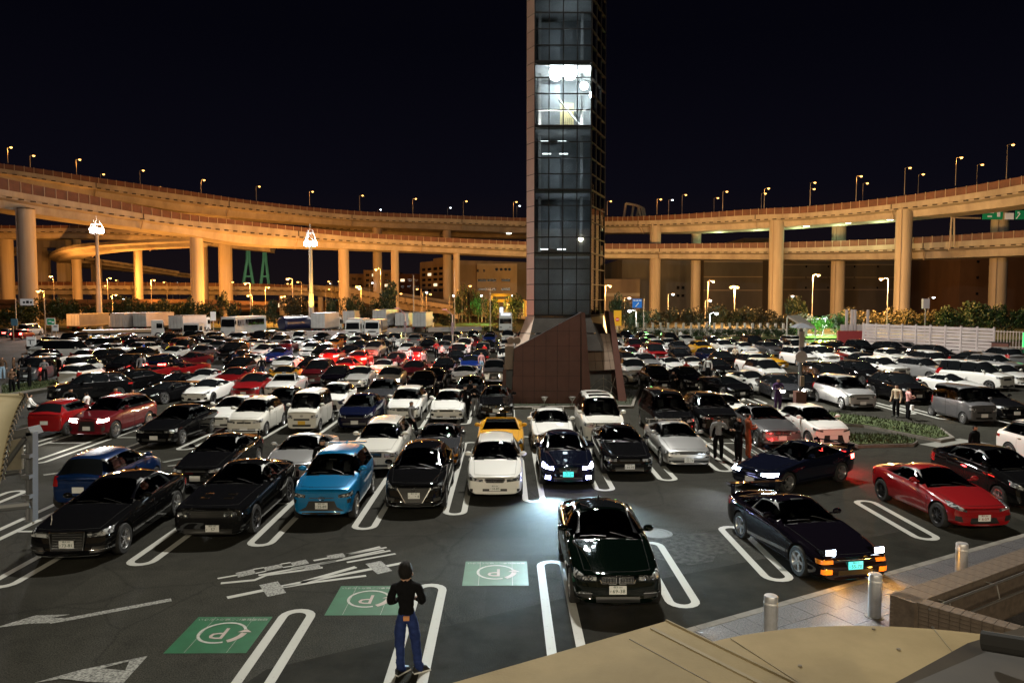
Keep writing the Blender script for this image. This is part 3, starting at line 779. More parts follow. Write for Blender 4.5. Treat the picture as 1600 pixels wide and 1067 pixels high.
SP['sport sedan'] = spec(seatmat=M_SEATG, L=4.62, W=1.80, H=1.41, fo=.88, wb=2.73, cowl=1.52, wtop=2.30, rtop=3.35, rbase=4.02, hf=.72, hc=.95, dz=1.06, dl=1.02, wr=.565, R=.33, corner=.40, platez=.45, winline=1, rim='multi',
    face=[HL(.52, .97, .58, .66, .66, .76), GR(.30, .50, .66, xt=.36), GR(.50, .24, .34, 'lower_intake'), ('headlight', M_LENS, [(.62, .29), (.80, .30)], [(.62, .40), (.80, .41)], dict(n=5, nv=3, off=.014, mirror=True))], tail=sed_tail,
    extra=lambda s, t: [('badge', badge(t, s['L'], .60, .06), M_CHROME, False, 0), ('seat', seats(s), M_SEATG, False, 1)][:1])
def seats(s): return MB()
SP['touring coupe'] = spec(L=4.60, W=1.74, H=1.34, fo=.95, wb=2.67, cowl=1.62, wtop=2.40, rtop=3.20, rbase=3.92, hf=.68, hc=.92, dz=1.0, dl=.98, wr=.56, R=.325, doors=1, pillB=3.0, corner=.22, lean=.03, pill=[2.95], winC=3.6, platez=.38, rim='five', cr=.7,
    face=[HL(.46, .96, .56, .65, .58, .67), GR(.36, .57, .63), GR(.80, .27, .37, 'lower_intake'), PC('fog_lamp', M_LENSD, [(.62, .46), (.78, .46)], [(.62, .50), (.78, .50)], True, n=3)], tail=sed_tail,
    extra=lambda s, t: [('rear_wing', wing(s, t), PAINT['black'], True, 0)])
SP['box sedan'] = spec(L=4.72, W=1.74, H=1.39, fo=.95, wb=2.67, cowl=1.60, wtop=2.32, rtop=3.30, rbase=3.95, hf=.70, hc=.94, dz=1.02, dl=.99, wr=.56, R=.325, corner=.22, lean=.03, platez=.40, cr=.7,
    face=[HL(.46, .96, .57, .66, .58, .68), GR(.38, .58, .66), GR(.55, .25, .38, 'lower_intake'), PC('fog_lamp', M_LENSD, [(.66, .40), (.82, .40)], [(.66, .50), (.82, .50)], True, n=4)], tail=sed_tail,
    extra=lambda s, t: [('rear_wing', wing(s, t, .12), PAINT['black'], True, 0)])
SP['luxury sedan'] = spec(seatmat=M_SEAT, L=4.66, W=1.82, H=1.44, fo=.80, wb=2.81, cowl=1.62, wtop=2.42, rtop=3.40, rbase=4.06, hf=.76, hc=.98, dz=1.08, dl=1.03, wr=.575, R=.335, corner=.34, platez=.46, winline=1, rim='multi', 
    face=[HL(.44, .95, .62, .70, .67, .77), GR(.37, .57, .70, 'grille', xt=.33, off=.004), PC('lower_intake', M_TRIM, [(.52, .30), (.84, .34)], [(.56, .42), (.80, .43)], True), GR(.46, .24, .33, 'lower_intake'), PC('chrome_strip', M_CHROME, [(.52, .385), (.86, .40)], [(.52, .405), (.86, .42)], True, off=.024)],
    tail=sed_tail,
    extra=lambda s, t: [('grille_frame', outline_bar(t, s['L'], [(.03, .58), (.31, .58), (.34, .65), (.30, .70), (.03, .70)], .018, .022, True), M_CHROME, False, 0), ('grille_frame', outline_bar(t, s['L'], [(-.03, .58), (-.31, .58), (-.34, .65), (-.30, .70), (-.03, .70)], .018, .022, True), M_CHROME, False, 0),
                        ('grille_slats', vslats(s, t), M_CHROME, False, 0), ('halo_rings', ring_lamps(s, t, (.58, .74), .695, .045, True), M_CHROME, False, 0), ('sunroof', roof_glass(s, t, 2.50, 3.25), M_GLASS, False, 0), ('badge', badge(t, s['L'], .76, .028), M_CHROME, False, 1), ('aerial', antenna(s, t), PAINT['black'], True, 1)])
def roof_glass(s, t, y0, y1):
    f = lambda y: [Vector((lerp(-.46, .46, i / 10), y - s['L'] / 2, 3)) for i in range(11)]
    return patch(t, f(y0), f(y1), 8, (0, 0, -1), .008)[0]
def vslats(s, t):
    mb = MB()
    for sd in (-1, 1):
        for k in range(9):
            x = sd * (.055 + k * .03); mb.box((x, front_y(t, x, .64, s['L']) - .016, .64), (.009, .012, .115))
    return mb
SP['wedge coupe'] = spec(seatmat=M_SEATG, L=4.62, W=1.76, H=1.29, fo=.98, wb=2.595, cowl=1.78, wtop=2.42, rtop=3.05, rbase=4.05, hf=.64, hc=.88, dz=.95, dl=.92, wr=.56, R=.325, doors=1, pillB=3.12, corner=.26, lean=.08, pill=[3.05], winC=3.72, platez=.46, cr=.6, zb=.13, rim='star',
    face=[('indicator', M_AMBER, [(.54, .50), (.92, .50)], [(.54, .58), (.92, .58)], dict(n=6, nv=2, off=.012, mirror=True)), ('indicator', M_AMBER, [(.58, .30), (.84, .30)], [(.58, .40), (.84, .40)], dict(n=5, nv=2, off=.012, mirror=True)), GR(.45, .27, .37, 'lower_intake'), PC('chrome_strip', M_CHROME, [(-.42, .555), (.42, .555)], [(-.42, .57), (.42, .57)], off=.015)],
    tail=sed_tail, extra=lambda s, t: [('headlight', popups(s, t, True), M_LENS, False, 0), ('headlight_pod', popups(s, t, False), PAINT['black'], True, 0), ('rear_wing', wing(s, t, .26, .86, .26, .10), PAINT['black'], True, 0)])
def popups(s, t, lens):
    mb = MB()
    for sd in (-1, 1):
        x = sd * .56; y = -s['L'] / 2 + .36; z = roof_top(t, x, y)
        if lens: mb.box((x, y - .152, z + .065), (.20, .012, .11))
        else: mb.hexa([(x - .14, y - .15, z - .03), (x + .14, y - .15, z - .03), (x + .14, y + .22, z - .03), (x - .14, y + .22, z - .03), (x - .135, y - .14, z + .14), (x + .135, y - .14, z + .14), (x + .14, y + .2, z + .02), (x - .14, y + .2, z + .02)])
    return mb
SP['boxer coupe'] = spec(L=4.24, W=1.775, H=1.30, fo=.86, wb=2.57, cowl=1.46, wtop=2.22, rtop=2.95, rbase=3.75, hf=.66, hc=.90, dz=.98, dl=.94, wr=.545, R=.325, doors=1, pillB=2.75, corner=.40, pill=[2.70], winC=3.30, platez=.40, rim='multi', rimmat=M_RIMD,
    face=[HL(.50, .95, .54, .62, .66, .76), GR(.44, .26, .40, 'grille', xt=.38), PC('fog_lamp', M_TRIM, [(.62, .30), (.84, .34)], [(.66, .44), (.84, .46)], True, n=4)], tail=sed_tail)
SP['fastback coupe'] = spec(L=4.31, W=1.815, H=1.31, fo=.80, wb=2.65, cowl=1.42, wtop=2.15, rtop=2.85, rbase=3.85, hf=.70, hc=.93, dz=.98, dl=.93, wr=.56, R=.335, doors=1, pillB=2.72, corner=.40, pill=[2.68], winC=3.25, platez=.36, rim='six',
    face=[HL(.54, .93, .55, .63, .70, .82), GR(.40, .30, .48), GR(.34, .22, .28, 'lower_intake')], tail=sed_tail)
SP['hatch'] = spec(L=3.90, W=1.68, H=1.53, fo=.80, wb=2.50, cowl=.98, wtop=1.78, rtop=3.35, rbase=3.72, hf=.80, hc=1.03, dz=1.05, dl=.92, wr=.59, R=.30, corner=.34, pill=[2.0, 2.75], winC=3.50, platez=.40, rr=.06, crr=.5,
    face=[HL(.46, .95, .62, .72, .70, .82), GR(.36, .62, .69), GR(.60, .28, .40, 'lower_intake'), PC('fog_lamp', M_LENSD, [(.72, .33), (.82, .33)], [(.72, .40), (.82, .40)], True, n=3)], tail=[TL(.66, .98, .72, 1.0)],
    extra=lambda s, t: [('badge', badge(t, s['L'], .70, .05), M_CHROME, False, 1)])
SP['compact'] = spec(L=3.95, W=1.695, H=1.50, fo=.82, wb=2.55, cowl=1.10, wtop=1.90, rtop=3.25, rbase=3.72, hf=.80, hc=1.0, dz=1.08, dl=.98, wr=.57, R=.31, corner=.40, pill=[2.08, 2.8], winC=3.30, platez=.46, rr=.08, crr=.5,
    face=[HL(.52, .95, .66, .74, .74, .82, M_LENSD), GR(.52, .26, .54, 'grille', xt=.44), PC('fog_lamp', M_TRIM, [(.76, .34), (.84, .36)], [(.76, .50), (.84, .52)], True, n=3)], tail=[TL(.5, .98, .80, .94)])
SP['liftback'] = spec(L=4.48, W=1.745, H=1.49, fo=.92, wb=2.70, cowl=1.05, wtop=2.05, rtop=3.30, rbase=4.25, hf=.76, hc=1.02, dz=1.10, dl=1.0, wr=.58, R=.31, corner=.42, pill=[2.25, 3.05], winC=3.75, platez=.42, rr=.08,
    face=[HL(.46, .95, .60, .68, .72, .84), GR(.40, .60, .65), GR(.60, .28, .40, 'lower_intake')], tail=[TL(.6, .98, .70, .95)])
SP['suv'] = spec(L=4.64, W=1.84, H=1.66, fo=.92, wb=2.66, cowl=1.30, wtop=2.0, rtop=3.95, rbase=4.42, hf=.95, hc=1.12, dz=1.16, dl=1.05, zb=.22, wr=.63, R=.37, corner=.36, pill=[2.2, 3.1], winC=4.05, platez=.52, rr=.08, winline=1, crr=.5, rim='multi',
    face=[HL(.48, .95, .74, .83, .82, .92), GR(.40, .40, .80, xt=.34), PC('fog_lamp', M_TRIM, [(.70, .40), (.84, .44)], [(.66, .56), (.84, .58)], True, n=4)], tail=[TL(.4, .98, .88, .98)],
    extra=lambda s, t: [('roof_rails', rails(s, t), M_TRIM, False, 1)])
SP['minivan'] = spec(L=4.85, W=1.83, H=1.88, fo=.90, wb=2.95, cowl=.92, wtop=1.75, rtop=4.45, rbase=4.72, hf=.98, hc=1.14, dz=1.12, dl=.98, zb=.18, wr=.70, R=.335, corner=.30, van=1, pill=[1.9, 2.9, 3.8], winA=.18, winC=4.5, platez=.44, rr=.06, crr=.6, pillB=2.6,
    face=[HL(.50, .96, .76, .88, .84, .98), GR(.46, .70, .86, xt=.40), GR(.62, .26, .40, 'lower_intake'), PC('fog_lamp', M_LENSD, [(.72, .33), (.82, .33)], [(.72, .42), (.82, .42)], True, n=3)], tail=[TL(.72, .98, .85, 1.25)],
    extra=lambda s, t: [('sunroof', roof_glass(s, t, 1.95, 2.35), M_GLASS, False, 0), ('sunroof', roof_glass(s, t, 2.75, 3.35), M_GLASS, False, 0), ('chrome_strip', slats(t, s['L'], (-.36, .36), (.80,), .03), M_CHROME, False, 0)])
SP['wide minivan'] = spec(L=4.75, W=1.80, H=1.72, fo=.92, wb=2.86, cowl=.98, wtop=1.95, rtop=4.2, rbase=4.60, hf=.88, hc=1.10, dz=1.08, dl=.96, zb=.18, wr=.66, R=.33, corner=.36, van=1, pill=[2.05, 2.95, 3.75], winA=.22, winC=4.3, platez=.42, rr=.08, crr=.5, pillB=2.6,
    face=[HL(.52, .96, .66, .76, .76, .90), GR(.40, .62, .70, xt=.36), GR(.60, .26, .38, 'lower_intake'), PC('fog_lamp', M_LENSD, [(.72, .32), (.82, .32)], [(.72, .40), (.82, .40)], True, n=3)], tail=[TL(.70, .98, .80, 1.1)])
SP['kei van'] = spec(L=3.395, W=1.475, H=1.78, fo=.68, wb=2.46, cowl=.52, wtop=1.02, rtop=3.12, rbase=3.30, hf=.95, hc=1.08, dz=1.05, dl=.95, zb=.17, wr=.63, R=.28, corner=.20, van=1, pill=[1.22, 2.0, 2.75], winA=.16, winC=3.2, platez=.48, rr=.05, crr=.6, pillB=1.95, shoulder=.965, rim='small', lean=.04,
    face=[HL(.52, .90, .66, .80, .70, .84), GR(.48, .58, .66, xt=.48), GR(.55, .30, .40, 'lower_intake')], tail=[TL(.78, .98, .75, 1.1)],
    extra=lambda s, t: [('badge', badge(t, s['L'], .78, .045), M_CHROME, False, 1)])
SP['one box van'] = spec(L=4.70, W=1.70, H=1.98, fo=1.10, wb=2.57, cowl=.32, wtop=1.05, rtop=4.45, rbase=4.60, hf=.98, hc=1.12, dz=1.05, dl=.98, zb=.20, wr=.72, R=.33, corner=.22, van=1, pill=[1.45, 2.9], winA=.30, winC=4.4, platez=.44, rr=.04, crr=.6, pillB=2.3, shoulder=.965, lean=.03, rim='small',
    face=[HL(.58, .94, .72, .84, .74, .90), GR(.52, .74, .84), GR(.60, .30, .42, 'lower_intake')], tail=[TL(.80, .97, .75, 1.05)])
SP['supercar'] = spec(L=4.45, W=1.93, H=1.18, fo=1.02, wb=2.62, cowl=1.25, wtop=2.05, rtop=2.65, rbase=3.70, hf=.56, hc=.82, dz=.98, dl=.95, wr=.53, R=.34, doors=1, pillB=2.55, corner=.40, pill=[2.45], winC=2.95, platez=.32, zb=.12, rim='five', lean=.10,
    face=[HL(.56, .92, .46, .54, .56, .66), GR(.40, .20, .30, 'lower_intake'), PC('lower_intake', M_TRIM, [(.55, .20), (.84, .24)], [(.55, .36), (.82, .38)], True)], tail=[TL(.4, .95, .76, .84)])
SP['convertible'] = spec(L=4.52, W=1.83, H=1.05, fo=.86, wb=2.62, cowl=1.52, wtop=1.78, rtop=3.05, rbase=3.20, hf=.72, hc=.95, dz=1.0, dl=.94, wr=.70, R=.34, doors=1, pillB=2.85, corner=.36, platez=.42, open=1, rim='six', rf=.10, rr=.10,
    face=[HL(.48, .95, .56, .66, .64, .76), GR(.32, .52, .62), GR(.60, .26, .36, 'lower_intake')], tail=sed_tail, extra=lambda s, t: open_cabin(s, t))
def open_cabin(s, t):
    L = s['L']; out = []
    tub = MB(); tub.box((0, 2.38 - L / 2, .985), (1.30, 1.25, .16)); out.append(('cabin', tub, M_GAP, False, 0))
    for sd in (-1, 1):
        b = MB(); x = sd * .34; y = 2.62 - L / 2
        b.hexa([(x - .24, y, .95), (x + .24, y, .95), (x + .24, y + .16, .95), (x - .24, y + .16, .95), (x - .20, y + .18, 1.22), (x + .20, y + .18, 1.22), (x + .20, y + .28, 1.20), (x - .20, y + .28, 1.20)])
        b.box((x, y + .24, 1.28), (.24, .10, .14)); out.append(('seat', b, M_SEATG, False, 0))
    w = MB(); y0, y1 = 1.50 - L / 2, 2.02 - L / 2
    w.hexa([(-.72, y0, .95), (.72, y0, .95), (.72, y0 + .02, .95), (-.72, y0 + .02, .95), (-.56, y1, 1.31), (.56, y1, 1.31), (.56, y1 + .02, 1.31), (-.56, y1 + .02, 1.31)])
    out.append(('windscreen', w, M_CLEAR, False, 0))
    fr = MB().tube([(-.74, y0, .94), (-.57, y1 + .01, 1.32), (.57, y1 + .01, 1.32), (.74, y0, .94)], .028); out.append(('windscreen_frame', fr, PAINT['white'], True, 0))
    return out
for k_, s_ in SP.items(): build_arch(k_, s_)
# ================================================================== ground and paint
def asphalt():
    m = principled('asphalt', (0.05, 0.05, 0.05), 0.8, spec=0.08); nt = m.node_tree; b = nt.nodes['Principled BSDF']; N = nt.nodes.new; L = nt.links.new
    t = N('ShaderNodeTexCoord')
    def noise(sc, det=4, ro=.6):
        n = N('ShaderNodeTexNoise'); n.inputs['Scale'].default_value = sc; n.inputs['Detail'].default_value = det; n.inputs['Roughness'].default_value = ro; L(t.outputs['Object'], n.inputs['Vector']); return n
    def ramp(src, p0, c0, p1, c1):
        r = N('ShaderNodeValToRGB'); r.color_ramp.elements[0].position = p0; r.color_ramp.elements[0].color = (*c0, 1); r.color_ramp.elements[1].position = p1; r.color_ramp.elements[1].color = (*c1, 1); L(src, r.inputs[0]); return r
    def mul(a, bb, f=1.0):
        x = N('ShaderNodeMixRGB'); x.blend_type = 'MULTIPLY'; x.inputs[0].default_value = f; L(a, x.inputs[1]); L(bb, x.inputs[2]); return x
    big = ramp(noise(.22, 5).outputs[0], .3, (.021, .0203, .017), .7, (.036, .0346, .029))
    mid = ramp(noise(2.1, 6, .7).outputs[0], .3, (.72, .72, .72), .75, (1.12, 1.12, 1.1))
    grain = ramp(noise(42, 3).outputs[0], .36, (.42, .42, .42), .66, (1.75, 1.75, 1.68))
    c = mul(mul(big.outputs[0], mid.outputs[0]).outputs[0], grain.outputs[0])
    # oil drips and repair patches
    v = N('ShaderNodeTexVoronoi'); v.inputs['Scale'].default_value = .16; v.feature = 'F1'; v.distance = 'CHEBYCHEV'; L(t.outputs['Object'], v.inputs['Vector'])
    pr = N('ShaderNodeSeparateColor'); L(v.outputs['Color'], pr.inputs[0])
    pt = ramp(pr.outputs[0], .45, (.86, .86, .86), .55, (1.1, 1.1, 1.1)); c = mul(c.outputs[0], pt.outputs[0], .8)
    v2 = N('ShaderNodeTexVoronoi'); v2.inputs['Scale'].default_value = .33; v2.feature = 'DISTANCE_TO_EDGE'
    nz = noise(1.3, 4); ad = N('ShaderNodeMixRGB'); ad.inputs[0].default_value = .25; L(t.outputs['Object'], ad.inputs[1]); L(nz.outputs[1], ad.inputs[2]); L(ad.outputs[0], v2.inputs['Vector'])
    ck = ramp(v2.outputs['Distance'], .0, (.45, .45, .45), .012, (1, 1, 1)); c = mul(c.outputs[0], ck.outputs[0], .55)
    st = ramp(noise(.9, 3, .5).outputs[0], .26, (.5, .5, .5), .36, (1, 1, 1)); c = mul(c.outputs[0], st.outputs[0], .8)
    L(c.outputs[0], b.inputs['Base Color'])
    bp = N('ShaderNodeBump'); bp.inputs['Strength'].default_value = .7; bp.inputs['Distance'].default_value = .012; g2 = noise(75, 3); L(g2.outputs[0], bp.inputs['Height']); L(bp.outputs[0], b.inputs['Normal'])
    rr = ramp(noise(.5, 4).outputs[0], .3, (.75, .75, .75), .7, (.9, .9, .9)); L(rr.outputs[0], b.inputs['Roughness'])
    return m
M_ASPH = asphalt()
def road_paint(name, col, worn=(0.12, 0.12, 0.11), lo=.28, hi=.42, sc=9):
    m = noisy(name, worn, col, sc, .6, 8, bump=.2, bscale=60, lo=lo, hi=hi); return m
M_LINE = road_paint('white_road_paint', (.36, .36, .33), (.17, .17, .155), .26, .40, 14)
M_WORN = road_paint('worn_road_paint', (.30, .30, .275), (.04, .04, .036), .36, .60, 22)
M_GREENP = noisy('green_road_paint', (.003, .070, .022), (.005, .10, .036), 3, .5, bump=.15, bscale=50)
M_GREENW = noisy('white_on_green_paint', (.30, .30, .265), (.42, .42, .38), 12, .5)
M_PINKP = noisy('pale_pink_paint', (.32, .26, .23), (.38, .32, .29), 10, .5)
MB().poly([(-900, -40, 0), (900, -40, 0), (900, 2500, 0), (-900, 2500, 0)]).obj('ground', M_ASPH, kind='structure')

def ribbon(mb, pts, w, z=.004, closed=False, mi=0):
    """flat ribbon of width w along a ground polyline"""
    P = [Vector((p[0], p[1], z)) for p in pts]; n = len(P); Ls, Rs = [], []
    for i in range(n):
        a = P[(i - 1) % n] if (closed or i) else P[i]; b = P[(i + 1) % n] if (closed or i < n - 1) else P[i]
        t = (b - a).normalized(); nn = Vector((-t.y, t.x, 0)); Ls.append(P[i] + nn * w / 2); Rs.append(P[i] - nn * w / 2)
    for i in range(n if closed else n - 1):
        j = (i + 1) % n; mb.poly([Ls[i], Rs[i], Rs[j], Ls[j]], mi)
    return mb
def loop_pts(X, y0, y1, r=.26, skew=0.0):
    pts = []
    for k in range(9): t = PI + PI * k / 8; pts.append((X + r * math.cos(t), y0 + r + r * math.sin(t)))
    for k in range(9): t = PI * k / 8; pts.append((X + r * math.cos(t), y1 - r + r * math.sin(t)))
    return pts
def bay_loop(X, y0, y1, near, label):
    mb = ribbon(MB(), loop_pts(X, y0, y1), .17, .004, True)
    return mb.obj('bay_marking', M_LINE, kind='structure')
for k in range(-6, 6):
    X = -1.45 + 2.3 * k if k < 1 else .83 + 2.28 * (k - 1)
    y = 21.15 + .56 * X
    bay_loop(X, y, y + 10.35, True, '')
    mb = ribbon(MB(), [(X + .35, y + 5.0), (X + 2.3 - .35, y + 5.0 + .0)], .12, .004)
    mb.obj('bay_end_line', M_LINE, kind='structure')
for X in (10.6, 8.22, 5.87, 3.5, 1.03, -1.58, -3.97):
    bay_loop(X, 11.9 + .56 * X + (.25 if X > 3 else -.6), 16.05 + .525 * X, True, '')
for k in range(-9, 2):
    X = .1 + 2.17 * k; y = 36.4 + .55 * X
    bay_loop(X, y, y + 10.2, False, '')
    ribbon(MB(), [(X + .35, y + 5), (X + 1.85, y + 5)], .12).obj('bay_end_line', M_LINE, kind='structure')
for X, y, ln in ((19.0, 40.2, 5.0), (21.2, 38.2, 5), (22.0, 36.5, 5), (24.6, 35.0, 5), (17.2, 41, 5), (26.9, 34, 5), (14.7, 42, 4)):
    bay_loop(X, y, y + ln, False, '')
for X0 in (8.6, 10.0, 12.4):
    bay_loop(X0, 21.15 + .56 * X0, 21.15 + .56 * X0 + 8, True, '')
def zpoly(fn, pts): return [fn(*p) for p in pts]
def kz(x, y): return ground(330 + x / 5, 840 + y / 5)
# big lettering painted across the lane, as read from the far side
km = MB()
strokes = [([(50, 318), (200, 292)], 7), ([(75, 355), (340, 330), (430, 292), (870, 232)], 9), ([(370, 293), (720, 230), (1400, 100)], 8), ([(625, 242), (970, 180)], 8), ([(800, 178), (1040, 135), (1320, 70)], 8),
           ([(1030, 165), (1350, 95)], 7), ([(1060, 192), (1440, 124)], 8), ([(1040, 135), (1370, 75)], 7), ([(125, 468), (700, 350), (1130, 228)], 12), ([(700, 350), (1530, 190)], 11), ([(560, 385), (820, 345), (1210, 296)], 9)]
for pts, w in strokes:
    g = [kz(*p) for p in pts]; ribbon(km, [(p.x, p.y) for p in g], w * .0115)
km2 = MB()
for q in ([(190, 275), (330, 245), (350, 280), (210, 310)], [(410, 232), (545, 205), (565, 232), (425, 262)], [(620, 195), (740, 170), (765, 200), (640, 225)], [(720, 230), (840, 205), (860, 235), (740, 255)], [(900, 140), (1030, 120), (1050, 150), (925, 168)],
          [(375, 370), (520, 340), (585, 430), (440, 462)], [(1205, 205), (1325, 180), (1415, 258), (1300, 285)]):
    km2.poly([kz(*p) + Vector((0, 0, .006)) for p in q])
km3 = MB()
for q in ([(325, 245), (415, 228), (430, 262), (345, 280)],):
    for a, b in (((325, 247), (412, 233)), ((345, 278), (430, 260)), ((545, 205), (622, 193)), ((560, 232), (640, 220))):
        g = [kz(*a), kz(*b)]; ribbon(km3, [(p.x, p.y) for p in g], .06, .005)
road_text = km.obj('road_lettering', M_LINE, kind='structure')
km2.obj('worn_stroke', M_WORN, road_text); km3.obj('stroke', M_LINE, road_text)
# direction arrows
def az(x, y): return ground(x / 3.81, 860 + y / 3.81)
am = MB()
g = [az(1020, 292), az(420, 405), az(300, 425)]; ribbon(am, [(p.x, p.y) for p in g], .16)
am.poly([az(*p) + Vector((0, 0, .005)) for p in ((-40, 462), (215, 385), (420, 380), (290, 402), (400, 400), (320, 430), (170, 435))])
am.obj('lane_arrow', M_WORN, kind='structure')
am = MB()
for q in ([(205, 789), (480, 712), (880, 628), (770, 660), (610, 702), (500, 780), (360, 765)], [(880, 628), (735, 789), (705, 789), (745, 715), (770, 660)], [(500, 780), (610, 702), (745, 715), (705, 789)]):
    am.poly([az(*p) + Vector((0, 0, .004 + .001 * len(q))) for p in q])
am.obj('lane_arrow', M_WORN, kind='structure')
am = MB()
ar = [ground(68, 742), ground(98, 738)]; am = MB(); ribbon(am, [(p.x, p.y) for p in ar], .2); am.obj('lane_arrow', M_WORN, kind='structure')
for a, b in (((255, 722), (285, 716)), ((262, 728), (290, 725))):
    p, q = ground(*a), ground(*b); ribbon(MB(), [(p.x, p.y), (q.x, q.y)], .18).obj('lane_arrow', M_WORN, kind='structure')
# green short-stay panels
for (X, Y), lab in zip(((-5.12, 12.98), (-2.76, 14.47), (-.23, 15.9)), ('', '', '')):
    pn = MB().poly([(-.7, -.72, 0), (.7, -.72, 0), (.7, .72, 0), (-.7, .72, 0)]).obj('short_stay_marking', M_GREENP, loc=(X, Y, .004), rz=PI, kind='structure')
    mb = MB(); R = .40
    def arc(a0, a1, r, w, n=20): ribbon(mb, [(r * math.cos(rad(lerp(a0, a1, i / n))), -.05 + r * math.sin(rad(lerp(a0, a1, i / n)))) for i in range(n + 1)], w, .004)
    arc(112, -160, R, .05, 28)
    mb.obj('ring_arrow', M_GREENW, pn)
    mb = MB(); arc(178, 122, R, .11, 12); p0 = (R * math.cos(rad(196)), -.05 + R * math.sin(rad(196)))
    mb.poly([(-.52, -.07, .004), (-.27, -.07, .004), (-.40, -.19, .004)]); mb.obj('arrow_head', M_PINKP, pn)
    me = text_mesh('P', .62, 0, M_PINKP); me.transform(Matrix.Translation((.03, -.04, .004)) @ Matrix.Diagonal((1.0, 1, 1, 1))); link('letter_p', me, pn)
    me = text_mesh('短時間駐車にご協力ください', .10, 0, M_GREENW); me.transform(Matrix.Translation((0, -.60, .004))); link('lettering', me, pn)
    mb = MB()
    for x in (-.36, .36): ribbon(mb, [(x, -.7), (x, .7)], .006, .002)
    mb.obj('seam', M_GREENW, pn)
# manhole and rough repair patch beyond the dark green car
mh = MB(); c = ground(1025, 833); mh.lathe([(.0, .006), (.30, .006), (.33, .012), (.40, .012), (.42, .003)], 'Z', 28); o = mh.obj('manhole_cover', noisy('cast_iron', (.05, .05, .048), (.09, .088, .08), 30, .6, bump=.4), loc=c, kind='structure')
mb = MB(); pts = []
for k in range(18):
    t = 2 * PI * k / 18; r = 1.0 + .25 * math.sin(3 * t + 1) + .12 * math.sin(7 * t); pts.append((1.5 * r * math.cos(t), 1.15 * r * math.sin(t), .003))
mb.poly(pts).obj('asphalt_repair', noisy('rough_asphalt', (.018, .018, .017), (.06, .058, .050), 6, .9, bump=1.0, bscale=30, spec=.1), loc=ground(1075, 850), kind='structure')
pb = MB().poly([(-7.6, 3, .002), (-3.9, 11.7, .002), (1.2, 14.55, .002), (14, 20.5, .002), (14, 3, .002)]); pb.obj('asphalt_strip', noisy('newer_asphalt', (.013, .0127, .010), (.026, .025, .020), 1.2, .85, bump=.4, bscale=80, spec=.05), kind='structure')

# ------------------------------------------------------------------ kerb and sidewalk (30 degree line of the rows)
M_KERB = noisy('kerb_concrete', (.11, .10, .085), (.18, .165, .14), 3, .85, bump=.3)
M_PAVE = noisy('granite_paver', (.030, .029, .031), (.12, .115, .118), 38, .42, 4, bump=.8, bscale=60, spec=.35)
def kl(X): return 11.15 + .54 * X
kerb = empty('kerb', (0, 0, 0), kind='structure')
DX = Vector((1, .54, 0)).normalized(); NX = Vector((-DX.y, DX.x, 0))
x = -2.0
for i in range(26):
    a = Vector((-3 + i * .80, kl(-3 + i * .80), 0)); b = a + DX * .902
    if i % 1 == 0:
        q = [a - NX * .16, a - NX * .16 + DX * .90, a + DX * .90, a]
        MB().hexa([Vector((p.x, p.y, -.02)) for p in q] + [Vector((p.x, p.y, .12)) for p in q]).obj('kerb_stone', M_KERB, kerb)
walk = empty('sidewalk', (0, 0, 0), kind='structure')
bs = MB(); a = Vector((-3, kl(-3), 0)) - NX * .17; b = Vector((20, kl(20), 0)) - NX * .17
bs.poly([a + Vector((0, 0, .10)), b + Vector((0, 0, .10)), b - NX * 9 + Vector((0, 0, .10)), a - NX * 9 + Vector((0, 0, .10))]); bs.obj('bedding', M_KERB, walk)
pv = MB().box((0, 0, 0), (.592, .592, .04)).mesh('paver', [M_PAVE])
for i in range(-2, 22):
    for j in range(8):
        p = Vector((3, kl(3), 0)) + DX * (.6 * i + .3 * (j % 2)) - NX * (.17 + .3 + .6 * j)
        o = link('paver', pv, walk, loc=(p.x, p.y, .10 + rng.uniform(0, .004))); o.rotation_euler = (rng.uniform(-.004, .004), rng.uniform(-.004, .004), math.atan2(DX.y, DX.x))
# bollards
M_BOLL = noisy('bollard_metal', (.42, .42, .43), (.52, .52, .54), 8, .35, metal=.5)
M_BOLLT = principled('bollard_band', (.7, .7, .7), .25, .3)
for px, py, lab in ((1203, 1010, 'short grey metal bollard half hidden behind the round canopy roof'), (1366, 970, 'grey metal bollard on the pavers in front of the pop-up headlamp coupe'), (1501, 914, 'grey metal bollard beside the tiled wall')):
    p = ground(px, py + 3)
    b = empty('bollard', (p.x, p.y, .12), label=lab, cat='bollard', group='bollards along the pavement')
    MB().lathe([(.0, 0), (.115, 0), (.115, .66), (0, .66)], 'Z', 24).obj('post', M_BOLL, b, angle=40)
    MB().lathe([(.118, .665), (.122, .67), (.122, .70), (.118, .705), (0, .705)], 'Z', 24).obj('reflective_band', M_BOLLT, b, angle=40)
    MB().lathe([(.115, .705), (.115, .80), (.105, .815), (0, .82)], 'Z', 24).obj('cap', M_BOLL, b, angle=40)
    MB().lathe([(.17, -.015), (.17, .012), (.12, .014)], 'Z', 24).obj('base_plate', M_KERB, b, angle=40)

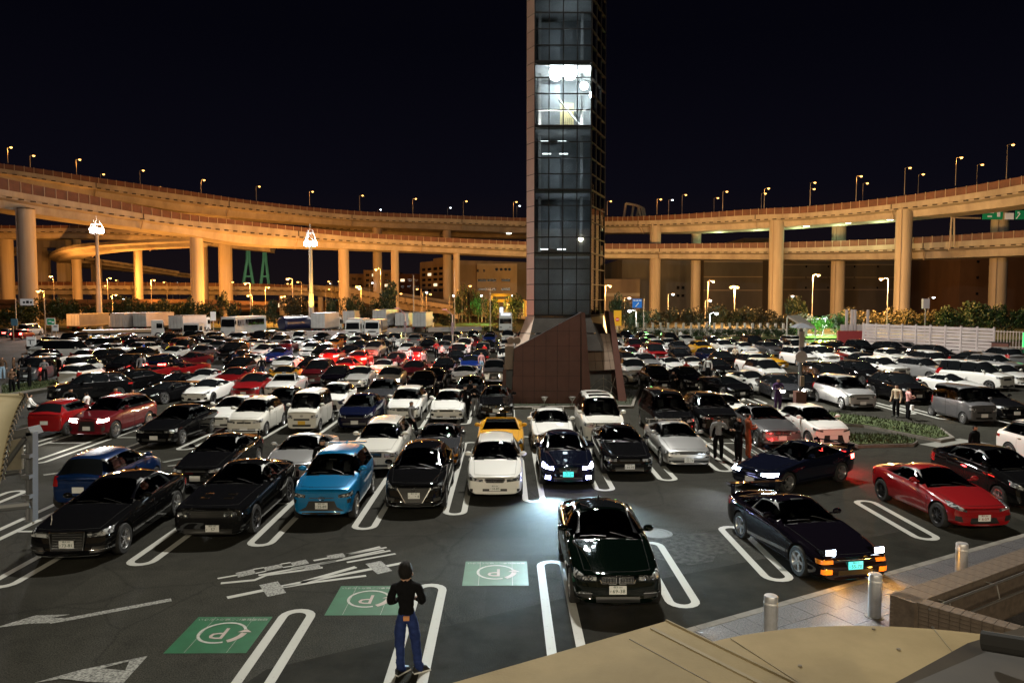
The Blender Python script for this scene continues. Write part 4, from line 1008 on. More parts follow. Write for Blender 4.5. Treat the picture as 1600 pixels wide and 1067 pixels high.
# ------------------------------------------------------------------ rest-house roofs and wall at the photographer's feet
M_BEIGE = noisy('beige_roof_sheet', (.18, .138, .068), (.26, .205, .108), .8, .75, 12, bump=.12, bscale=60, spec=.15)
M_BEIGE2 = noisy('beige_roof_edge', (.17, .14, .085), (.21, .175, .11), 2, .7, spec=.15)
M_SEAM = principled('sealant', (.12, .10, .07), .8)
e1, e2, e3 = (ground(*p, 3.5) for p in ((1110, 999), (1290, 975), (1562, 991)))
def circum(a, b, c):
    d = 2 * (a.x * (b.y - c.y) + b.x * (c.y - a.y) + c.x * (a.y - b.y)); q = lambda p: p.x * p.x + p.y * p.y
    u = Vector(((q(a) * (b.y - c.y) + q(b) * (c.y - a.y) + q(c) * (a.y - b.y)) / d, (q(a) * (c.x - b.x) + q(b) * (a.x - c.x) + q(c) * (b.x - a.x)) / d, 0)); return u, (a.xy - u.xy).length
cc, RR = circum(e1, e2, e3)
cn = empty('canopy_roof', (cc.x, cc.y, 3.5), label='round beige canopy roof of the rest house below the camera', cat='roof')
MB().lathe([(0, .012), (RR * .5, .010), (RR - .10, .004), (RR - .02, -.006), (RR, -.03), (RR, -.30), (RR - .12, -.34), (0, -.34)], 'Z', 128).obj('roof_disc', M_BEIGE, cn, angle=30)
MB().lathe([(RR + .004, -.07), (RR + .03, -.09), (RR + .03, -.14), (RR + .004, -.15)], 'Z', 128).obj('edge_trim', M_BEIGE2, cn, angle=30)
for a in (78, 112): MB().box((RR * .5 * math.cos(rad(a)), RR * .5 * math.sin(rad(a)), .008), (RR * .96, .006, .006), rz=rad(a)).obj('roof_seam', M_BEIGE2, cn)
for px, py in ((1365, 982), (1404, 1014), (1250, 1040)):
    p = ground(px, py, 3.51); MB().lathe([(.014, -.01), (.014, .010), (0, .012)], 'Z', 8).obj('screw_head', M_SEAM, cn).location = (p.x - cc.x, p.y - cc.y, .006)
MB().bar((0, 0, -3.5), (0, 0, -.3), .18, 0, 20).obj('column', M_BEIGE2, cn)
wd = empty('gable_roof', (0, 0, 0), label='beige flat roof slab with pointed corner in front of the dark green car', cat='roof')
A_, B_, C_ = ground(705, 1067, 3.62), ground(1040, 970, 3.62), ground(1240, 1067, 3.62)
A2, C2 = A_ + (A_ - B_) * .8, C_ + (C_ - B_) * 1.6
MB().extr([A2, B_, C2, Vector((A2.x, C2.y - .4, 3.62))], (0, 0, -.30)).obj('roof_slab', M_BEIGE, wd)
d = (C2 - B_).normalized(); n_ = Vector((-d.y, d.x, 0)); dl = (B_ - A_).normalized()
def strip_on(u0, u1, w0, w1, z0, z1, name, mat):
    q = [B_ + d * u0 - n_ * w1, B_ + d * u1 - n_ * w1, B_ + d * u1 - n_ * w0, B_ + d * u0 - n_ * w0]
    MB().hexa([Vector((p.x, p.y, z0)) for p in q] + [Vector((p.x, p.y, z1)) for p in q]).obj(name, mat, wd)
strip_on(.0, 3.0, -.012, .0, 3.36, 3.632, 'edge_flashing', M_BEIGE2); strip_on(.03, 3.0, .16, .19, 3.61, 3.628, 'ridge_flashing', M_BEIGE2); strip_on(.06, 3.0, .42, .426, 3.61, 3.624, 'roof_seam', M_SEAM)
# tiled wall with handrails
M_TILE = noisy('tan_wall_tile', (.068, .050, .037), (.12, .09, .067), 9, .5, bump=.2)
M_TILEG = principled('tile_grout', (.045, .034, .025), .9)
M_STEEL = principled('brushed_steel', (.5, .48, .45), .3, metal=.9)
wl = empty('tiled_wall', (0, 0, 0), label='low tan tiled wall with two steel handrails at the pavement edge', cat='wall')
c0 = Vector((6.42, 12.05, 0)); d1 = Vector((.86, .51, 0)).normalized(); d2 = Vector((.66, -.75, 0)).normalized()
def wall_leg(c, d, ln, th, h, side):
    n_ = Vector((-d.y, d.x, 0)) * side; q = [c, c + d * ln, c + d * ln + n_ * th, c + n_ * th]
    if side < 0: q = [q[0], q[3], q[2], q[1]]
    MB().hexa([Vector((p.x, p.y, .1)) for p in q] + [Vector((p.x, p.y, h)) for p in q]).obj('wall_core', M_TILEG if side > 0 else M_TILE, wl)
    return n_
tile = MB().box((0, 0, 0), (.142, .012, .062)).mesh('tile', [M_TILE]); tilet = MB().box((0, 0, 0), (.29, .142, .014)).mesh('coping_tile', [M_TILE])
n1 = wall_leg(c0, d1, 6, .42, 1.05, -1); n2 = wall_leg(c0, d2, 2.6, .25, 1.05, 1)
for i in range(17):
    for j in range(14):
        p = c0 + d2 * (.075 + .15 * i) - n2 * .006; o = link('tile', tile, wl, loc=(p.x, p.y, .15 + .068 * j)); o.rotation_euler = (0, 0, math.atan2(d2.y, d2.x))
for i in range(20):
    for j in range(3):
        p = c0 + d1 * (.15 + .30 * i) + n1 * (.07 + .15 * j) * .93; o = link('coping_tile', tilet, wl, loc=(p.x, p.y, 1.06)); o.rotation_euler = (0, 0, math.atan2(d1.y, d1.x))
for i in range(17):
    p = c0 + d2 * (.075 + .15 * i) + n2 * .125; o = link('coping_tile', MB().box((0, 0, 0), (.142, .25, .014)).mesh('coping_tile', [M_TILE]) if i == 0 else o.data, wl, loc=(p.x, p.y, 1.06)); o.rotation_euler = (0, 0, math.atan2(d2.y, d2.x))
for k, (off, z) in enumerate(((.60, 1.02), (.66, .74))):
    a = c0 + d1 * .1 + n1 * off + Vector((0, 0, z)); MB().tube([a, a + d1 * 6], .022, 0, 10).obj('handrail', M_STEEL, wl, angle=40)
for k in range(4):
    a = c0 + d1 * (.7 + 1.5 * k) + n1 * .42; MB().tube([a + Vector((0, 0, .98)), a + n1 * .18 + Vector((0, 0, .98)), a + n1 * .24 + Vector((0, 0, .74))], .012).obj('rail_bracket', M_STEEL, wl)
MB().box((10.2, 11.6, .55), (6, .3, .9), rz=math.atan2(d1.y, d1.x)).obj('inner_wall', M_TILE, wl)
# parapet right beside the camera
M_DARKB = noisy('brown_parapet_paint', (.022, .016, .010), (.032, .024, .015), 3, .7)
pp = empty('terrace_parapet', (0, 0, 0), label='dark brown terrace parapet and rail close to the camera', cat='parapet')
q = [at(1300, 1120, 1.9), at(1512, 1004, 2.3), at(1700, 950, 2.6), at(1760, 1120, 1.9)]
MB().extr([Vector(p) for p in q], (0, 0, -.30)).obj('coping', M_DARKB, pp)
MB().tube([at(1535, 1000, 2.2), at(1720, 1030, 2.0)], .03, 0, 12).obj('rail', M_GAP, pp)
MB().bar((1.5, 1.2, 0), (1.5, 1.2, 4.9), .12, 0, 12).obj('post', M_DARKB, pp)
# membrane canopy with lacing hooks and steel frame, left
M_MEMB = noisy('cream_membrane', (.30, .27, .18), (.36, .33, .23), 1.5, .55)
mc = empty('membrane_canopy', (0, 0, 0), label='cream membrane canopy laced to a grey steel frame at the left edge', cat='canopy')
mb = MB()
edge_px = [(-6, 765), (0, 745), (3, 728), (6, 710), (10, 692), (14, 675), (19, 659), (24, 645), (29, 634), (34, 626), (37, 620), (35, 616), (30, 615)]
edge = [at(px, py, 9.6 - .03 * abs(i - 10)) for i, (px, py) in enumerate(edge_px)]
G_ = [[p + Vector((-.22 * k - .02 * k * k * 0, -.05 * k, .015 * k - .004 * k * k)) for p in edge] for k in range(9)]
for a, b in zip(G_[:-1], G_[1:]):
    for i in range(len(a) - 1): mb.poly([a[i], a[i + 1], b[i + 1], b[i]])
me_ = mb.mesh('membrane', [M_MEMB]); bm_ = bmesh.new(); bm_.from_mesh(me_); bmesh.ops.remove_doubles(bm_, verts=bm_.verts, dist=.0005); bm_.to_mesh(me_); bm_.free(); fix_normals(me_)
me_.polygons.foreach_set('use_smooth', [True] * len(me_.polygons)); mo = link('membrane', me_, mc); mo.modifiers.new('thickness', 'SOLIDIFY').thickness = .03
MB().tube(edge, .022, 0, 8).obj('edge_cable', M_BEIGE2, mc)
for i in range(10):
    for f in (.0, .5):
        p = edge[i + 1].lerp(edge[i + 2], f); MB().tube([p, p + Vector((.05, -.02, .035)), p + Vector((.065, -.02, -.03))], .012, 0, 5).obj('lacing_hook', M_TRIM, mc)
M_FRAME = principled('grey_steel_paint', (.10, .105, .115), .5, .3)
fr = lambda px, py: at(px, py, 9.9)
MB().hexa([fr(40, 815), fr(51, 815), fr(51, 815) + Vector((0, .12, 0)), fr(40, 815) + Vector((0, .12, 0)), fr(40, 676), fr(51, 676), fr(51, 676) + Vector((0, .12, 0)), fr(40, 676) + Vector((0, .12, 0))]).obj('frame_post', M_FRAME, mc)
MB().hexa([fr(18, 685), fr(50, 680), fr(50, 680) + Vector((0, .25, 0)), fr(18, 685) + Vector((0, .25, 0)), fr(20, 673), fr(44, 668), fr(44, 668) + Vector((0, .25, 0)), fr(20, 673) + Vector((0, .25, 0))]).obj('frame_head', M_FRAME, mc)
MB().bar(fr(8, 728), fr(39, 684), .035).obj('frame_strut', M_FRAME, mc)
MB().bar(fr(0, 742), fr(32, 737), .03).obj('frame_tie', M_FRAME, mc)
MB().bar(fr(-30, 796), fr(49, 788), .055).obj('frame_rail', M_FRAME, mc)
MB().hexa([fr(10, 735), fr(34, 733), fr(34, 733) + Vector((0, .05, 0)), fr(10, 735) + Vector((0, .05, 0)), fr(12, 690), fr(33, 684), fr(33, 684) + Vector((0, .05, 0)), fr(12, 690) + Vector((0, .05, 0))]).obj('frame_panel', noisy('grey_panel', (.16, .15, .12), (.22, .20, .16), 4, .6), mc)
for y in (711, 743, 774):
    p = fr(46, y) + Vector((.0, -.04, 0)); MB().box(p, (.11, .10, .05)).obj('clamp', M_FRAME, mc)
MB().bar(fr(44, 812), fr(44, 690), .028, 0, 10).obj('clamped_tube', M_FRAME, mc)
pb_ = ground(52, 818); MB().tube([(pb_.x, pb_.y, 0), (pb_.x, pb_.y, 2.55)], .03, 0, 8).obj('thin_pole', M_STEEL, label='thin steel pole standing on the bay line left of the black saloon', cat='pole')
# unseen lamps added on the rest house behind the camera to light the car fronts
M_LAMPW = emissive('wall_lamp_glass', (1.0, .86, .62), 12)
bw = MB().box((0, -14.2, 7.7), (60, .4, 15.4)).obj('rest_house_wall', M_BEIGE2, label='beige rest house wall behind the terrace', cat='building')
for x in (-20, -10, 0, 10, 20):
    wlamp = empty('wall_lamp', (x, -13.9, 13.9), label=f'{["leftmost", "second", "middle", "fourth", "rightmost"][int(x / 10 + 2)]} added wall lamp, unseen, on the rest house behind the terrace', cat='lamp', group='added wall lamps of the rest house')
    MB().box((0, .06, .1), (.5, .16, .1)).obj('housing', M_TRIM, wlamp); MB().box((0, .09, 0), (.46, .12, .1)).obj('lamp_glass', M_LAMPW, wlamp)
    lamp('wall_lamp_light', 'SPOT', (0, .35, .05), 4600, (1.0, .86, .62), .25, wlamp, spot=150, blend=.6).rotation_euler = (rad(68), 0, 0)

# ------------------------------------------------------------------ grass islands, kerbs
M_GRASS = noisy('turf', (.02, .035, .008), (.06, .085, .02), 3.5, .95, 8, bump=.8, bscale=25)
def island(pts, name='grass_island', h=.13, mat=None, blades=0):
    k = MB().extr([Vector((p.x, p.y, h)) for p in pts], (0, 0, -h - .02)).obj('kerb', M_KERB, kind='structure')
    c = sum((Vector((p.x, p.y, 0)) for p in pts), Vector()) / len(pts)
    inn = [Vector((c.x + (p.x - c.x) * .96, c.y + (p.y - c.y) * .93, h + .004)) for p in pts]
    MB().extr(inn, (0, 0, .03)).obj('turf', mat or M_GRASS, kind='structure')
    if blades:
        mb = MB(); xs = [p.x for p in inn]; ys = [p.y for p in inn]
        def inside(x, y):
            r = False; n = len(inn)
            for i in range(n):
                a, b = inn[i], inn[(i + 1) % n]
                if (a.y > y) != (b.y > y) and x < (b.x - a.x) * (y - a.y) / (b.y - a.y) + a.x: r = not r
            return r
        n = 0
        while n < blades:
            x, y = rng.uniform(min(xs), max(xs)), rng.uniform(min(ys), max(ys))
            if not inside(x, y): 
                n += .2; continue
            t = rng.uniform(0, 2 * PI); w = .03; hh = rng.uniform(.05, .16); q = Vector((x, y, h + .03))
            mb.poly([q + Vector((math.cos(t) * w, math.sin(t) * w, 0)), q - Vector((math.cos(t) * w, math.sin(t) * w, 0)), q + Vector((rng.uniform(-.05, .05), rng.uniform(-.05, .05), hh))]); n += 1
        mb.obj('grass', noisy('grass_blades', (.016, .024, .006), (.045, .06, .014), 1.5, .9), kind='stuff')
island([ground(*p) for p in ((1180, 652), (1235, 640), (1330, 652), (1470, 672), (1492, 688), (1470, 692), (1350, 668), (1260, 662))], blades=2200)
island([ground(*p) for p in ((1290, 682), (1405, 685), (1434, 693), (1428, 698), (1340, 700))], blades=900)
island([ground(*p) for p in ((0, 620), (60, 610), (100, 604), (88, 596), (0, 605))], blades=900)
island([ground(*p) for p in ((38, 572), (70, 590), (52, 598), (20, 585))], blades=500)
island([ground(*p) for p in ((780, 640), (990, 638), (995, 622), (1000, 608), (960, 600), (800, 602))], blades=600, mat=noisy('shrub_bed', (.012, .015, .008), (.03, .035, .015), 4, .95, bump=.8))
MB().poly([Vector((p.x, p.y, .004)) for p in (ground(0, 613), ground(40, 606), ground(75, 590), ground(64, 584), ground(30, 597), ground(0, 602))]).obj('painted_path', noisy('pale_blue_paint', (.25, .42, .5), (.35, .52, .58), 3, .6), kind='structure')
MB().poly([Vector((p.x, p.y, .004)) for p in (ground(1436, 694), ground(1560, 716), ground(1620, 706), ground(1500, 685))]).obj('footpath', noisy('pale_concrete', (.15, .15, .13), (.2, .2, .18), 2, .9), kind='structure')
# ================================================================== glass lift tower
M_PANE = thin_glass('tower_glass', (.58, .62, .63), .13, .015)
M_MULL = principled('dark_mullion', (.012, .011, .012), .6, spec=.2)
M_STRIP = noisy('pale_pink_cladding', (.66, .52, .42), (.74, .60, .49), .8, .45)
M_BROWN = noisy('red_brown_cladding', (.078, .025, .016), (.102, .034, .022), .7, .6, bump=.08)
M_SOFF = noisy('tan_cladding', (.16, .112, .078), (.20, .142, .10), 1, .55)
M_INT = noisy('shaft_steel', (.30, .30, .30), (.40, .40, .40), 2, .5)
M_INTD = noisy('dark_shaft_lining', (.14, .15, .16), (.22, .23, .24), .8, .6)
M_FLOOD = emissive('tower_flood_lit', (.93, .98, 1.0), 130)
M_TUBE = emissive('fluorescent_lit', (.95, 1.0, .98), 9)
M_YELW = principled('pale_yellow_wall', (.62, .50, .25), .6)
tw = empty('lift_tower', (0, 0, 0), label='tall glass lift tower on a red-brown flared base, floodlamps lit inside', cat='tower')
FL, FR, RB, SL, LB = Vector((1.64, 43, 0)), Vector((4.88, 43, 0)), Vector((6.09, 46.3, 0)), Vector((1.20, 43.8, 0)), Vector((1.30, 46.3, 0))
PZ, Z0, ROWS = .905, 5.03, 29
def panel(a, b, z0, z1, name, mat, g=.03, th=.03, inset=.0):
    d = (b - a).normalized(); n_ = Vector((d.y, -d.x, 0)); a2, b2 = a + d * g + n_ * -inset, b - d * g + n_ * -inset
    q = [a2, b2, b2 - n_ * th, a2 - n_ * th]
    return MB().hexa([Vector((p.x, p.y, z0 + g)) for p in q] + [Vector((p.x, p.y, z1 - g)) for p in q]).obj(name, mat, tw)
def face(a, b, n, name, mat, mull=True):
    for r in range(ROWS):
        for k in range(n):
            panel(a.lerp(b, k / n), a.lerp(b, (k + 1) / n), Z0 + r * PZ, Z0 + (r + 1) * PZ, name, mat, .022 if mull else .02)
    if mull:
        d = (b - a).normalized(); n_ = Vector((d.y, -d.x, 0)); rz = math.atan2(d.y, d.x)
        for r in range(ROWS + 1):
            thick = .10 if r % 4 == 0 else .05
            MB().box((a + b) / 2 + n_ * .012 + Vector((0, 0, Z0 + r * PZ)), ((b - a).length, .09, thick), rz=rz).obj('transom', M_MULL, tw)
        for k in range(n + 1):
            p = a.lerp(b, k / n) + n_ * .008; MB().box(p + Vector((0, 0, Z0 + ROWS * PZ / 2)), (.055, .08, ROWS * PZ), rz=rz).obj('mullion', M_MULL, tw)
face(FL, FR, 4, 'pane', M_PANE); face(FR, RB, 3, 'pane', M_PANE)
MB().extr([Vector((p.x, p.y + .10, Z0)) for p in (SL, FL)] + [Vector((p.x, p.y + .10, Z0 + ROWS * PZ)) for p in (FL, SL)], (.02, .05, 0)).obj('cladding_backing', M_MULL, tw)
face(SL, FL, 1, 'cladding_panel', M_STRIP, False)
face(LB, SL, 3, 'cladding_panel', M_STRIP, False); 
MB().extr([Vector((p.x, p.y, Z0)) for p in (RB, LB)] + [Vector((p.x, p.y, Z0 + ROWS * PZ)) for p in (LB, RB)], (0, .15, 0)).obj('back_wall', M_INTD, tw)
q = [SL, FL, FR, RB, LB]
ins = [p + (Vector((3.4, 44.8, 0)) - p) * .02 for p in q]
for z in (Z0 - .05, Z0 + ROWS * PZ): MB().extr([Vector((p.x, p.y, z)) for p in ins], (0, 0, .06)).obj('roof' if z > 9 else 'floor_plate', M_MULL, tw)
# floors, stairs and machinery inside
for k in range(1, 8):
    z = Z0 + k * 4 * PZ - .02
    MB().extr([Vector((p.x + (3.4 - p.x) * .05, p.y + (44.8 - p.y) * .06, z)) for p in q], (0, 0, -.16)).obj('floor_plate', M_INT, tw)
    if k > 4: MB().bar((2.1 + .3 * (k % 2), 45.2, z + .1), (4.4, 45.2, z + 3.2), .06, 0, 6).obj('stair_stringer', M_INTD, tw)
    for x in (2.0, 4.5): MB().box((x, 44.7, z + 1.8), (.16, .16, 3.3)).obj('inner_column', M_INT, tw)
    MB().tube([(1.9, 43.5, z + 1.0), (4.6, 43.5, z + 1.0)], .022).obj('handrail', M_INT, tw)
    MB().box((2.6, 45.4, z + 1.7), (1.3, .3, 2.6)).obj('lift_shaft_wall', M_INTD, tw)
zl = Z0 + 12 * PZ
MB().box((3.45, 45.6, zl + 1.0), (1.3, .1, 1.9)).obj('lit_wall', M_YELW, tw)
for i in range(9): MB().box((3.0 + .12 * i, 45.3, zl + .55), (.02, .03, .9)).obj('grille_bar', M_MULL, tw)
MB().bar((3.1, 44.2, zl + 1.8), (4.3, 44.0, zl + .3), .07, 0, 6).obj('stair_stringer', M_INTD, tw)
for x, y, z, r in ((2.87, 43.55, zl + 3.10, .42), (3.68, 43.55, zl + 3.16, .44), (4.55, 43.9, zl + 2.5, .24), (5.2, 44.7, zl + 2.2, .26), (5.5, 45.4, zl + 2.4, .26)):
    MB().lathe([(r, 0), (r, .10), (r * .55, .34), (r * .3, .42), (0, .42)], 'Z', 20).obj('flood_reflector', M_INT, tw, angle=40).matrix_local = Matrix.Translation((x, y, z)) @ Matrix.Rotation(PI / 2, 4, 'X') @ Matrix.Translation((0, 0, -.42)) @ Matrix.Rotation(PI, 4, 'X') @ Matrix.Translation((0, 0, -.42))
    MB().lathe([(0, .01), (r * .94, 0), (r * .94, .02), (0, .03)], 'Z', 20).obj('flood_lamp', M_FLOOD, tw).matrix_local = Matrix.Translation((x, y - .02, z)) @ Matrix.Rotation(PI / 2, 4, 'X')
for k in (4, 10.2, 11, 25.5, 28.2):
    z = Z0 + k * PZ
    for x in (2.3, 3.3): MB().box((x + (k % 1) * .5, 44.3, z + .3), (.5, .06, .05)).obj('fluorescent_tube', M_TUBE, tw)
MB().box((5.30, 44.6, zl + 3.3), (.10, .35, .75)).obj('exit_sign', emissive('green_lit', (.1, 1, .3), 2), tw)
# real light of the floodlamps
for x, y, z, w in ((2.87, 43.40, zl + 3.10, 16000), (3.68, 43.40, zl + 3.16, 16000), (2.6, 42.8, Z0 + 29 * PZ + 1.2, 33000), (4.2, 42.8, Z0 + 29 * PZ + 1.2, 33000)):
    lamp('flood_light', 'SPOT', (x, y, z), w, (1.0, .97, .88), .30, tw, spot=165, target=(x - .3, 22, -3), blend=.25)
for tx, ty, w_ in ((-45, 75, 60000), (10, 100, 60000), (55, 62, 60000)): lamp('flood_light', 'SPOT', (3.4 + tx * .03, 44.6 + (ty - 44) * .025, Z0 + 29 * PZ + 2.2), w_, (1.0, .97, .90), .35, tw, spot=112, target=(tx, ty, -6), blend=.7)
lamp('flood_glow', 'POINT', (3.4, 44.3, zl + 2.6), 650, (.95, 1, 1), .3, tw)
lamp('flood_glow', 'POINT', (5.1, 44.9, zl + 2.3), 600, (.95, 1, .97), .3, tw)
for x in (2.6, 4.2): MB().lathe([(0, .0), (.5, .1), (.5, .3), (.25, .7), (0, .75)], 'Z', 18, 0, (x, 43.0, Z0 + 29 * PZ + 1.3)).obj('top_flood', M_INT, tw, angle=40)
lamp('top_glow', 'POINT', (3.4, 44.4, Z0 + 26.5 * PZ), 120, (.95, 1, .97), .3, tw)
for k_ in (2, 6, 9.5, 18, 22): lamp('shaft_fill_light', 'POINT', (3.6, 43.9, Z0 + k_ * PZ), 60, (.85, .93, 1), .3, tw)  # fill lights added in the shaft so its glass reads lighter
# flared skirt
M_SKIRT = noisy('brown_glass_panel', (.030, .026, .022), (.048, .042, .036), 1.2, .35, spec=.3)
fl, fr_ = Vector((1.15, 42.1, 3.0)), Vector((5.5, 42.1, 3.0))
for k in range(4):
    a, b = FL.lerp(FR, k / 4), FL.lerp(FR, (k + 1) / 4); a2, b2 = fl.lerp(fr_, k / 4), fl.lerp(fr_, (k + 1) / 4)
    for t0, t1 in ((0, .5), (.5, 1)):
        up = lambda p, q_, t: Vector((p.x, p.y, Z0 - .02)).lerp(q_, t)
        pts = [up(a, a2, t0 + .02), up(b, b2, t0 + .02), up(b, b2, t1 - .02), up(a, a2, t1 - .02)]
        MB().extr(pts, (0, .05, 0)).obj('skirt_panel', M_SKIRT, tw)
sk = Vector((.45, 43.0, 3.0))
for t0, t1 in ((0, .49), (.51, 1)):
    up = lambda p, q_, t: Vector((p.x, p.y, Z0 - .02)).lerp(q_, t)
    MB().extr([up(SL, sk, t0), up(FL, fl, t0), up(FL, fl, t1), up(SL, sk, t1)], (0.03, .08, 0)).obj('cladding_panel', M_STRIP, tw)
MB().extr([Vector((RB.x, RB.y, Z0)), Vector((FR.x, FR.y, Z0)), Vector((5.5, 42.1, 3.0)), Vector((6.6, 46.3, 3.0))], (-.05, .02, 0)).obj('skirt_panel', M_SKIRT, tw)
# base: two leaning red-brown fin walls, tan panel and gate between them, small door block on the left
def P41(px, py, Y=41.2): return at(px, py, Y)
w1 = [P41(803, 545), P41(908, 488), P41(910, 640), P41(798, 645)]
for p in w1[2:]: p.z = 0
MB().extr(w1, (0, .55, 0)).obj('base_wall', M_MULL, tw)
def top_at(x): return lerp(w1[0].z, w1[1].z, max(0, min(1, (x - w1[0].x) / (w1[1].x - w1[0].x)))) - .012
xs = [lerp(w1[3].x + .03, w1[2].x - .12, i / 6) for i in range(7)]
for i in range(6):
    for j in range(7):
        x0, x1, z0, z1 = xs[i] + .008, xs[i + 1] - .008, j * .84 + .008, (j + 1) * .84 - .008
        if x0 < w1[0].x: x0 = max(x0, lerp(w1[3].x, w1[0].x, min(1, z1 / w1[0].z)) + .01)
        s0, s1 = top_at(x0), top_at(x1)
        if s1 <= z0 + .02: continue
        if s0 < z0: x0 = x0 + (x1 - x0) * (z0 - s0) / (s1 - s0); pts = [(x0, z0), (x1, z0), (x1, min(z1, s1))] + ([] if s1 <= z1 else [(x0 + (x1 - x0) * (z1 - z0) / (s1 - z0), z1)])
        elif s0 < z1 < s1: pts = [(x0, z0), (x1, z0), (x1, z1), (x0 + (x1 - x0) * (z1 - s0) / (s1 - s0), z1), (x0, s0)]
        else: pts = [(x0, z0), (x1, z0), (x1, min(z1, s1)), (x0, min(z1, s0))]
        MB().extr([Vector((x, 41.2 - .03 - rng.uniform(0, .004), z)) for x, z in pts], (0, .05, 0)).obj('base_cladding', M_BROWN, tw)
w2 = [P41(908.2, 487.5, 41.0), P41(914, 489, 41.0), P41(925, 640, 41.0), P41(909, 640, 41.0)]
for p in w2[2:]: p.z = 0
MB().extr(w2, (0, 1.7, 0)).obj('base_fin', M_BROWN, tw)
w3 = [P41(951, 486, 43.4), P41(958, 488, 43.4), P41(980, 630, 42.0), P41(967, 632, 42.0)]
for p in w3[2:]: p.z = 0
MB().extr(w3, (.1, 2.6, 0)).obj('base_fin', M_BROWN, tw)
pa, pb2, pc, pd = P41(917, 521, 43.0), P41(955, 521, 43.6), P41(966.5, 577, 42.6), P41(919, 580, 42.2)
for i in range(4):
    for j in range(4):
        f = lambda u, v: (pa.lerp(pb2, u)).lerp(pd.lerp(pc, u), v)
        g = .006
        MB().extr([f(i / 4 + g, j / 4 + g), f((i + 1) / 4 - g, j / 4 + g), f((i + 1) / 4 - g, (j + 1) / 4 - g), f(i / 4 + g, (j + 1) / 4 - g)], (0, .08, 0)).obj('entrance_panel', M_SOFF, tw)
MB().extr([pa + Vector((0, .1, 0)), pb2 + Vector((0, .1, 0)), pc + Vector((0, .1, 0)), pd + Vector((0, .1, 0))], (0, .05, 0)).obj('panel_backing', M_MULL, tw)
MB().box((5.3, 44.9, 1.1), (2.2, .2, 2.2)).obj('entrance_back', M_INTD, tw)
gx = lambda px, py: P41(px, py, 42.6)
for h in (0, 12, 24):
    pts = [gx(921 - h * .0 + (i / 8) * 42, 602 + h - 0 - 17 * (1 - abs(2 * i / 8 - 1) ** 1.6) + 6) for i in range(9)]
    MB().tube(pts, .022, 0, 6).obj('gate_arch', M_STEEL, tw)
MB().bar(gx(943, 585), gx(943, 628), .018).obj('gate_bar', M_STEEL, tw); MB().bar(gx(964, 580), gx(950, 626), .018).obj('gate_bar', M_STEEL, tw)
bl = [P41(789, 541, 41.5), P41(803, 541, 41.5), P41(803, 577, 41.5), P41(788.5, 577, 41.5)]
MB().extr(bl, (0, 3.0, 0)).obj('door_block', M_SOFF, tw)
bl = [P41(786, 577, 41.5), P41(791, 577, 41.5), P41(790, 618, 41.5), P41(784, 618, 41.5)]
MB().extr(bl, (0, 3.0, 0)).obj('door_jamb', M_BROWN, tw)
MB().extr([P41(791, 577.5, 42.2), P41(803, 577.5, 42.2), P41(803, 618, 42.2), P41(790, 618, 42.2)], (0, .06, 0)).obj('door', M_INTD, tw)
MB().extr([Vector((-.3, 41.6, 0)), Vector((.6, 41.6, 0)), Vector((.6, 41.6, .35)), Vector((-.3, 41.6, .35))], (0, 2.5, 0)).obj('door_step', M_BROWN, tw)
for i, px in enumerate((798, 808)):
    c = P41(px, 532, 42.0); MB().bar(c + Vector((0, -.25, 0)), c + Vector((0, .5, 0)), .20, 0, 18).obj('loudspeaker', M_SOFF, tw, angle=40)
# small ground floodlights at the foot of the wall (unlit)
for px in (851, 895):
    c = ground(px, 640); c.y = 40.2; s_ = empty('ground_spotlight', (c.x, 40.2, .15), label='small unlit ground spotlight before the ' + ('left' if px < 870 else 'right') + ' half of the red-brown tower base', cat='lamp', group='ground spotlights at the tower base')
    MB().bar((0, 0, -.12), (0, 0, .30), .03).obj('stem', M_STEEL, s_); MB().lathe([(.07, 0), (.20, .22), (.18, .22), (0, .08)], 'Z', 14).obj('head', M_STEEL, s_, angle=40).location = (0, 0, .28)
# ================================================================== elevated roads
M_CONC = noisy('viaduct_concrete', (.30, .27, .23), (.46, .42, .36), .30, .8, 8, bump=.1, stretch=(1, 1, .12))
M_PIER = noisy('pier_concrete', (.34, .30, .25), (.50, .45, .38), .45, .8, 8, bump=.1, stretch=(1, 1, .08))
M_BARR = noisy('brown_noise_barrier', (.10, .045, .03), (.16, .07, .045), .5, .6)
M_POSTS = principled('barrier_post', (.36, .30, .24), .5)
M_DASH = principled('drain_shadow_and_joint', (.05, .04, .03), .9)
def crom(P, t):
    n = len(P) - 1; i = min(int(t * n), n - 1); u = t * n - i
    g = lambda k: P[max(0, min(n, k))]
    a, b, c, d = g(i - 1), g(i), g(i + 1), g(i + 2)
    return [.5 * ((2 * b[k]) + (-a[k] + c[k]) * u + (2 * a[k] - 5 * b[k] + 4 * c[k] - d[k]) * u * u + (-a[k] + 3 * b[k] - 3 * c[k] + d[k]) * u ** 3) for k in range(len(b))]
DS = 1.5
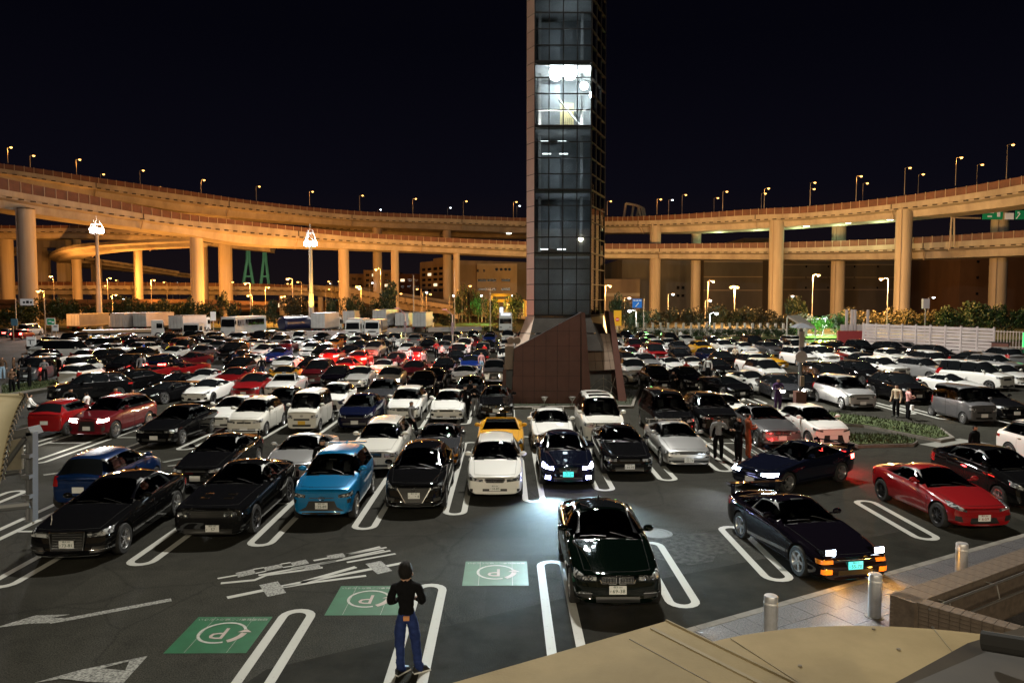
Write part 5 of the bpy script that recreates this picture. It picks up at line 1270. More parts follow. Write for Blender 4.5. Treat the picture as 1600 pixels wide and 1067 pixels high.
def viaduct(name, label, ctrl, width=14.0, post=2.2, fence=True, n=90, mat=None, cat='elevated road'):
    """ctrl: (photo x, distance, y of fence top, of slab edge, of girder underside) read along the near edge"""
    P = []
    for px, Y, yt, ye, yb in ctrl:
        Y *= DS
        e = at(px, ye, Y); P.append((e.x, e.y, at(px, yt, Y).z, e.z, at(px, yb, Y).z))
    S = [crom(P, i / n) for i in range(n + 1)]
    root = empty(name, (0, 0, 0), label=label, cat=cat)
    N = []
    for i in range(n + 1):
        a, b = S[max(0, i - 1)], S[min(n, i + 1)]; t = Vector((b[0] - a[0], b[1] - a[1], 0)).normalized(); N.append(Vector((-t.y, t.x, 0)))
    mb = MB(); k0 = 0; m = 12
    for s_, nn in zip(S, N):
        x, y, zt, ze, zb = s_; H = max(1.0, ze - zb); o = Vector((x, y, 0)); W = width
        prof = [(0, ze), (0, ze - .34 * H), (.14, ze - .36 * H), (.14, ze - .46 * H), (1.9, ze - .56 * H), (2.6, zb), (W - 2.6, zb), (W - 1.9, ze - .56 * H), (W, ze - .4 * H), (W, ze), (W - .25, ze), (W - .25, ze - .9)]
        prof += [(.25, ze - .9), (.25, ze)]
        m = len(prof)
        mb.v += [tuple(o + nn * a + Vector((0, 0, b))) for a, b in prof]
    for i in range(n):
        for q in range(m):
            q2 = (q + 1) % m; mb.f.append((i * m + q, i * m + q2, (i + 1) * m + q2, (i + 1) * m + q)); mb.m.append(0)
    mb.f += [tuple(range(m)), tuple(n * m + q for q in range(m))]; mb.m += [0, 0]
    mb.obj('girder', mat or M_CONC, root)
    # regular dark dashes standing in for the drain shadow under the parapet
    L = 0; acc = 0; posts, gaps = MB(), MB(); bar = MB()
    for i in range(n):
        a, b = S[i], S[i + 1]; d = Vector((b[0] - a[0], b[1] - a[1], 0)); ln = d.length; rz = math.atan2(d.y, d.x)
        while acc < ln:
            u = acc / ln; s_ = [lerp(p, q, u) for p, q in zip(a, b)]; nn = N[i]; H = max(1, s_[3] - s_[4])
            if fence:
                h = s_[2] - s_[3]; posts.box((s_[0] + nn.x * .05, s_[1] + nn.y * .05, s_[3] + h / 2), (.13, .13, h), rz=rz)
                c_ = Vector((s_[0], s_[1], 0)) + nn * (width - .1); posts.box((c_.x, c_.y, s_[3] + h / 2), (.13, .13, h), rz=rz)
            gaps.box((s_[0] - nn.x * .01, s_[1] - nn.y * .01, s_[3] - .40 * H), (post * .45, .3, .07 * H), rz=rz)
            acc += post
        acc -= ln
    if fence:
        for off, th in ((.10, .06), (width - .18, .06)):
            fb = MB(); 
            for i in range(n):
                a, b, na, nb = S[i], S[i + 1], N[i], N[i + 1]
                A0 = Vector((a[0], a[1], 0)) + na * off; B0 = Vector((b[0], b[1], 0)) + nb * off; A1 = A0 + na * th; B1 = B0 + nb * th
                ha, hb = (a[2] - a[3]) * .93, (b[2] - b[3]) * .93
                fb.hexa([Vector((p.x, p.y, z)) for p, z in ((A0, a[3]), (B0, b[3]), (B1, b[3]), (A1, a[3]))] + [Vector((p.x, p.y, z)) for p, z in ((A0, a[3] + ha), (B0, b[3] + hb), (B1, b[3] + hb), (A1, a[3] + ha))])
            fb.obj('noise_barrier', M_BARR, root)
        posts.obj('barrier_posts', M_POSTS, root, kind='stuff')
    run, nj = 0, 18
    for i in range(n):
        a, b = S[i], S[i + 1]; run += math.hypot(b[0] - a[0], b[1] - a[1])
        if run > nj:
            nj += 36; H = max(1, b[3] - b[4]); rz = math.atan2(b[1] - a[1], b[0] - a[0])
            MB().box((b[0] - N[i].x * .02, b[1] - N[i].y * .02, b[3] - .17 * H), (.22, .12, .34 * H), rz=rz).obj('expansion_joint', M_DASH, root)
            MB().bar((b[0] + N[i].x * .3, b[1] + N[i].y * .3, b[3] - .4 * H), (b[0] + N[i].x * 2.3, b[1] + N[i].y * 2.3, b[4] - .3), .16, 0, 6).obj('drainpipe', M_POSTS, root)
    gaps.obj('drain_shadow_dashes', M_DASH, root, kind='stuff')
    return root, S, N
def pier(root, px, Y, w_px, ytop, cap=False, square=False, yoff=4.5, zb=None):
    """round concrete pier under the girder"""
    Y *= DS; r = w_px / FPX * Y / 2; t = at(px, ytop, Y)
    mb = MB()
    if square: mb.box((t.x, Y + r, t.z / 2), (2 * r, 2 * r, t.z))
    else: mb.lathe([(0, 0), (r, 0), (r, t.z), (0, t.z)], 'Z', 24, 0, (t.x, Y + r, 0))
    o = mb.obj('pier', M_PIER, root, angle=40)
    MB().bar((t.x - r * .75, Y + r * .25, 1), (t.x - r * .75, Y + r * .25, t.z), .14, 0, 6).obj('drainpipe', M_POSTS, o)
    for s_ in (-1, 1): MB().box((t.x + s_ * r * .55, Y + r, t.z + .12), (r * .5, r, .3)).obj('bearing', M_DASH, o)
    return o
vA, SA, NA = viaduct('upper_viaduct', 'upper curved motorway viaduct sweeping across the whole view, lit orange', [
    (-260, 118, 215, 229, 254), (-40, 128, 249, 258, 274), (60, 134, 263, 272, 290), (150, 140, 277, 286, 306), (280, 148, 296, 304, 328), (400, 157, 314, 320, 341), (550, 166, 329, 336, 352), (700, 172, 336, 342, 358), (820, 174, 340, 346, 363), (930, 163, 339, 346, 363), (1035, 149, 336, 344, 362), (1180, 139, 326, 336, 356), (1270, 133, 321, 332, 350), (1420, 122, 304, 316, 338), (1600, 110, 274, 288, 317), (1850, 96, 215, 233, 270)], 14, 2.2)
vB, SB, NB = viaduct('lower_viaduct', 'lower curved motorway viaduct crossing in front of the tower, lit orange', [
    (-260, 98, 232, 256, 290), (-40, 104, 268, 289, 317), (60, 109, 289, 306, 333), (150, 114, 306, 321, 346), (280, 122, 332, 343, 363), (400, 130, 347, 354, 381), (550, 140, 362, 370, 388), (680, 146, 370, 378, 393), (820, 150, 377, 383, 400), (930, 150, 380, 389, 402), (1090, 146, 380, 388, 404), (1260, 139, 377, 387, 405), (1420, 130, 371, 381, 404), (1600, 119, 359, 371, 398), (1850, 104, 340, 354, 388)], 14, 2.2)
vC, SC_, NC = viaduct('middle_viaduct', 'pale carriageway glimpsed between the upper and lower viaducts', [(480, 196, 344, 349, 362), (560, 192, 351, 355, 366), (650, 190, 352, 355, 368), (760, 190, 355, 359, 370), (880, 190, 357, 361, 372)], 13, 3.0, fence=False)
vD, SD, ND = viaduct('rear_viaduct', 'farther viaduct running behind the two left piers', [(-120, 165, 352, 358, 372), (45, 165, 352, 357, 371.5), (130, 168, 352, 357, 371.5), (230, 170, 356, 361, 376), (300, 170, 363, 368, 381), (420, 172, 376, 381, 393)], 13, 2.6)
vE, SE, NE = viaduct('spiral_ramp', 'spiral ramp curling down between the left piers', [(330, 150, 370, 376, 388), (250, 152, 374, 380, 391), (180, 160, 379, 385, 397), (142, 172, 389, 394, 405), (132, 186, 398, 403, 412), (150, 200, 406, 410, 418), (200, 208, 412, 416, 424), (300, 212, 424, 428, 435)], 11, 2.6, fence=False)
vF, SF, NF = viaduct('access_viaduct', 'low brightly lit access road bridge behind the trees on the left', [(-200, 176, 440, 446, 460), (0, 176, 440, 446, 460), (120, 176, 440, 446, 460), (260, 178, 441, 447, 460), (400, 180, 443, 448, 461), (480, 180, 446, 450, 462)], 13, 2.6)
vG, SG, NG = viaduct('exit_ramp', 'descending exit ramp with a long orange wall right of the floodlight mast', [(470, 186, 440, 444, 460), (540, 176, 446, 450, 470), (620, 166, 459, 463, 484), (700, 156, 472, 476, 492), (800, 146, 487, 491, 499), (850, 142, 492, 496, 501)], 12, 2.6, fence=False)
vH, SH, NH = viaduct('ground_road_wall', 'dark low road wall behind the trees at the far left', [(-150, 150, 466, 468, 484), (100, 150, 466, 468, 484), (300, 152, 466, 468, 484), (420, 156, 470, 472, 484)], 12, 3, fence=False, mat=noisy('dark_road_wall', (.10, .06, .04), (.16, .09, .06), .4, .8))
vI, SI, NI = viaduct('loop_ramp', 'low loop ramp crossing behind the left pier', [(-150, 190, 372, 376, 392), (0, 190, 380, 384, 398), (60, 188, 388, 392, 404), (120, 186, 396, 400, 410), (190, 190, 406, 410, 418), (280, 200, 420, 424, 431)], 11, 2.6, fence=False)
for root, lst in ((vB, [(32, 107.5, 25, 326), (303, 127, 19, 363), (535, 142, 16, 387), (616, 145.5, 12, 391), (713, 149.5, 10, 394), (-150, 102, 24, 300)]),
                  (vA, [(347, 157, 20, 338), (588, 171, 14, 351), (698, 175, 13, 357), (1218, 137.0, 22, 343), (1420, 122.5, 24, 322), (1572, 128, 25, 322), (1026, 150.3, 17, 348), (1090, 155, 15, 358), (1316, 144, 21, 348), (312, 160, 15, 330)]),
                  (vD, [(115, 172, 13, 371), (212, 174, 12, 375), (2, 168, 20, 372)]), (vE, [(214, 158, 10, 391), (152, 186, 8, 405)]), (vI, [(145, 192, 9, 408), (70, 190, 10, 402), (-20, 192, 12, 398)]),
                  (vF, [(60, 180, 10, 459), (210, 181, 9, 460), (330, 183, 9, 460), (440, 184, 10, 461), (-60, 180, 10, 460)]), (vG, [(500, 182, 8, 464), (560, 176, 8, 474)]), (vC, [(700, 194, 8, 368)])):
    for px, Y, w, yt in lst: pier(root, px, Y, w, yt)
# portal frame of the rear loop
pf = empty('portal_pier', (0, 0, 0), label='concrete portal pier between the two left round piers', cat='pier')
for px in (60, 96): 
    t = at(px, 384, 276); MB().box((t.x, 277, t.z / 2), (3.3, 3.3, t.z)).obj('leg', M_PIER, pf)
a, b = at(52, 384, 276), at(104, 384, 276); MB().box(((a.x + b.x) / 2, 277, a.z + .8), (b.x - a.x, 3.6, 3.0)).obj('crossbeam', M_PIER, pf)
# green-lit girder lamps under the right half
M_UND = emissive('underdeck_lamp', (.95, 1.0, .80), 10)
for i, (px, py, Y) in enumerate(((1131, 358, 146), (1194, 356, 141), (1260, 353, 137), (1325, 348, 132), (1391, 343, 127), (817, 364, 178), (795, 365, 178))):
    p = at(px, py, Y * DS); o = MB().box((0, 0, 0), (1.6, .5, .3)).obj('underdeck_lamp', M_UND, label='small lit lamp under the upper viaduct, ' + ['third right of the tower', 'above the grey warehouse', 'right of the wide warehouse pier', 'left of the tall right pier', 'beside the tall right pier', 'touching the tower edge', 'just left of the tower edge'][i], cat='lamp', group='lamps under the upper viaduct', loc=p)
    if i < 5: lamp('underdeck_light', 'POINT', p + Vector((0, 5, -2)), 800, (.75, 1, .5), .3)
# ------------------------------------------------------------------ lamps on and below the decks
M_SOD = emissive('sodium_lamp_lit', (1.0, .44, .10), 5.5)
M_WHT = emissive('white_lamp_lit', (.85, .93, 1.0), 8)
M_POLE = principled('galvanised_pole', (.34, .32, .30), .45, .6)
def lamp_mesh(h, white):
    p = MB().bar((0, 0, 0), (0, 0, h), .10, 0, 8, .06).mesh('pole', [M_POLE])
    a = MB().tube([(0, 0, h), (.5, -.1, h + .15), (1.1, -.2, h + .15)], .05, 0, 6).mesh('arm', [M_POLE])
    hd = MB().hexa([(.75, -.40, h + .08), (1.45, -.40, h + .08), (1.45, .02, h + .08), (.75, .02, h + .08), (.85, -.33, h + .30), (1.35, -.33, h + .30), (1.35, -.05, h + .30), (.85, -.05, h + .30)]).mesh('lamp_head', [M_POLE])
    gl = MB().lathe([(.0, -.26), (.24, -.16), (.34, .0), (.30, .08), (0, .08)], 'Z', 12, 0, (1.1, -.19, h + .02)).mesh('lamp_glass', [M_WHT if white else M_SOD])
    return p, a, hd, gl
LM = {}
LAMPS = []
def street_lamp(px, yh, yb, Y, white=False, flip=False, label='', group='', power=0, zbase=None, pcol=None):
    b = at(px, yb, Y) if zbase is None else at(px, yb, Y); top = at(px, yh, Y); z0 = b.z if zbase is None else zbase
    h = max(2.0, top.z - z0 - .1); key = (round(h * 2) / 2, white)
    if key not in LM: LM[key] = lamp_mesh(key[0], white)
    o = empty('street_lamp', (b.x - (-1.1 if flip else 1.1), Y, top.z - key[0]), PI if flip else 0, label, 'street lamp', group)
    for nm, me in zip(('pole', 'arm', 'lamp_head', 'lamp_glass'), LM[key]): link(nm, me, o)
    if power: lamp('lamp_light', 'POINT', (1.1, -.19, key[0] - .7), power, pcol or ((.85, .93, 1.0) if white else (1.0, .41, .08)), .35, o)
    return o
deck = [(19, 231, 256, 131), (54, 244, 262, 133), (126, 250, 276, 138), (225, 267, 290, 145), (320, 282, 306, 152), (406, 292, 314, 158), (489, 300, 322, 163), (567, 306, 330, 168), (650, 311, 335, 171), (729, 315, 338, 173), (807, 316, 340, 174), (954, 315, 338, 161), (1032, 312, 336, 150), (1135, 300, 330, 143), (1200, 295, 326, 138), (1272, 286, 321, 133), (1344, 276, 315, 128), (1420, 263, 304, 122.5), (1500, 247, 292, 117), (1580, 227, 279, 111.5)]
for i, (px, yh, yb, Y) in enumerate(deck):
    street_lamp(px, yh, yb, Y * DS + 1, False, False, f'orange street lamp on the upper viaduct, {["first","second","third","fourth","fifth","sixth","seventh","eighth","ninth","tenth","eleventh"][i] + " from its left end" if i < 11 else ["first","second","third","fourth","fifth","sixth","seventh","eighth","ninth"][i - 11] + " right of the tower"}', 'street lamps on the upper viaduct', power=700 if i % 2 == 0 else 0)
far_l = [(163, 273, 288, 160, 0), (251, 293, 300, 165, 0), (595, 328, 336, 186, 1), (704, 325, 340, 186, 1), (812, 322, 340, 186, 1), (1050, 313, 336, 157, 1), (1071, 305, 336, 156, 0), (1121, 310, 332, 152, 0), (1195, 303, 328, 147, 0), (1271, 296, 322, 142, 0), (1354, 287, 312, 136, 0), (1441, 273, 300, 130, 0), (1533, 258, 286, 123, 0)]
for i, (px, yh, yb, Y, wh) in enumerate(far_l):
    street_lamp(px, yh, yb + 3, Y * DS, bool(wh), False, f'{"white" if wh else "orange"} lamp on the far side of the upper viaduct, {["first","second","third","fourth","fifth"][i] + " from the left end" if i < 5 else ["first","second","third","fourth","fifth","sixth","seventh","eighth"][i - 5] + " right of the tower"}', 'lamps on the far kerb of the upper viaduct')
gl = [(1277, 430, 122, 0, 60000, 'tall orange lamp behind the green-lit tree'), (1376, 436, 118, 0, 60000, 'tall orange lamp left of the tall right pier'), (1113, 440, 135, 0, 70000, 'orange lamp right of the warehouse pier'), (953, 447, 130, 0, 40000, 'orange lamp just right of the tower'),
      (588, 421, 140, 0, 60000, 'orange lamp before the pier left of the dark tree'), (450, 436, 132, 0, 60000, 'bright orange lamp left of the second floodlight mast'), (384, 443, 132, 0, 40000, 'orange lamp left of the brightest orange lamp'), (558, 448, 150, 0, 70000, 'orange lamp above the exit ramp'), (735, 447, 150, 0, 12000, 'orange lamp between the two apartment blocks'),
      (1051, 460, 135, 1, 0, 'white lamp left of the orange-lit pier'), (983, 466, 135, 1, 0, 'white lamp above the blue road sign'), (1119, 490, 118, 1, 5000, 'white park lamp before the post fence'), (1109, 470, 140, 1, 0, 'white lamp behind the orange-lit shrubs'), (1238, 463, 140, 1, 0, 'white lamp beside the wide pier'), (1457, 465, 140, 1, 0, 'white lamp right of the tall right pier'), (984, 486, 118, 1, 3000, 'low white lamp beside the yellow sign'), (1276, 499, 112, 1, 7000, 'white lamp glowing in the green tree'),
      (673, 460, 160, 0, 0, 'first small orange lamp above the exit ramp'), (667, 457, 160, 1, 0, 'small white lamp above the exit ramp'), (709, 462, 150, 1, 0, 'white lamp beside the exit ramp foot'), (729, 466, 148, 0, 0, 'orange lamp before the orange tree'), (752, 462, 146, 1, 0, 'white lamp left of the yellow gantry'), (799, 462, 140, 1, 0, 'white lamp in the yellow gantry'), (794, 476, 140, 0, 3000, 'orange lamp under the yellow gantry'), (746, 475, 146, 0, 0, 'orange lamp by the green-lit tree'), (652, 452, 165, 0, 0, 'orange lamp at the apartment block corner'), (627, 459, 165, 0, 0, 'orange lamp under the apartment balconies'),
      (515, 452, 190, 0, 0, 'orange lamp at the head of the exit ramp'), (530, 440, 195, 0, 0, 'orange lamp behind the ramp head'), (542, 449, 185, 0, 0, 'orange lamp on the ramp shoulder'), (514, 440, 196, 0, 0, 'small orange lamp left of the ramp head'), (421, 449, 178, 0, 60000, 'orange lamp on the access bridge'), (466, 441, 180, 0, 0, 'orange lamp right of the bright orange lamp'), (365, 441, 178, 0, 0, 'orange lamp right of the left round piers'), (243, 438, 180, 0, 60000, 'orange lamp on the low bridge'), (175, 435, 184, 0, 60000, 'orange lamp left of the spiral ramp'), (80, 432, 186, 0, 60000, 'orange lamp under the portal pier'), (183, 461, 150, 0, 50000, 'bright orange lamp below the low bridge'), (60, 455, 120, 0, 16000, 'orange lamp at the foot of the left pier'), (440, 464, 150, 0, 40000, 'orange lamp below the access bridge, left of the mast'), (388, 462, 152, 0, 60000, 'orange lamp among the pines')]
for px, yh, Y, wh, pw_, lab in gl:
    street_lamp(px, yh, 495, Y * (1.25 if Y > 121 else 1.05), bool(wh), px % 2 == 0, lab, 'street lamps beyond the car park', power=pw_ * (.25 if px < 800 else .52), zbase=0, pcol=((1.0, .37, .062) if px < 800 else (1.0, .50, .15)) if not wh else None)
fr_ = random.Random(11)
nth = lambda k: f'{k}' + ({1: 'st', 2: 'nd', 3: 'rd'}.get(k % 10, 'th') if k % 100 not in (11, 12, 13) else 'th')
for k, px in enumerate(sorted(fr_.uniform(155, 800) for _ in range(42))):
    yh = fr_.uniform(438, 468); Yk = fr_.uniform(250, 420)
    if 470 < px < 500: continue
    street_lamp(px, yh, 470, Yk, fr_.random() < .25, fr_.random() < .5, f'tiny distant lamp low under the left viaducts, {nth(k + 1)} from the left', 'distant lamps under the viaducts', zbase=0)
dbl = [(1148, 449, 128)]
for px, yh, Y in dbl:
    p = at(px, yh, Y); p = at(px, yh, Y * 1.25); Y *= 1.25; o = empty('twin_lamp', (p.x, Y, 0), label='orange twin lamp before the striped warehouse', cat='street lamp', group='street lamps beyond the car park')
    MB().bar((0, 0, 0), (0, 0, p.z), .10).obj('pole', M_POLE, o)
    for x in (-.8, .5): MB().lathe([(0, -.3), (.4, -.1), (.4, .1), (0, .3)], 'Z', 12, 0, (x, -.1, p.z)).obj('lamp_glass', M_SOD, o)
    MB().bar((-.8, 0, p.z + .25), (.5, 0, p.z + .25), .05).obj('arm', M_POLE, o); lamp('lamp_light', 'POINT', (0, -.6, p.z - .6), 42000, (1, .5, .15), .4, o)
# lamps lighting the near side of the decks from the road in front (low roadside sodium lamps)
# ------------------------------------------------------------------ white floodlight masts
M_MAST = emissive('mast_flood_lit', (.95, .96, 1.0), 90)
M_MASTP = noisy('mast_paint', (.45, .40, .36), (.52, .47, .42), .6, .5, metal=.2)
def mast(px, ylamp, ytop, ybase, Y, label, pw_):
    p = at(px, ylamp, Y); zt = at(px, ytop, Y).z; o = empty('floodlight_mast', (p.x, Y, 0), label=label, cat='floodlight mast', group='high floodlight masts')
    z = p.z
    MB().bar((0, 0, 0), (0, 0, z * .42), .55, 0, 16, .48).obj('lower_mast', M_MASTP, o, angle=40); MB().bar((0, 0, z * .42), (0, 0, z - .5), .38, 0, 16, .30).obj('upper_mast', M_MASTP, o, angle=40)
    MB().lathe([(.5, 0), (1.05, .1), (1.05, .35), (.5, .4)], 'Z', 16, 0, (0, 0, z - .9)).obj('lamp_ring', M_MASTP, o)
    for k in range(8):
        t = 2 * PI * k / 8; MB().box((.95 * math.cos(t), .95 * math.sin(t), z - .1), (.55, .35, .7), rz=t + PI / 2).obj('flood_lamp', M_MAST, o)
    for sx_ in (-1, 1):
        for sy_ in (-1, 1): MB().bar((sx_ * .9, sy_ * .9, z + .3), (sx_ * .35, sy_ * .35, zt - .8), .06).obj('crown_strut', M_MASTP, o)
        MB().bar((sx_ * .9, -.9, z + .3), (-sx_ * .6, -.6, zt - 1.4), .05).obj('crown_brace', M_MASTP, o)
    MB().lathe([(.85, 0), (.85, .12), (.75, .12), (.75, 0)], 'Z', 16, 0, (0, 0, zt - 1.5)).obj('crown_ring', M_MASTP, o)
    MB().bar((0, 0, zt - 1), (0, 0, zt + .3), .04).obj('lightning_rod', M_MASTP, o)
    for t in (-1, 0, 1): lamp('mast_light', 'SPOT', (t * 1.2, -1.6, z - .1), pw_ / 3, (1.0, .97, .92), .4, o, spot=125, target=(t * 30 - p.x * .5, -48, 0), blend=.5)
    return o
mast(151, 360, 338, 495, 141, 'tall floodlight mast lit white, above the trailers on the left', 50000)
mast(485, 380, 352, 495, 141, 'tall floodlight mast lit white, yellow-lit at its foot near the box trucks', 50000)
lamp('foot_uplight', 'SPOT', at(487, 494, 138.5), 9000, (1.0, .62, .05), .15, None, spot=60, target=at(485, 440, 141))
# ================================================================== buildings beyond the junction
M_WIN = principled('dark_window', (.012, .013, .016), .12, spec=.6)
M_WINL = emissive('lit_window', (1.0, .78, .45), 1.3)
def building(label, px0, px1, ytop, Y, depth, col, wins=(), stripes=(), skew=0.0, name='building', cat='building', roofbox=None):
    Y *= 1.5; depth *= 1.5; skew *= 1.5
    a, b = at(px0, ytop, Y), at(px1, ytop, Y + skew); z = a.z
    m = noisy('wall_' + name + str(px0), col, tuple(c * 1.25 for c in col), .25, .85, 6, stretch=(1, 1, .4))
    o = empty(name, (0, 0, 0), label=label, cat=cat); d = Vector((b.x - a.x, b.y - a.y, 0)); n_ = Vector((-d.y, d.x, 0)).normalized()
    q = [Vector((a.x, a.y, 0)), Vector((b.x, b.y, 0)), Vector((b.x, b.y, 0)) + n_ * depth, Vector((a.x, a.y, 0)) + n_ * depth]
    MB().hexa([p for p in q] + [Vector((p.x, p.y, z)) for p in q]).obj('wall', m, o)
    MB().hexa([Vector((p.x, p.y, z)) for p in q] + [Vector((p.x, p.y, z + .5)) + (Vector((0, 0, 0))) for p in q]).obj('parapet', m, o) if False else None
    for (u0, u1, y0, y1, lit) in wins:
        p0, p1 = a.lerp(b, u0), a.lerp(b, u1); zt, zb = at(px0, y0, Y).z, at(px0, y1, Y).z; nn = -n_ * .06
        w = MB().hexa([Vector((p.x, p.y, zb)) + s_ for p, s_ in ((p0, nn), (p1, nn), (p1, nn * -2), (p0, nn * -2))] + [Vector((p.x, p.y, zt)) + s_ for p, s_ in ((p0, nn), (p1, nn), (p1, nn * -2), (p0, nn * -2))]).obj('window', M_WINL if lit else M_WIN, o)
        MB().hexa([Vector((p.x, p.y, zb - .25)) + s_ for p, s_ in ((p0, nn * 3), (p1, nn * 3), (p1, nn * .5), (p0, nn * .5))] + [Vector((p.x, p.y, zb - .05)) + s_ for p, s_ in ((p0, nn * 3), (p1, nn * 3), (p1, nn * .5), (p0, nn * .5))]).obj('sill', m, w)
    for (y, h, c_) in stripes:
        zt, zb = at(px0, y, Y).z, at(px0, y + h, Y).z; nn = -n_ * .08
        MB().hexa([Vector((p.x, p.y, zb)) + s_ for p, s_ in ((a, nn), (b, nn), (b, nn * -1), (a, nn * -1))] + [Vector((p.x, p.y, zt)) + s_ for p, s_ in ((a, nn), (b, nn), (b, nn * -1), (a, nn * -1))]).obj('wall_band', principled('band' + str(px0) + str(y), c_, .8), o)
    if roofbox:
        u0, u1, yt = roofbox; p0, p1 = a.lerp(b, u0), a.lerp(b, u1); z2 = at(px0, yt, Y).z
        MB().hexa([Vector((p0.x, p0.y + 2, z)), Vector((p1.x, p1.y + 2, z)), Vector((p1.x, p1.y + 8, z)), Vector((p0.x, p0.y + 8, z)), Vector((p0.x, p0.y + 2, z2)), Vector((p1.x, p1.y + 2, z2)), Vector((p1.x, p1.y + 8, z2)), Vector((p0.x, p0.y + 8, z2))]).obj('roof_house', m, o)
    return o
W = lambda u, w, rows, lit=(): [(x, x + w, y0, y1, (i, j) in lit) for i, (y0, y1) in enumerate(rows) for j, x in enumerate(u)]
b1 = building('apartment block with dark balcony windows between viaduct piers', 656, 694, 410, 215, 30, (.30, .24, .18), W((.10, .34, .58, .80), .14, ((420, 424), (428, 432), (436, 440), (444, 448), (452, 456)), {(1, 1), (3, 2)}), skew=-14, roofbox=(.55, .95, 406))
b2 = building('pale block with two window bands and a small sign row left of the tower', 745, 808, 412, 205, 25, (.42, .36, .28), W((.02, .26, .61), .22, ((436, 440), (450, 454))) + [(.0, .05, 421, 425, 0), (.16, .20, 421, 425, 0)])
zt = at(745, 421, 205)
for i, px in enumerate((776, 783, 790, 796)):
    p = at(px, 421, 307.2); MB().lathe([(0, -.06), (.62, -.06), (.62, .06), (0, .06)], 'Z', 10).obj('sign_mark', M_WIN, b2).matrix_local = Matrix.Translation(p) @ Matrix.Rotation(PI / 2, 4, 'X')
building('apartment block with lit windows behind the dark tree', 568, 612, 422, 230, 25, (.28, .20, .14), W((.08, .3, .52, .75), .12, ((428, 432), (436, 440), (444, 448), (452, 456)), {(0, 1), (2, 3), (1, 2)}))
building('low dark block left of the apartments', 546, 570, 428, 235, 20, (.22, .16, .12), W((.15, .55), .25, ((434, 438), (444, 448))))
building('brown block between two mid piers', 622, 658, 428, 240, 20, (.20, .11, .07), W((.1, .4, .7), .18, ((436, 440), (446, 450)), {(0, 0)}))
building('tall grey warehouse block right of the tower', 972, 1082, 404, 192, 40, (.15, .15, .155), W((.78, .85), .04, ((447, 452), (460, 464))), roofbox=(.0, .3, 402))
building('low pale warehouse with slanted braces right of the tower', 940, 1000, 436, 180, 25, (.24, .20, .16), stripes=((458, 5, (.5, .48, .44)),))
building('striped wide warehouse behind the right piers', 1100, 1206, 398, 185, 40, (.11, .105, .105), [], stripes=((408, 1.2, (.42, .36, .30)), (432, 1.2, (.42, .36, .30)), (453, 1.2, (.42, .36, .30))))
building('grey wall block below the green-lit girder', 1163, 1208, 372, 200, 20, (.22, .19, .16))
building('dark striped warehouse between the right piers', 1208, 1412, 396, 178, 40, (.075, .068, .068), W((.05, .25, .42, .62, .80), .012, ((415, 418), (432, 435), (448, 451))), stripes=((413, 1.0, (.26, .22, .19)), (433, 1.0, (.26, .22, .19)), (452, 1.0, (.26, .22, .19))))
building('dark glass block behind the tall right pier', 1412, 1502, 388, 190, 30, (.012, .022, .022), [(.45, .52, 419, 425, 1)] + W((.1, .3, .6, .8), .12, ((434, 437), (446, 449))))
building('brown warehouse at the far right', 1501, 1760, 392, 165, 40, (.11, .062, .042), W((.10,), .015, ((407, 411), (432, 436), (457, 461))))
building('low hall behind the trees on the left', 330, 520, 470, 230, 20, (.25, .14, .07), W((.12, .25, .4, .55, .7, .85), .06, ((474, 480),), {(0, 1), (0, 3)}))
# far suspension bridge towers
for px, w, lab in ((388, 18, 'farther left pylon of the distant cable bridge'), (414, 14, 'right pylon of the distant cable bridge')):
    Y = 900; o = empty('bridge_pylon', (0, 0, 0), label=lab, cat='bridge tower', group='pylons of the distant bridge'); mt = noisy('pylon_green', (.05, .08, .05), (.08, .12, .075), .05, .7)
    apex = at(px, 383, Y); nk = at(px, 408, Y)
    for s_ in (-1, 1):
        ft = at(px + s_ * w * .55, 445, Y); MB().bar((ft.x, Y, max(0, ft.z - 10)), (nk.x + s_ * 1.5, Y, nk.z), 2.0, 0, 6, 1.7).obj('leg', mt, o); MB().bar((nk.x + s_ * 1.5, Y, nk.z), (apex.x + s_ * 1.2, Y, apex.z), 1.7, 0, 6, 1.4).obj('mast', mt, o)
    c1 = at(px - w * .35, 432, Y); c2 = at(px + w * .35, 432, Y); MB().bar(c1, c2, 1.3, 0, 6).obj('crossbeam', mt, o); MB().bar((apex.x - 3, Y, apex.z - 4), (apex.x + 3, Y, apex.z - 4), 1.2).obj('crossbeam', mt, o)
    lamp('pylon_uplight', 'POINT', (apex.x, Y - 60, 40), 60000, (.6, 1, .6), 1)
# rail gantry on the upper viaduct and the yellow gantry at the exit
gt = empty('gantry', (0, 0, 0), label='small pale steel frame gantry standing on the upper viaduct right of the tower', cat='gantry')
for dx in (0, 12, 20):
    a, b, c, d = at(974 + dx, 345, 252 + dx * .4), at(978 + dx, 318 + dx * .2, 252 + dx * .4), at(998 + dx * .4, 322 + dx * .2, 252 + dx * .4), at(1002 + dx * .35, 345, 252 + dx * .4)
    MB().tube([a, b, c, d], .4, 0, 6).obj('frame', M_PIER, gt)
yg = empty('gantry', (0, 0, 0), label='yellow-lit steel gantry over the exit road left of the tower', cat='gantry')
M_YEL = principled('yellow_steel', (.52, .34, .05), .5)
for a, b in (((764, 494), (764, 470)), ((764, 470), (820, 470)), ((820, 470), (820, 494)), ((768, 461), (797, 461)), ((768, 461), (768, 494)), ((797, 461), (797, 470))): MB().bar(at(*a, 170), at(*b, 170), .4, 0, 6).obj('beam', M_YEL, yg)
lamp('gantry_light', 'POINT', at(785, 480, 163), 2500, (1, .55, .1), .3)
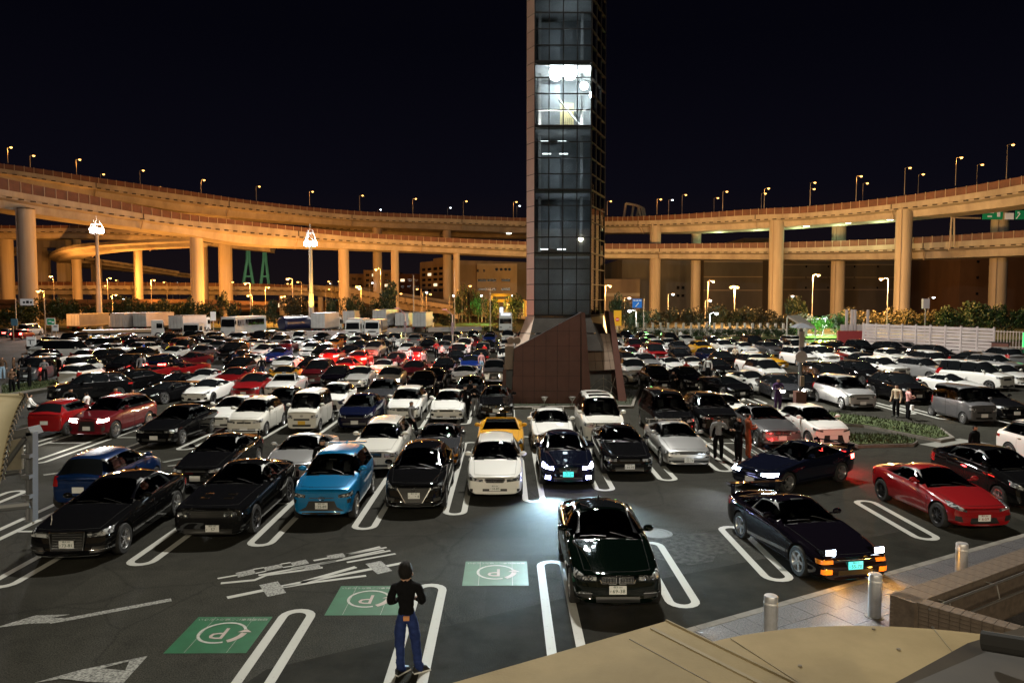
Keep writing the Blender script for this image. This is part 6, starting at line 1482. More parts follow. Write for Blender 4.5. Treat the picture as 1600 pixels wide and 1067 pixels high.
# sign bracket on the lower viaduct, right
sb = empty('sign_gantry', (0, 0, 0), label='green motorway direction sign on a bracket arm above the lower viaduct', cat='road sign')
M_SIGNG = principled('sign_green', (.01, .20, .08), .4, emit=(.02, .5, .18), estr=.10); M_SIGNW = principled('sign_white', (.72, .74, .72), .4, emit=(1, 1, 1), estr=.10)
Yg = 184
for a, b in (((1484, 388), (1487, 340)), ((1491, 386), (1491, 340)), ((1486, 340), (1532, 341)), ((1482, 390), (1510, 391))): MB().bar(at(*a, Yg), at(*b, Yg), .22, 0, 6).obj('bracket', M_POSTS, sb)
def board(root, px0, py0, px1, py1, Y, mat, name='board', th=.15):
    a, b = at(px0, py1, Y), at(px1, py0, Y); MB().box(((a.x + b.x) / 2, Y, (a.z + b.z) / 2), (b.x - a.x, th, b.z - a.z)).obj(name, mat, root)
board(sb, 1535, 329, 1567, 343, Yg, M_SIGNG); board(sb, 1570, 333, 1584, 343, Yg, M_SIGNW); board(sb, 1586, 329, 1640, 343, Yg, M_SIGNG)
for q in ((1543, 331, 1553, 333.4), (1543, 337, 1550, 339.5), (1558, 331, 1563, 339), (1590, 331, 1593, 334)): board(sb, *q, Yg - .12, M_SIGNW, 'sign_mark', .05)
MB().bar(at(1588, 342, Yg - .12), at(1594, 334, Yg - .12), .12).obj('sign_arrow', M_SIGNW, sb)

# ------------------------------------------------------------------ trees and hedges
def leaf_mesh(name, mat, n, rx, rz, lobes=7, size=.5, seed=1, low=0.0):
    r = random.Random(seed); mb = MB(); blobs = []
    for k in range(lobes):
        t = r.uniform(0, 2 * PI); q = r.uniform(.1, .75); blobs.append((Vector((math.cos(t) * q * rx, math.sin(t) * q * rx, low + rz * r.uniform(.25, .85))), r.uniform(.25, .5)))
    for k in range(n):
        c, s_ = r.choice(blobs); d = Vector((r.gauss(0, 1), r.gauss(0, 1), r.gauss(0, 1))).normalized() * (r.uniform(.35, 1.0) ** .5) * s_
        p = c + Vector((d.x * rx, d.y * rx, d.z * rz * .75))
        if p.z < .05: continue
        u = Vector((r.gauss(0, 1), r.gauss(0, 1), r.gauss(0, .6))).normalized(); w = u.cross(Vector((r.gauss(0, 1), r.gauss(0, 1), r.gauss(0, 1)))).normalized(); L_ = size * r.uniform(.6, 1.3)
        mb.poly([p - u * L_ / 2, p + w * L_ * .28, p + u * L_ / 2, p - w * L_ * .28])
    me = bpy.data.meshes.new(name); me.from_pydata(mb.v, [], mb.f); me.materials.append(mat); me.update(); return me
def leaf_mat(name, c1, c2):
    m = noisy(name, c1, c2, .8, .55, 3, lo=.3, hi=.7, spec=.3); return m
M_LEAF = leaf_mat('broadleaf', (.016, .028, .010), (.04, .06, .018)); M_LEAF2 = leaf_mat('orange_lit_leaf', (.03, .026, .010), (.065, .05, .018)); M_PINE = leaf_mat('pine_needles', (.02, .035, .015), (.04, .06, .02))  # second leaf colour carries the orange lamp light in its brown tone
M_BARK = noisy('bark', (.06, .045, .03), (.11, .085, .06), 4, .9, bump=.5)
CROWN = {}
def tree(label, px, Y, ytop, wpx, kind='broad', ybase=None, cat='tree', group=None, name='broadleaf_tree'):
    Y = Y * 1.24 if px < 830 else Y * 1.08
    b = Vector((at(px, 500, Y).x, Y, 0)); h = at(px, ytop, Y).z; w = wpx / FPX * Y / 2
    key = (kind, rng.randrange(3))
    if key not in CROWN:
        mat = dict(broad=M_LEAF, orange_lit=M_LEAF2, pine=M_PINE, shrub=M_LEAF, orange_lit_shrub=M_LEAF2)[kind]
        CROWN[key] = leaf_mesh('crown', mat, 1500 if 'shrub' not in kind else 1100, 1, 1, 9 if kind != 'pine' else 6, .13 if kind != 'pine' else .10, seed=hash(kind) % 97 * 0 + len(CROWN) * 13 + 5, low=.18 if 'shrub' not in kind else -.1)
    o = empty(name, b, rng.uniform(0, 6), label, cat, group)
    c = link('crown', CROWN[key], o); c.scale = (w * 1.25, w * 1.25, h * .98)
    tr = MB(); tr.bar((0, 0, 0), (.05 * w, 0, h * .5), max(.08, h * .022), 0, 8, max(.04, h * .012))
    for k in range(5):
        t = k * 1.3 + rng.random(); s0 = Vector((.05 * w * .7, 0, h * (.25 + .06 * k))); tr.bar(s0, s0 + Vector((math.cos(t) * w * .6, math.sin(t) * w * .6, h * .28)), h * .010, 0, 5, h * .004)
    tr.obj('trunk', M_BARK, o)
    return o
left_trees = [(10, 120, 488, 40, 'broad'), (42, 122, 480, 46, 'broad'), (78, 124, 474, 40, 'broad'), (118, 126, 476, 38, 'broad'), (196, 128, 473, 42, 'broad'), (222, 132, 478, 30, 'broad'), (256, 128, 475, 34, 'broad'), (300, 124, 472, 28, 'broad'), (322, 128, 478, 26, 'broad'), (345, 130, 467, 22, 'pine'), (368, 124, 480, 28, 'broad'), (398, 126, 484, 30, 'pine'), (428, 122, 478, 30, 'pine'), (462, 124, 470, 44, 'orange_lit'), (522, 122, 475, 26, 'broad'), (549, 122, 473, 30, 'broad'), (570, 124, 472, 26, 'orange_lit'), (612, 118, 455, 36, 'broad'), (595, 126, 476, 30, 'broad'), (700, 128, 490, 28, 'shrub'), (668, 124, 488, 24, 'broad'), (716, 150, 463, 22, 'broad'), (734, 148, 453, 24, 'orange_lit'), (748, 146, 466, 28, 'broad'), (770, 134, 474, 22, 'broad'), (805, 134, 470, 30, 'broad'), (150, 132, 483, 30, 'broad'), (280, 134, 480, 30, 'broad')]
ords = ['leftmost', 'second', 'third', 'fourth', 'fifth', 'sixth', 'seventh', 'eighth', 'ninth', 'tenth', 'eleventh', 'twelfth', 'thirteenth', 'fourteenth', 'fifteenth', 'sixteenth', 'seventeenth', 'eighteenth', 'nineteenth', 'twentieth', 'twenty-first', 'twenty-second', 'twenty-third', 'twenty-fourth', 'twenty-fifth', 'twenty-sixth', 'twenty-seventh', 'twenty-eighth', 'twenty-ninth', 'thirtieth']
kw = dict(broad='dark round broadleaf tree', orange_lit='orange-lit thin-leaved tree', pine='dark layered pine', shrub='low round dark shrub')
left_trees.sort()
for i, (px, Y, yt, w, k) in enumerate(left_trees):
    tree(f'{kw[k]} behind the trucks, {ords[i]} of the tree row from the left', px, Y, yt, w, k, group='trees behind the trucks', name='pine_tree' if k == 'pine' else 'broadleaf_tree')
right_trees = [(968, 128, 468, 34, 'broad'), (990, 122, 492, 30, 'broad'), (985, 126, 478, 26, 'orange_lit'), (1012, 122, 490, 34, 'broad'), (1040, 130, 482, 40, 'orange_lit'), (1075, 132, 486, 34, 'orange_lit'), (1110, 128, 478, 44, 'orange_lit'), (1150, 130, 484, 40, 'orange_lit'), (1190, 128, 486, 44, 'orange_lit'), (1228, 120, 492, 40, 'orange_lit'), (1256, 112, 492, 36, 'orange_lit'), (1281, 108, 500, 34, 'broad'), (1312, 110, 496, 34, 'broad'), (1340, 118, 486, 46, 'orange_lit'), (1374, 118, 492, 44, 'orange_lit'), (1408, 116, 488, 44, 'orange_lit'), (1444, 116, 490, 44, 'orange_lit'), (1482, 114, 486, 48, 'broad'), (1522, 112, 482, 52, 'broad'), (1566, 110, 484, 52, 'broad'), (1606, 108, 486, 50, 'broad'), (1240, 126, 474, 34, 'broad')]
right_trees.sort()
for i, (px, Y, yt, w, k) in enumerate(right_trees):
    tree(f'{kw[k]} behind the fence, {ords[i] if i else "first"} counting right from the tower', px, Y, yt, w, k, group='trees behind the right fences')
lamp('tree_uplight', 'POINT', at(1284, 508, 112), 5000, (.3, 1, .15), .3); lamp('tree_uplight', 'POINT', at(748, 478, 174), 2500, (.3, 1, .2), .3); lamp('tree_uplight', 'POINT', at(1010, 512, 104), 160, (.3, 1, .25), .3)
i = 0
for px in range(985, 1250, 17):
    tree(f'clipped green shrub below the post fence, {ords[i] if i else "first"} counting right from the tower', px, 108 - (px - 985) * .02, 507 + (i % 3) * 2, 22, 'shrub', cat='shrub', group='shrubs below the post fence', name='shrub'); i += 1
for k, px in enumerate(range(760, 800, 13)): tree(f'low dark shrub left of the tower base, {ords[k] if k else "first"} from the left', px, 112, 509, 18, 'shrub', cat='shrub', group='shrubs left of the tower', name='shrub')
MB().extr([Vector((-110, 146, .02)), Vector((-4, 146, .02)), Vector((-2, 175, .02)), Vector((-120, 175, .02))], (0, 0, .25)).obj('planting_bed', M_GRASS, kind='structure')
MB().extr([Vector((16, 113.5, .02)), Vector((46, 108, .02)), Vector((90, 100, .02)), Vector((110, 140, .02)), Vector((20, 142, .02))], (0, 0, .25)).obj('planting_bed', M_GRASS, kind='structure')
# fences: pale posts with two rails, and the white boarded fence on the right
M_FW = noisy('white_fence_board', (.36, .31, .30), (.44, .385, .37), .8, .55); M_FP = noisy('pale_fence_post', (.45, .42, .36), (.52, .48, .42), 1, .6)
fp = empty('post_fence', (0, 0, 0), label='pale fence of square posts and rails behind the green shrubs', cat='fence')
pts = [at(px, 510, 116 - (px - 1000) * .018) for px in range(996, 1262, 12)]
for p in pts: MB().box((p.x, p.y, 1.15), (.30, .22, 2.3)).obj('fence_post', M_FP, fp)
for a, b in zip(pts[:-1], pts[1:]):
    for z in (.75, 1.15): MB().hexa([(a.x, a.y - .05, z), (b.x, b.y - .05, z), (b.x, b.y + .05, z), (a.x, a.y + .05, z), (a.x, a.y - .05, z + .28), (b.x, b.y - .05, z + .28), (b.x, b.y + .05, z + .28), (a.x, a.y + .05, z + .28)]).obj('fence_rail', M_FP, fp)
wf = empty('boarded_fence', (0, 0, 0), label='long white fence of horizontal boards behind the cars on the right', cat='fence')
F0, F1 = at(1348, 560, 84), at(1552, 560, 70.5); F0.z = F1.z = 0
nb = 9; dF = (F1 - F0) / nb; rzF = math.atan2(dF.y, dF.x)
for k in range(nb + 1):
    p = F0 + dF * k; MB().box((p.x, p.y, 1.65), (.16, .16, 3.3), rz=rzF).obj('fence_post', M_FW, wf)
for k in range(nb):
    c = F0 + dF * (k + .5)
    for j in range(9): MB().box((c.x, c.y, .35 + j * .335), (dF.length - .18, .045, .275), rz=rzF).obj('fence_board', M_FW, wf)
mf = empty('mesh_fence', (0, 0, 0), label='see-through mesh fence with thin posts right of the white boarded fence', cat='fence')
G0, G1 = F1 + dF * .05, F1 + dF * 4
for k in range(24):
    p = G0.lerp(G1, k / 23); MB().box((p.x, p.y, 1.5), (.05, .05, 3.0)).obj('fence_bar', M_FW, mf)
for z in (.3, 1.5, 2.9): MB().bar(G0 + Vector((0, 0, z)), G1 + Vector((0, 0, z)), .035).obj('fence_rail', M_FW, mf)
gt2 = empty('timber_gate', (0, 0, 0), label='brown gate panel between the white fence and the mesh fence', cat='gate')
p = F1 + dF * .25 - Vector((0, .3, 0)); MB().box((p.x, p.y, .9), (1.6, .12, 1.8), rz=rzF).obj('gate_leaf', M_BROWN, gt2); MB().box((p.x, p.y, 1.85), (1.8, .16, .1), rz=rzF).obj('gate_head', M_MULL, gt2)
ff = empty('picket_fence', (0, 0, 0), label='taller pale picket screen left of the white boarded fence', cat='fence')
for k, px in enumerate((1322, 1330, 1335, 1355)):
    p = at(px, 530, 95); MB().box((p.x, p.y, 2.3), (.28, .2, 4.6)).obj('picket', M_FW, ff)
a, b = at(1320, 525, 95), at(1360, 525, 95); MB().box(((a.x + b.x) / 2, 95.2, 1.9), (b.x - a.x + 1, .08, 1.6)).obj('panel', M_FW, ff)
p = at(1330, 545, 88); MB().box((p.x, p.y, 1.1), (3.4, .4, 2.2)).obj('red_screen', principled('red_panel', (.22, .03, .03), .5), label='dark red panel standing before the picket screen', cat='panel')
ex = empty('exit_sign', (0, 0, 0), label='green lit sign at the far right fence', cat='sign'); p = at(1600, 531, 66); MB().box((p.x + .15, p.y, p.z), (.5, .12, 1.3)).obj('face', emissive('sign_lit_green', (.05, .9, .25), 1.0), ex); MB().bar((p.x + .15, p.y + .12, 0), (p.x + .15, p.y + .12, p.z), .05).obj('post', M_POLE, ex)

# ------------------------------------------------------------------ road signs
def sign_post(label, px, ybase_d, boards, ytop, name='road_sign'):
    Y = ybase_d; o = empty(name, (0, 0, 0), label=label, cat='road sign'); p = at(px, ytop, Y); MB().bar((p.x, Y, 0), (p.x, Y, p.z), .07).obj('post', M_POLE, o)
    for b_ in boards: board(o, *b_[:4], Y - .12 - .04 * b_[5] if len(b_) > 5 else Y - .12, b_[4], 'board' if len(b_) <= 5 or not b_[5] else 'sign_mark', .06)
    return o
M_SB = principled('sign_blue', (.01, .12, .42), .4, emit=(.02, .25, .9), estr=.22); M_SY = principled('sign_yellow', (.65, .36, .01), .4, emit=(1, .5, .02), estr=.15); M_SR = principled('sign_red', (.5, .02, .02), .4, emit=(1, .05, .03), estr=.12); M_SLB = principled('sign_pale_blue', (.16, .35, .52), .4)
s1 = sign_post('blue road sign with a white arrow on a white post', 1006, 112, [(988, 467, 1003, 481, M_SB)], 467); MB().bar(at(993, 479.5, 111.8), at(998, 473, 111.8), .07).obj('sign_arrow', M_SIGNW, s1)
for k in range(3): board(s1, 989.5 + k * 4.5, 468.5, 993 + k * 4.5, 470.5, 111.83, M_SIGNW, 'sign_mark', .03)
s2 = sign_post('yellow no entry board right of the tower', 964, 100, [(959, 485, 971, 509, M_SY)], 485); 
pc_ = at(964.6, 499, 99.7); MB().bar(pc_, pc_ + Vector((0, -.05, 0)), .26, 0, 18).obj('no_entry_disc', M_SR, s2); MB().box(pc_ + Vector((0, -.07, 0)), (.36, .03, .08)).obj('no_entry_bar', M_SIGNW, s2)
s3 = sign_post('white board on a tall pole with an arm at the far left', 24, 112, [(32, 467, 52, 477, M_SIGNW), (36, 471, 39, 474, M_MULL, 1), (41, 470, 45, 474, M_MULL, 1), (47, 471, 50, 474, M_MULL, 1)], 467); MB().bar(at(24, 470, 112), at(33, 470, 112), .06).obj('arm', M_POLE, s3)
sign_post('pale blue square sign on the left pole', 20, 106, [(17.5, 498, 27.5, 509, M_SLB)], 498)
s4 = sign_post('green sign with white border left of the trailers', 80, 104, [(73, 497, 86, 508, M_SIGNW), (74, 498, 85, 507, M_SIGNG, 1), (76, 501, 80, 503, M_SIGNW, 2), (81, 502, 84, 505, M_SIGNW, 2)], 497)
sign_post('small white sign beside the green sign', 87, 102, [(82, 507, 91, 517, M_SIGNW), (84, 509, 89, 511, M_POLE, 1)], 507)
sign_post('white notice board on a post by the left grass', 49, 78, [(42, 526, 56, 541, M_SIGNW), (44, 531, 54, 532, M_MULL, 1), (47, 531, 48, 538, M_MULL, 1)], 526)
s5 = sign_post('round blue sign above the red cars', 488, 80, [], 536); pc_ = at(488, 543, 79.8); MB().bar(pc_, pc_ + Vector((0, -.05, 0)), .52, 0, 18).obj('blue_disc', M_SB, s5)
sign_post('small white board beside the first pines', 333, 104, [(329, 487, 337, 501, M_SIGNW)], 487)
sg = empty('information_post', (0, 0, 0), label='roofed information post with a round sign in the right car park', cat='sign post'); c = ground(1249, 640)
MB().bar((c.x, c.y, 0), (c.x, c.y, 4.4), .10, 0, 10).obj('post', M_FRAME, sg); zz = lambda y: at(1249, y, c.y).z
MB().hexa([(c.x - .5, c.y - .5, zz(512)), (c.x + .5, c.y - .5, zz(512)), (c.x + .5, c.y + .5, zz(512)), (c.x - .5, c.y + .5, zz(512)), (c.x - .12, c.y - .12, zz(505)), (c.x + .12, c.y - .12, zz(505)), (c.x + .12, c.y + .12, zz(505)), (c.x - .12, c.y + .12, zz(505))]).obj('cap', M_FRAME, sg)
MB().box((c.x, c.y - .13, (zz(518) + zz(542)) / 2), (.26, .05, zz(518) - zz(542))).obj('notice', noisy('notice_face', (.22, .19, .17), (.32, .28, .25), 3, .6), sg); MB().bar((c.x - .02, c.y - .12, zz(557)), (c.x - .02, c.y - .17, zz(557)), .32, 0, 20).obj('round_sign', noisy('sign_back', (.30, .27, .27), (.36, .33, .33), 3, .5), sg)
MB().box((c.x + .05, c.y - .15, (zz(588) + zz(602)) / 2), (.20, .12, .55)).obj('letter_plate', M_SOFF, sg); MB().box((c.x, c.y, .5), (.55, .45, 1.0)).obj('cabinet', M_BROWN, sg); MB().box((c.x - .45, c.y - .3, .2), (.5, .4, .4)).obj('kerb_block', M_KERB, sg)
for k, (px, yb, yt, lab) in enumerate(((1246, 505, 485, 'tall'), (1362, 500, 440, 'x'),)): pass
M_ROOFP = noisy('shelter_roof', (.22, .20, .16), (.28, .25, .2), 2, .6)
sr = empty('shelter', (0, 0, 0), label='small shelter roof behind the information post', cat='shelter'); a, b, c_, d = at(1230, 493, 100), at(1248, 492, 100), at(1274, 510, 96), at(1260, 512, 96); MB().extr([a, b, c_, d], (0, .0, -.25)).obj('roof', M_ROOFP, sr)
for p in (a, b, c_): MB().bar((p.x, p.y, 0), (p.x, p.y, p.z - .2), .1).obj('post', M_POLE, sr)
for px, y0, y1, Y, lab in ((710, 420, 510, 125, 'tall dark pole before the exit ramp, left one'), (766, 450, 508, 120, 'dark pole left of the yellow gantry'), (646, 430, 500, 140, 'thin pole beside the dark tree'), (1446, 482, 560, 92, 'short white pole behind the boarded fence'), (633, 490, 560, 82, 'slim bent lamp pole between the parked trucks and cars'), (707, 492, 560, 82, 'slim bent lamp pole left of the tower')):
    p = at(px, y0, Y); o = empty('pole', (p.x, Y, 0), label=lab, cat='pole'); MB().bar((0, 0, 0), (0, 0, p.z), .09, 0, 8, .06).obj('shaft', M_POLE, o)
    if 'bent' in lab: MB().bar((0, 0, p.z), (-.7, -.3, p.z + .55), .05).obj('arm', M_POLE, o); MB().box((-.85, -.35, p.z + .6), (.5, .25, .12)).obj('head', M_POLE, o); MB().box((0, -.1, p.z - 1.5), (.26, .08, 1.3)).obj('board', M_FRAME, o)
    elif '1446' in str(px): MB().box((0, 0, p.z + .6), (.8, .4, 1.2)).obj('box', M_FW, o)

# ------------------------------------------------------------------ trucks, bus
M_TRW = noisy('truck_white', (.55, .55, .54), (.64, .64, .62), .7, .5); M_TRG = noisy('truck_grey', (.20, .19, .18), (.26, .25, .24), .6, .5); M_TRP = noisy('pink_lit_truck_side', (.50, .42, .38), (.56, .48, .44), .5, .5); M_TRB = principled('truck_navy', (.008, .012, .05), .35, coat=1); M_TRO = noisy('orange_truck_side', (.50, .32, .18), (.58, .38, .22), .5, .55)  # pinkish side colour holds the warm lamp light on white truck boxes
def truck(label, px, ybase, ln, w=2.45, h=3.6, rear=True, side=M_TRW, back=M_TRW, heading=0.0, cab=M_TRW, kind='box'):
    b = ground(px, ybase); o = empty('box_truck', (b.x, b.y, 0), heading, label, 'truck', 'trucks parked beyond the cars')
    # local: near end at y=0, body runs +y; rear end near when rear
    y0 = 0 if rear else 1.9
    MB().box((0, y0 + ln / 2, .95), (w * .9, ln, .22)).obj('chassis', M_TRIM, o)
    if kind == 'box':
        bx = MB(); bx.box((0, y0 + ln / 2, 1.1 + (h - 1.1) / 2), (w, ln, h - 1.1)); bo = bx.obj('cargo_box', side, o)
        yd = y0 - .03 if rear else y0 + ln + .03
        for s_ in (-1, 1):
            dr = MB().box((s_ * w * .245, yd, 1.12 + (h - 1.15) / 2), (w * .47, .05, h - 1.25)).obj('rear_door', back, o)
            for k in (.12, .36): MB().bar((s_ * w * k, yd - .05 * (1 if rear else -1), 1.2), (s_ * w * k, yd - .05 * (1 if rear else -1), h - .15), .022).obj('lock_rod', M_POLE, dr)
            MB().box((s_ * w * .40, yd, .85), (.35, .06, .14)).obj('tail_light', M_RED, o)
        for z in (1.12, h - .02): MB().box((0, y0 + ln / 2, z), (w + .05, ln + .04, .10)).obj('box_rail', M_POLE, o)
    elif kind == 'tank':
        t = MB(); t.lathe([(0, y0), (.9, y0), (1.15, y0 + .25), (1.15, y0 + ln - .25), (.9, y0 + ln), (0, y0 + ln)], 'X', 20); 
        to = t.obj('tank', side, o, angle=40); to.rotation_euler = (0, 0, PI / 2); to.location = (0, 0, 2.0); MB().box((0, y0 + ln / 2, 3.2), (.6, ln * .6, .12)).obj('catwalk', M_TRW, o)
    elif kind == 'flat': MB().box((0, y0 + ln / 2, 1.25), (w, ln, .4)).obj('flat_deck', side, o)
    yc = y0 + ln + .95 if rear else .95
    c = MB(); fy = 1 if rear else -1
    c.hexa([(-1.1, yc - .9, .6), (1.1, yc - .9, .6), (1.1, yc + .9, .6), (-1.1, yc + .9, .6), (-1.08, yc - (.9 if rear else .72), 2.75), (1.08, yc - (.9 if rear else .72), 2.75), (1.08, yc + (.72 if rear else .9), 2.75), (-1.08, yc + (.72 if rear else .9), 2.75)]); co = c.obj('cab', cab, o)
    yf = yc + fy * .86
    MB().hexa([(-.98, yf - .03, 1.55), (.98, yf - .03, 1.55), (.98, yf + .03, 1.55), (-.98, yf + .03, 1.55), (-.93, yf - fy * .10 - .03, 2.5), (.93, yf - fy * .10 - .03, 2.5), (.93, yf - fy * .10 + .03, 2.5), (-.93, yf - fy * .10 + .03, 2.5)]).obj('windscreen', M_GLASS, co)
    for s_ in (-1, 1): MB().box((s_ * 1.09, yc + fy * .2, 1.95), (.05, .8, .75)).obj('side_window', M_GLASS, co); MB().box((s_ * .8, yc + fy * .92, .85), (.4, .06, .22)).obj('headlight', M_LENS, o); MB().box((s_ * 1.25, yc + fy * .8, 1.9), (.12, .1, .5)).obj('wing_mirror', M_TRIM, co)
    MB().box((0, yc + fy * .93, 1.15), (1.2, .04, .18)).obj('grille', M_TRIM, co)
    ty, ri = wheel_meshes(.48, 'small', M_RIM, True); fw = far_wheel(ty, ri, .48)
    for y in (y0 + ln * .18, y0 + ln * .34, yc):
        for s_ in (-1, 1):
            wv = link('wheel', fw, o, loc=(s_ * 1.02, y, .48)); wv.rotation_euler = (0, 0, PI if s_ < 0 else 0)
    return o
truck('grey-sided box trailer, leftmost of the parked trucks, rear doors to us', 115, 519, 9, h=3.3, side=M_TRG, heading=-.05)
truck('flatbed truck with an orange side rail in front of the trailers', 130, 531, 9, kind='flat', side=M_TRO, heading=-1.15, rear=True)
truck('white box truck with dark side, second from the left', 184, 521, 7, h=3.5, side=M_TRG)
truck('white box truck with an orange-lit side, third from the left', 219, 520, 9, h=3.5, side=M_TRP, heading=-.10)
truck('white box truck with red-lettered doors left of the coach', 275, 524, 8, h=3.2, side=M_TRP, heading=-.08)
truck('small white flatbed truck facing us before the coach', 298, 537, 3.5, w=2.0, rear=False, kind='flat', h=2.2)
truck('navy tank truck right of the coach', 440, 525, 6, rear=True, kind='tank', side=M_TRB, cab=M_TRB, heading=-.5)
truck('white box truck right of the tank truck, grey side', 497, 523, 7, h=3.6, side=M_TRP, heading=-.12)
truck('pink-lit box truck below the second floodlight mast', 545, 514, 8, h=3.6, side=M_TRP, heading=-.05)
truck('white truck facing us left of the navy-bodied truck', 551, 531, 5, rear=False, h=3.0)
truck('white-cabbed truck with dark body facing us', 581, 530, 5, rear=False, h=2.8, side=M_TRB)
truck('large white box truck before the dark tree', 593, 519, 9, h=4.0, heading=-.08)
truck('white box truck with dark window marks, right of the large one', 628, 518, 6, h=3.4)
truck('white equipment truck rightmost in the truck row', 655, 520, 6, h=3.6, side=M_TRW, heading=-.1)
bus = empty('coach', ground(356, 528), 0.0, 'white coach with dark window band facing us', 'bus'); bus.rotation_euler = (0, 0, -.12)
MB().hexa([(-1.2, 0, .4), (1.2, 0, .4), (1.2, 11, .4), (-1.2, 11, .4), (-1.15, .25, 3.2), (1.15, .25, 3.2), (1.15, 10.9, 3.2), (-1.15, 10.9, 3.2)]).obj('body', M_TRW, bus); MB().hexa([(-1.08, .03, 1.7), (1.08, .03, 1.7), (1.08, .1, 1.7), (-1.08, .1, 1.7), (-1.03, .16, 2.85), (1.03, .16, 2.85), (1.03, .25, 2.85), (-1.03, .25, 2.85)]).obj('windscreen', M_GLASS, bus)
for s_ in (-1, 1):
    for k in range(6): MB().box((s_ * 1.185, 1.6 + k * 1.55, 2.3), (.05, 1.45, .95)).obj('side_window', M_GLASS, bus)
    MB().box((s_ * .85, -.02, .9), (.4, .06, .25)).obj('headlight', M_LENS, bus); MB().box((s_ * 1.4, -.1, 2.4), (.15, .12, .55)).obj('wing_mirror', M_TRIM, bus)
for y in (2.2, 8.2):
    for s_ in (-1, 1): link('wheel', far_wheel(*wheel_meshes(.48, 'small', M_RIM, True), .48), bus, loc=(s_ * 1.08, y, .48))
cb = empty('coach', ground(790, 519), 0, 'white coach front with a lit route board left of the tower', 'bus')
MB().hexa([(-1.2, 0, .4), (1.2, 0, .4), (1.2, 8, .4), (-1.2, 8, .4), (-1.15, .25, 3.5), (1.15, .25, 3.5), (1.15, 8, 3.5), (-1.15, 8, 3.5)]).obj('body', M_TRW, cb); MB().box((0, .05, 2.0), (2.1, .06, .9)).obj('windscreen', M_GLASS, cb); MB().box((0, .16, 3.2), (1.6, .08, .3)).obj('route_board', emissive('route_lit', (.8, .9, 1), 2), cb); MB().box((-.75, .4, 4.0), (.55, .1, .9)).obj('lit_sign', emissive('pale_lit', (.75, .9, 1), 2.5), cb)
for s_ in (-1, 1): MB().box((s_ * .85, -.02, .9), (.4, .06, .25)).obj('headlight', M_LENS, cb)
bar = empty('low_wall', (0, 0, 0), label='long low white wall in front of the parked trucks', cat='wall')
for (x0, x1, y) in ((604, 752, 520), (422, 542, 527)):
    a, b = ground(x0, y), ground(x1, y - 3)
    d = b - a; c_ = (a + b) / 2; MB().box((c_.x, c_.y, .42), (d.length, .35, .85), rz=math.atan2(d.y, d.x)).obj('wall_section', M_FW, bar)
for k, px in enumerate(range(325, 415, 8)):
    p = ground(px, 533); MB().box((p.x, p.y, .5), (.5, .3, 1.0)).obj('concrete_block', M_FP, label=f'pale concrete guard block before the coach, {nth(k + 1)} from the left', cat='guard block', group='guard blocks before the coach')
for px, wh_ in ((142, 'left'), (154, 'middle'), (175, 'right')):
    p = ground(px, 537); MB().lathe([(0, 0), (.16, 0), (.16, .95), (.12, 1.05), (0, 1.08)], 'Z', 12).obj('marker_post', M_SY, label=f'{wh_} one of three yellow marker posts before the flatbed truck', cat='post', group='yellow marker posts', loc=(p.x, p.y, 0))
# ================================================================== people
M_SKIN = noisy('skin', (.36, .20, .13), (.42, .24, .16), 6, .55); M_HAIR = noisy('black_hair', (.004, .0035, .003), (.011, .009, .008), 60, .75, 4, bump=.9, bscale=120, spec=.2)
CLOTH = {}
def cloth(n, c): CLOTH[n] = noisy('cloth_' + n.replace(' ', '_'), c, tuple(x * 1.35 for x in c), 14, .95, 4, bump=.5, bscale=7, spec=.1)
for n, c in (('black', (.0035, .0035, .004)), ('white', (.55, .55, .54)), ('grey', (.16, .16, .165)), ('navy', (.012, .016, .04)), ('denim', (.014, .024, .085)), ('beige', (.34, .28, .20)), ('red', (.32, .02, .02)), ('rust', (.16, .045, .02)), ('maroon', (.10, .015, .02)), ('blue', (.02, .09, .42)), ('yellow', (.6, .4, .03)), ('pink', (.5, .26, .25)), ('pale blue', (.22, .32, .42)), ('brown', (.09, .055, .035)), ('purple', (.04, .02, .06))): cloth(n, c)
M_SHOE = principled('black_shoe', (.01, .01, .01), .5); M_SOLE = principled('white_sole', (.6, .6, .58), .6)
def limb(a, b, t): return Vector(a).lerp(Vector(b), t)
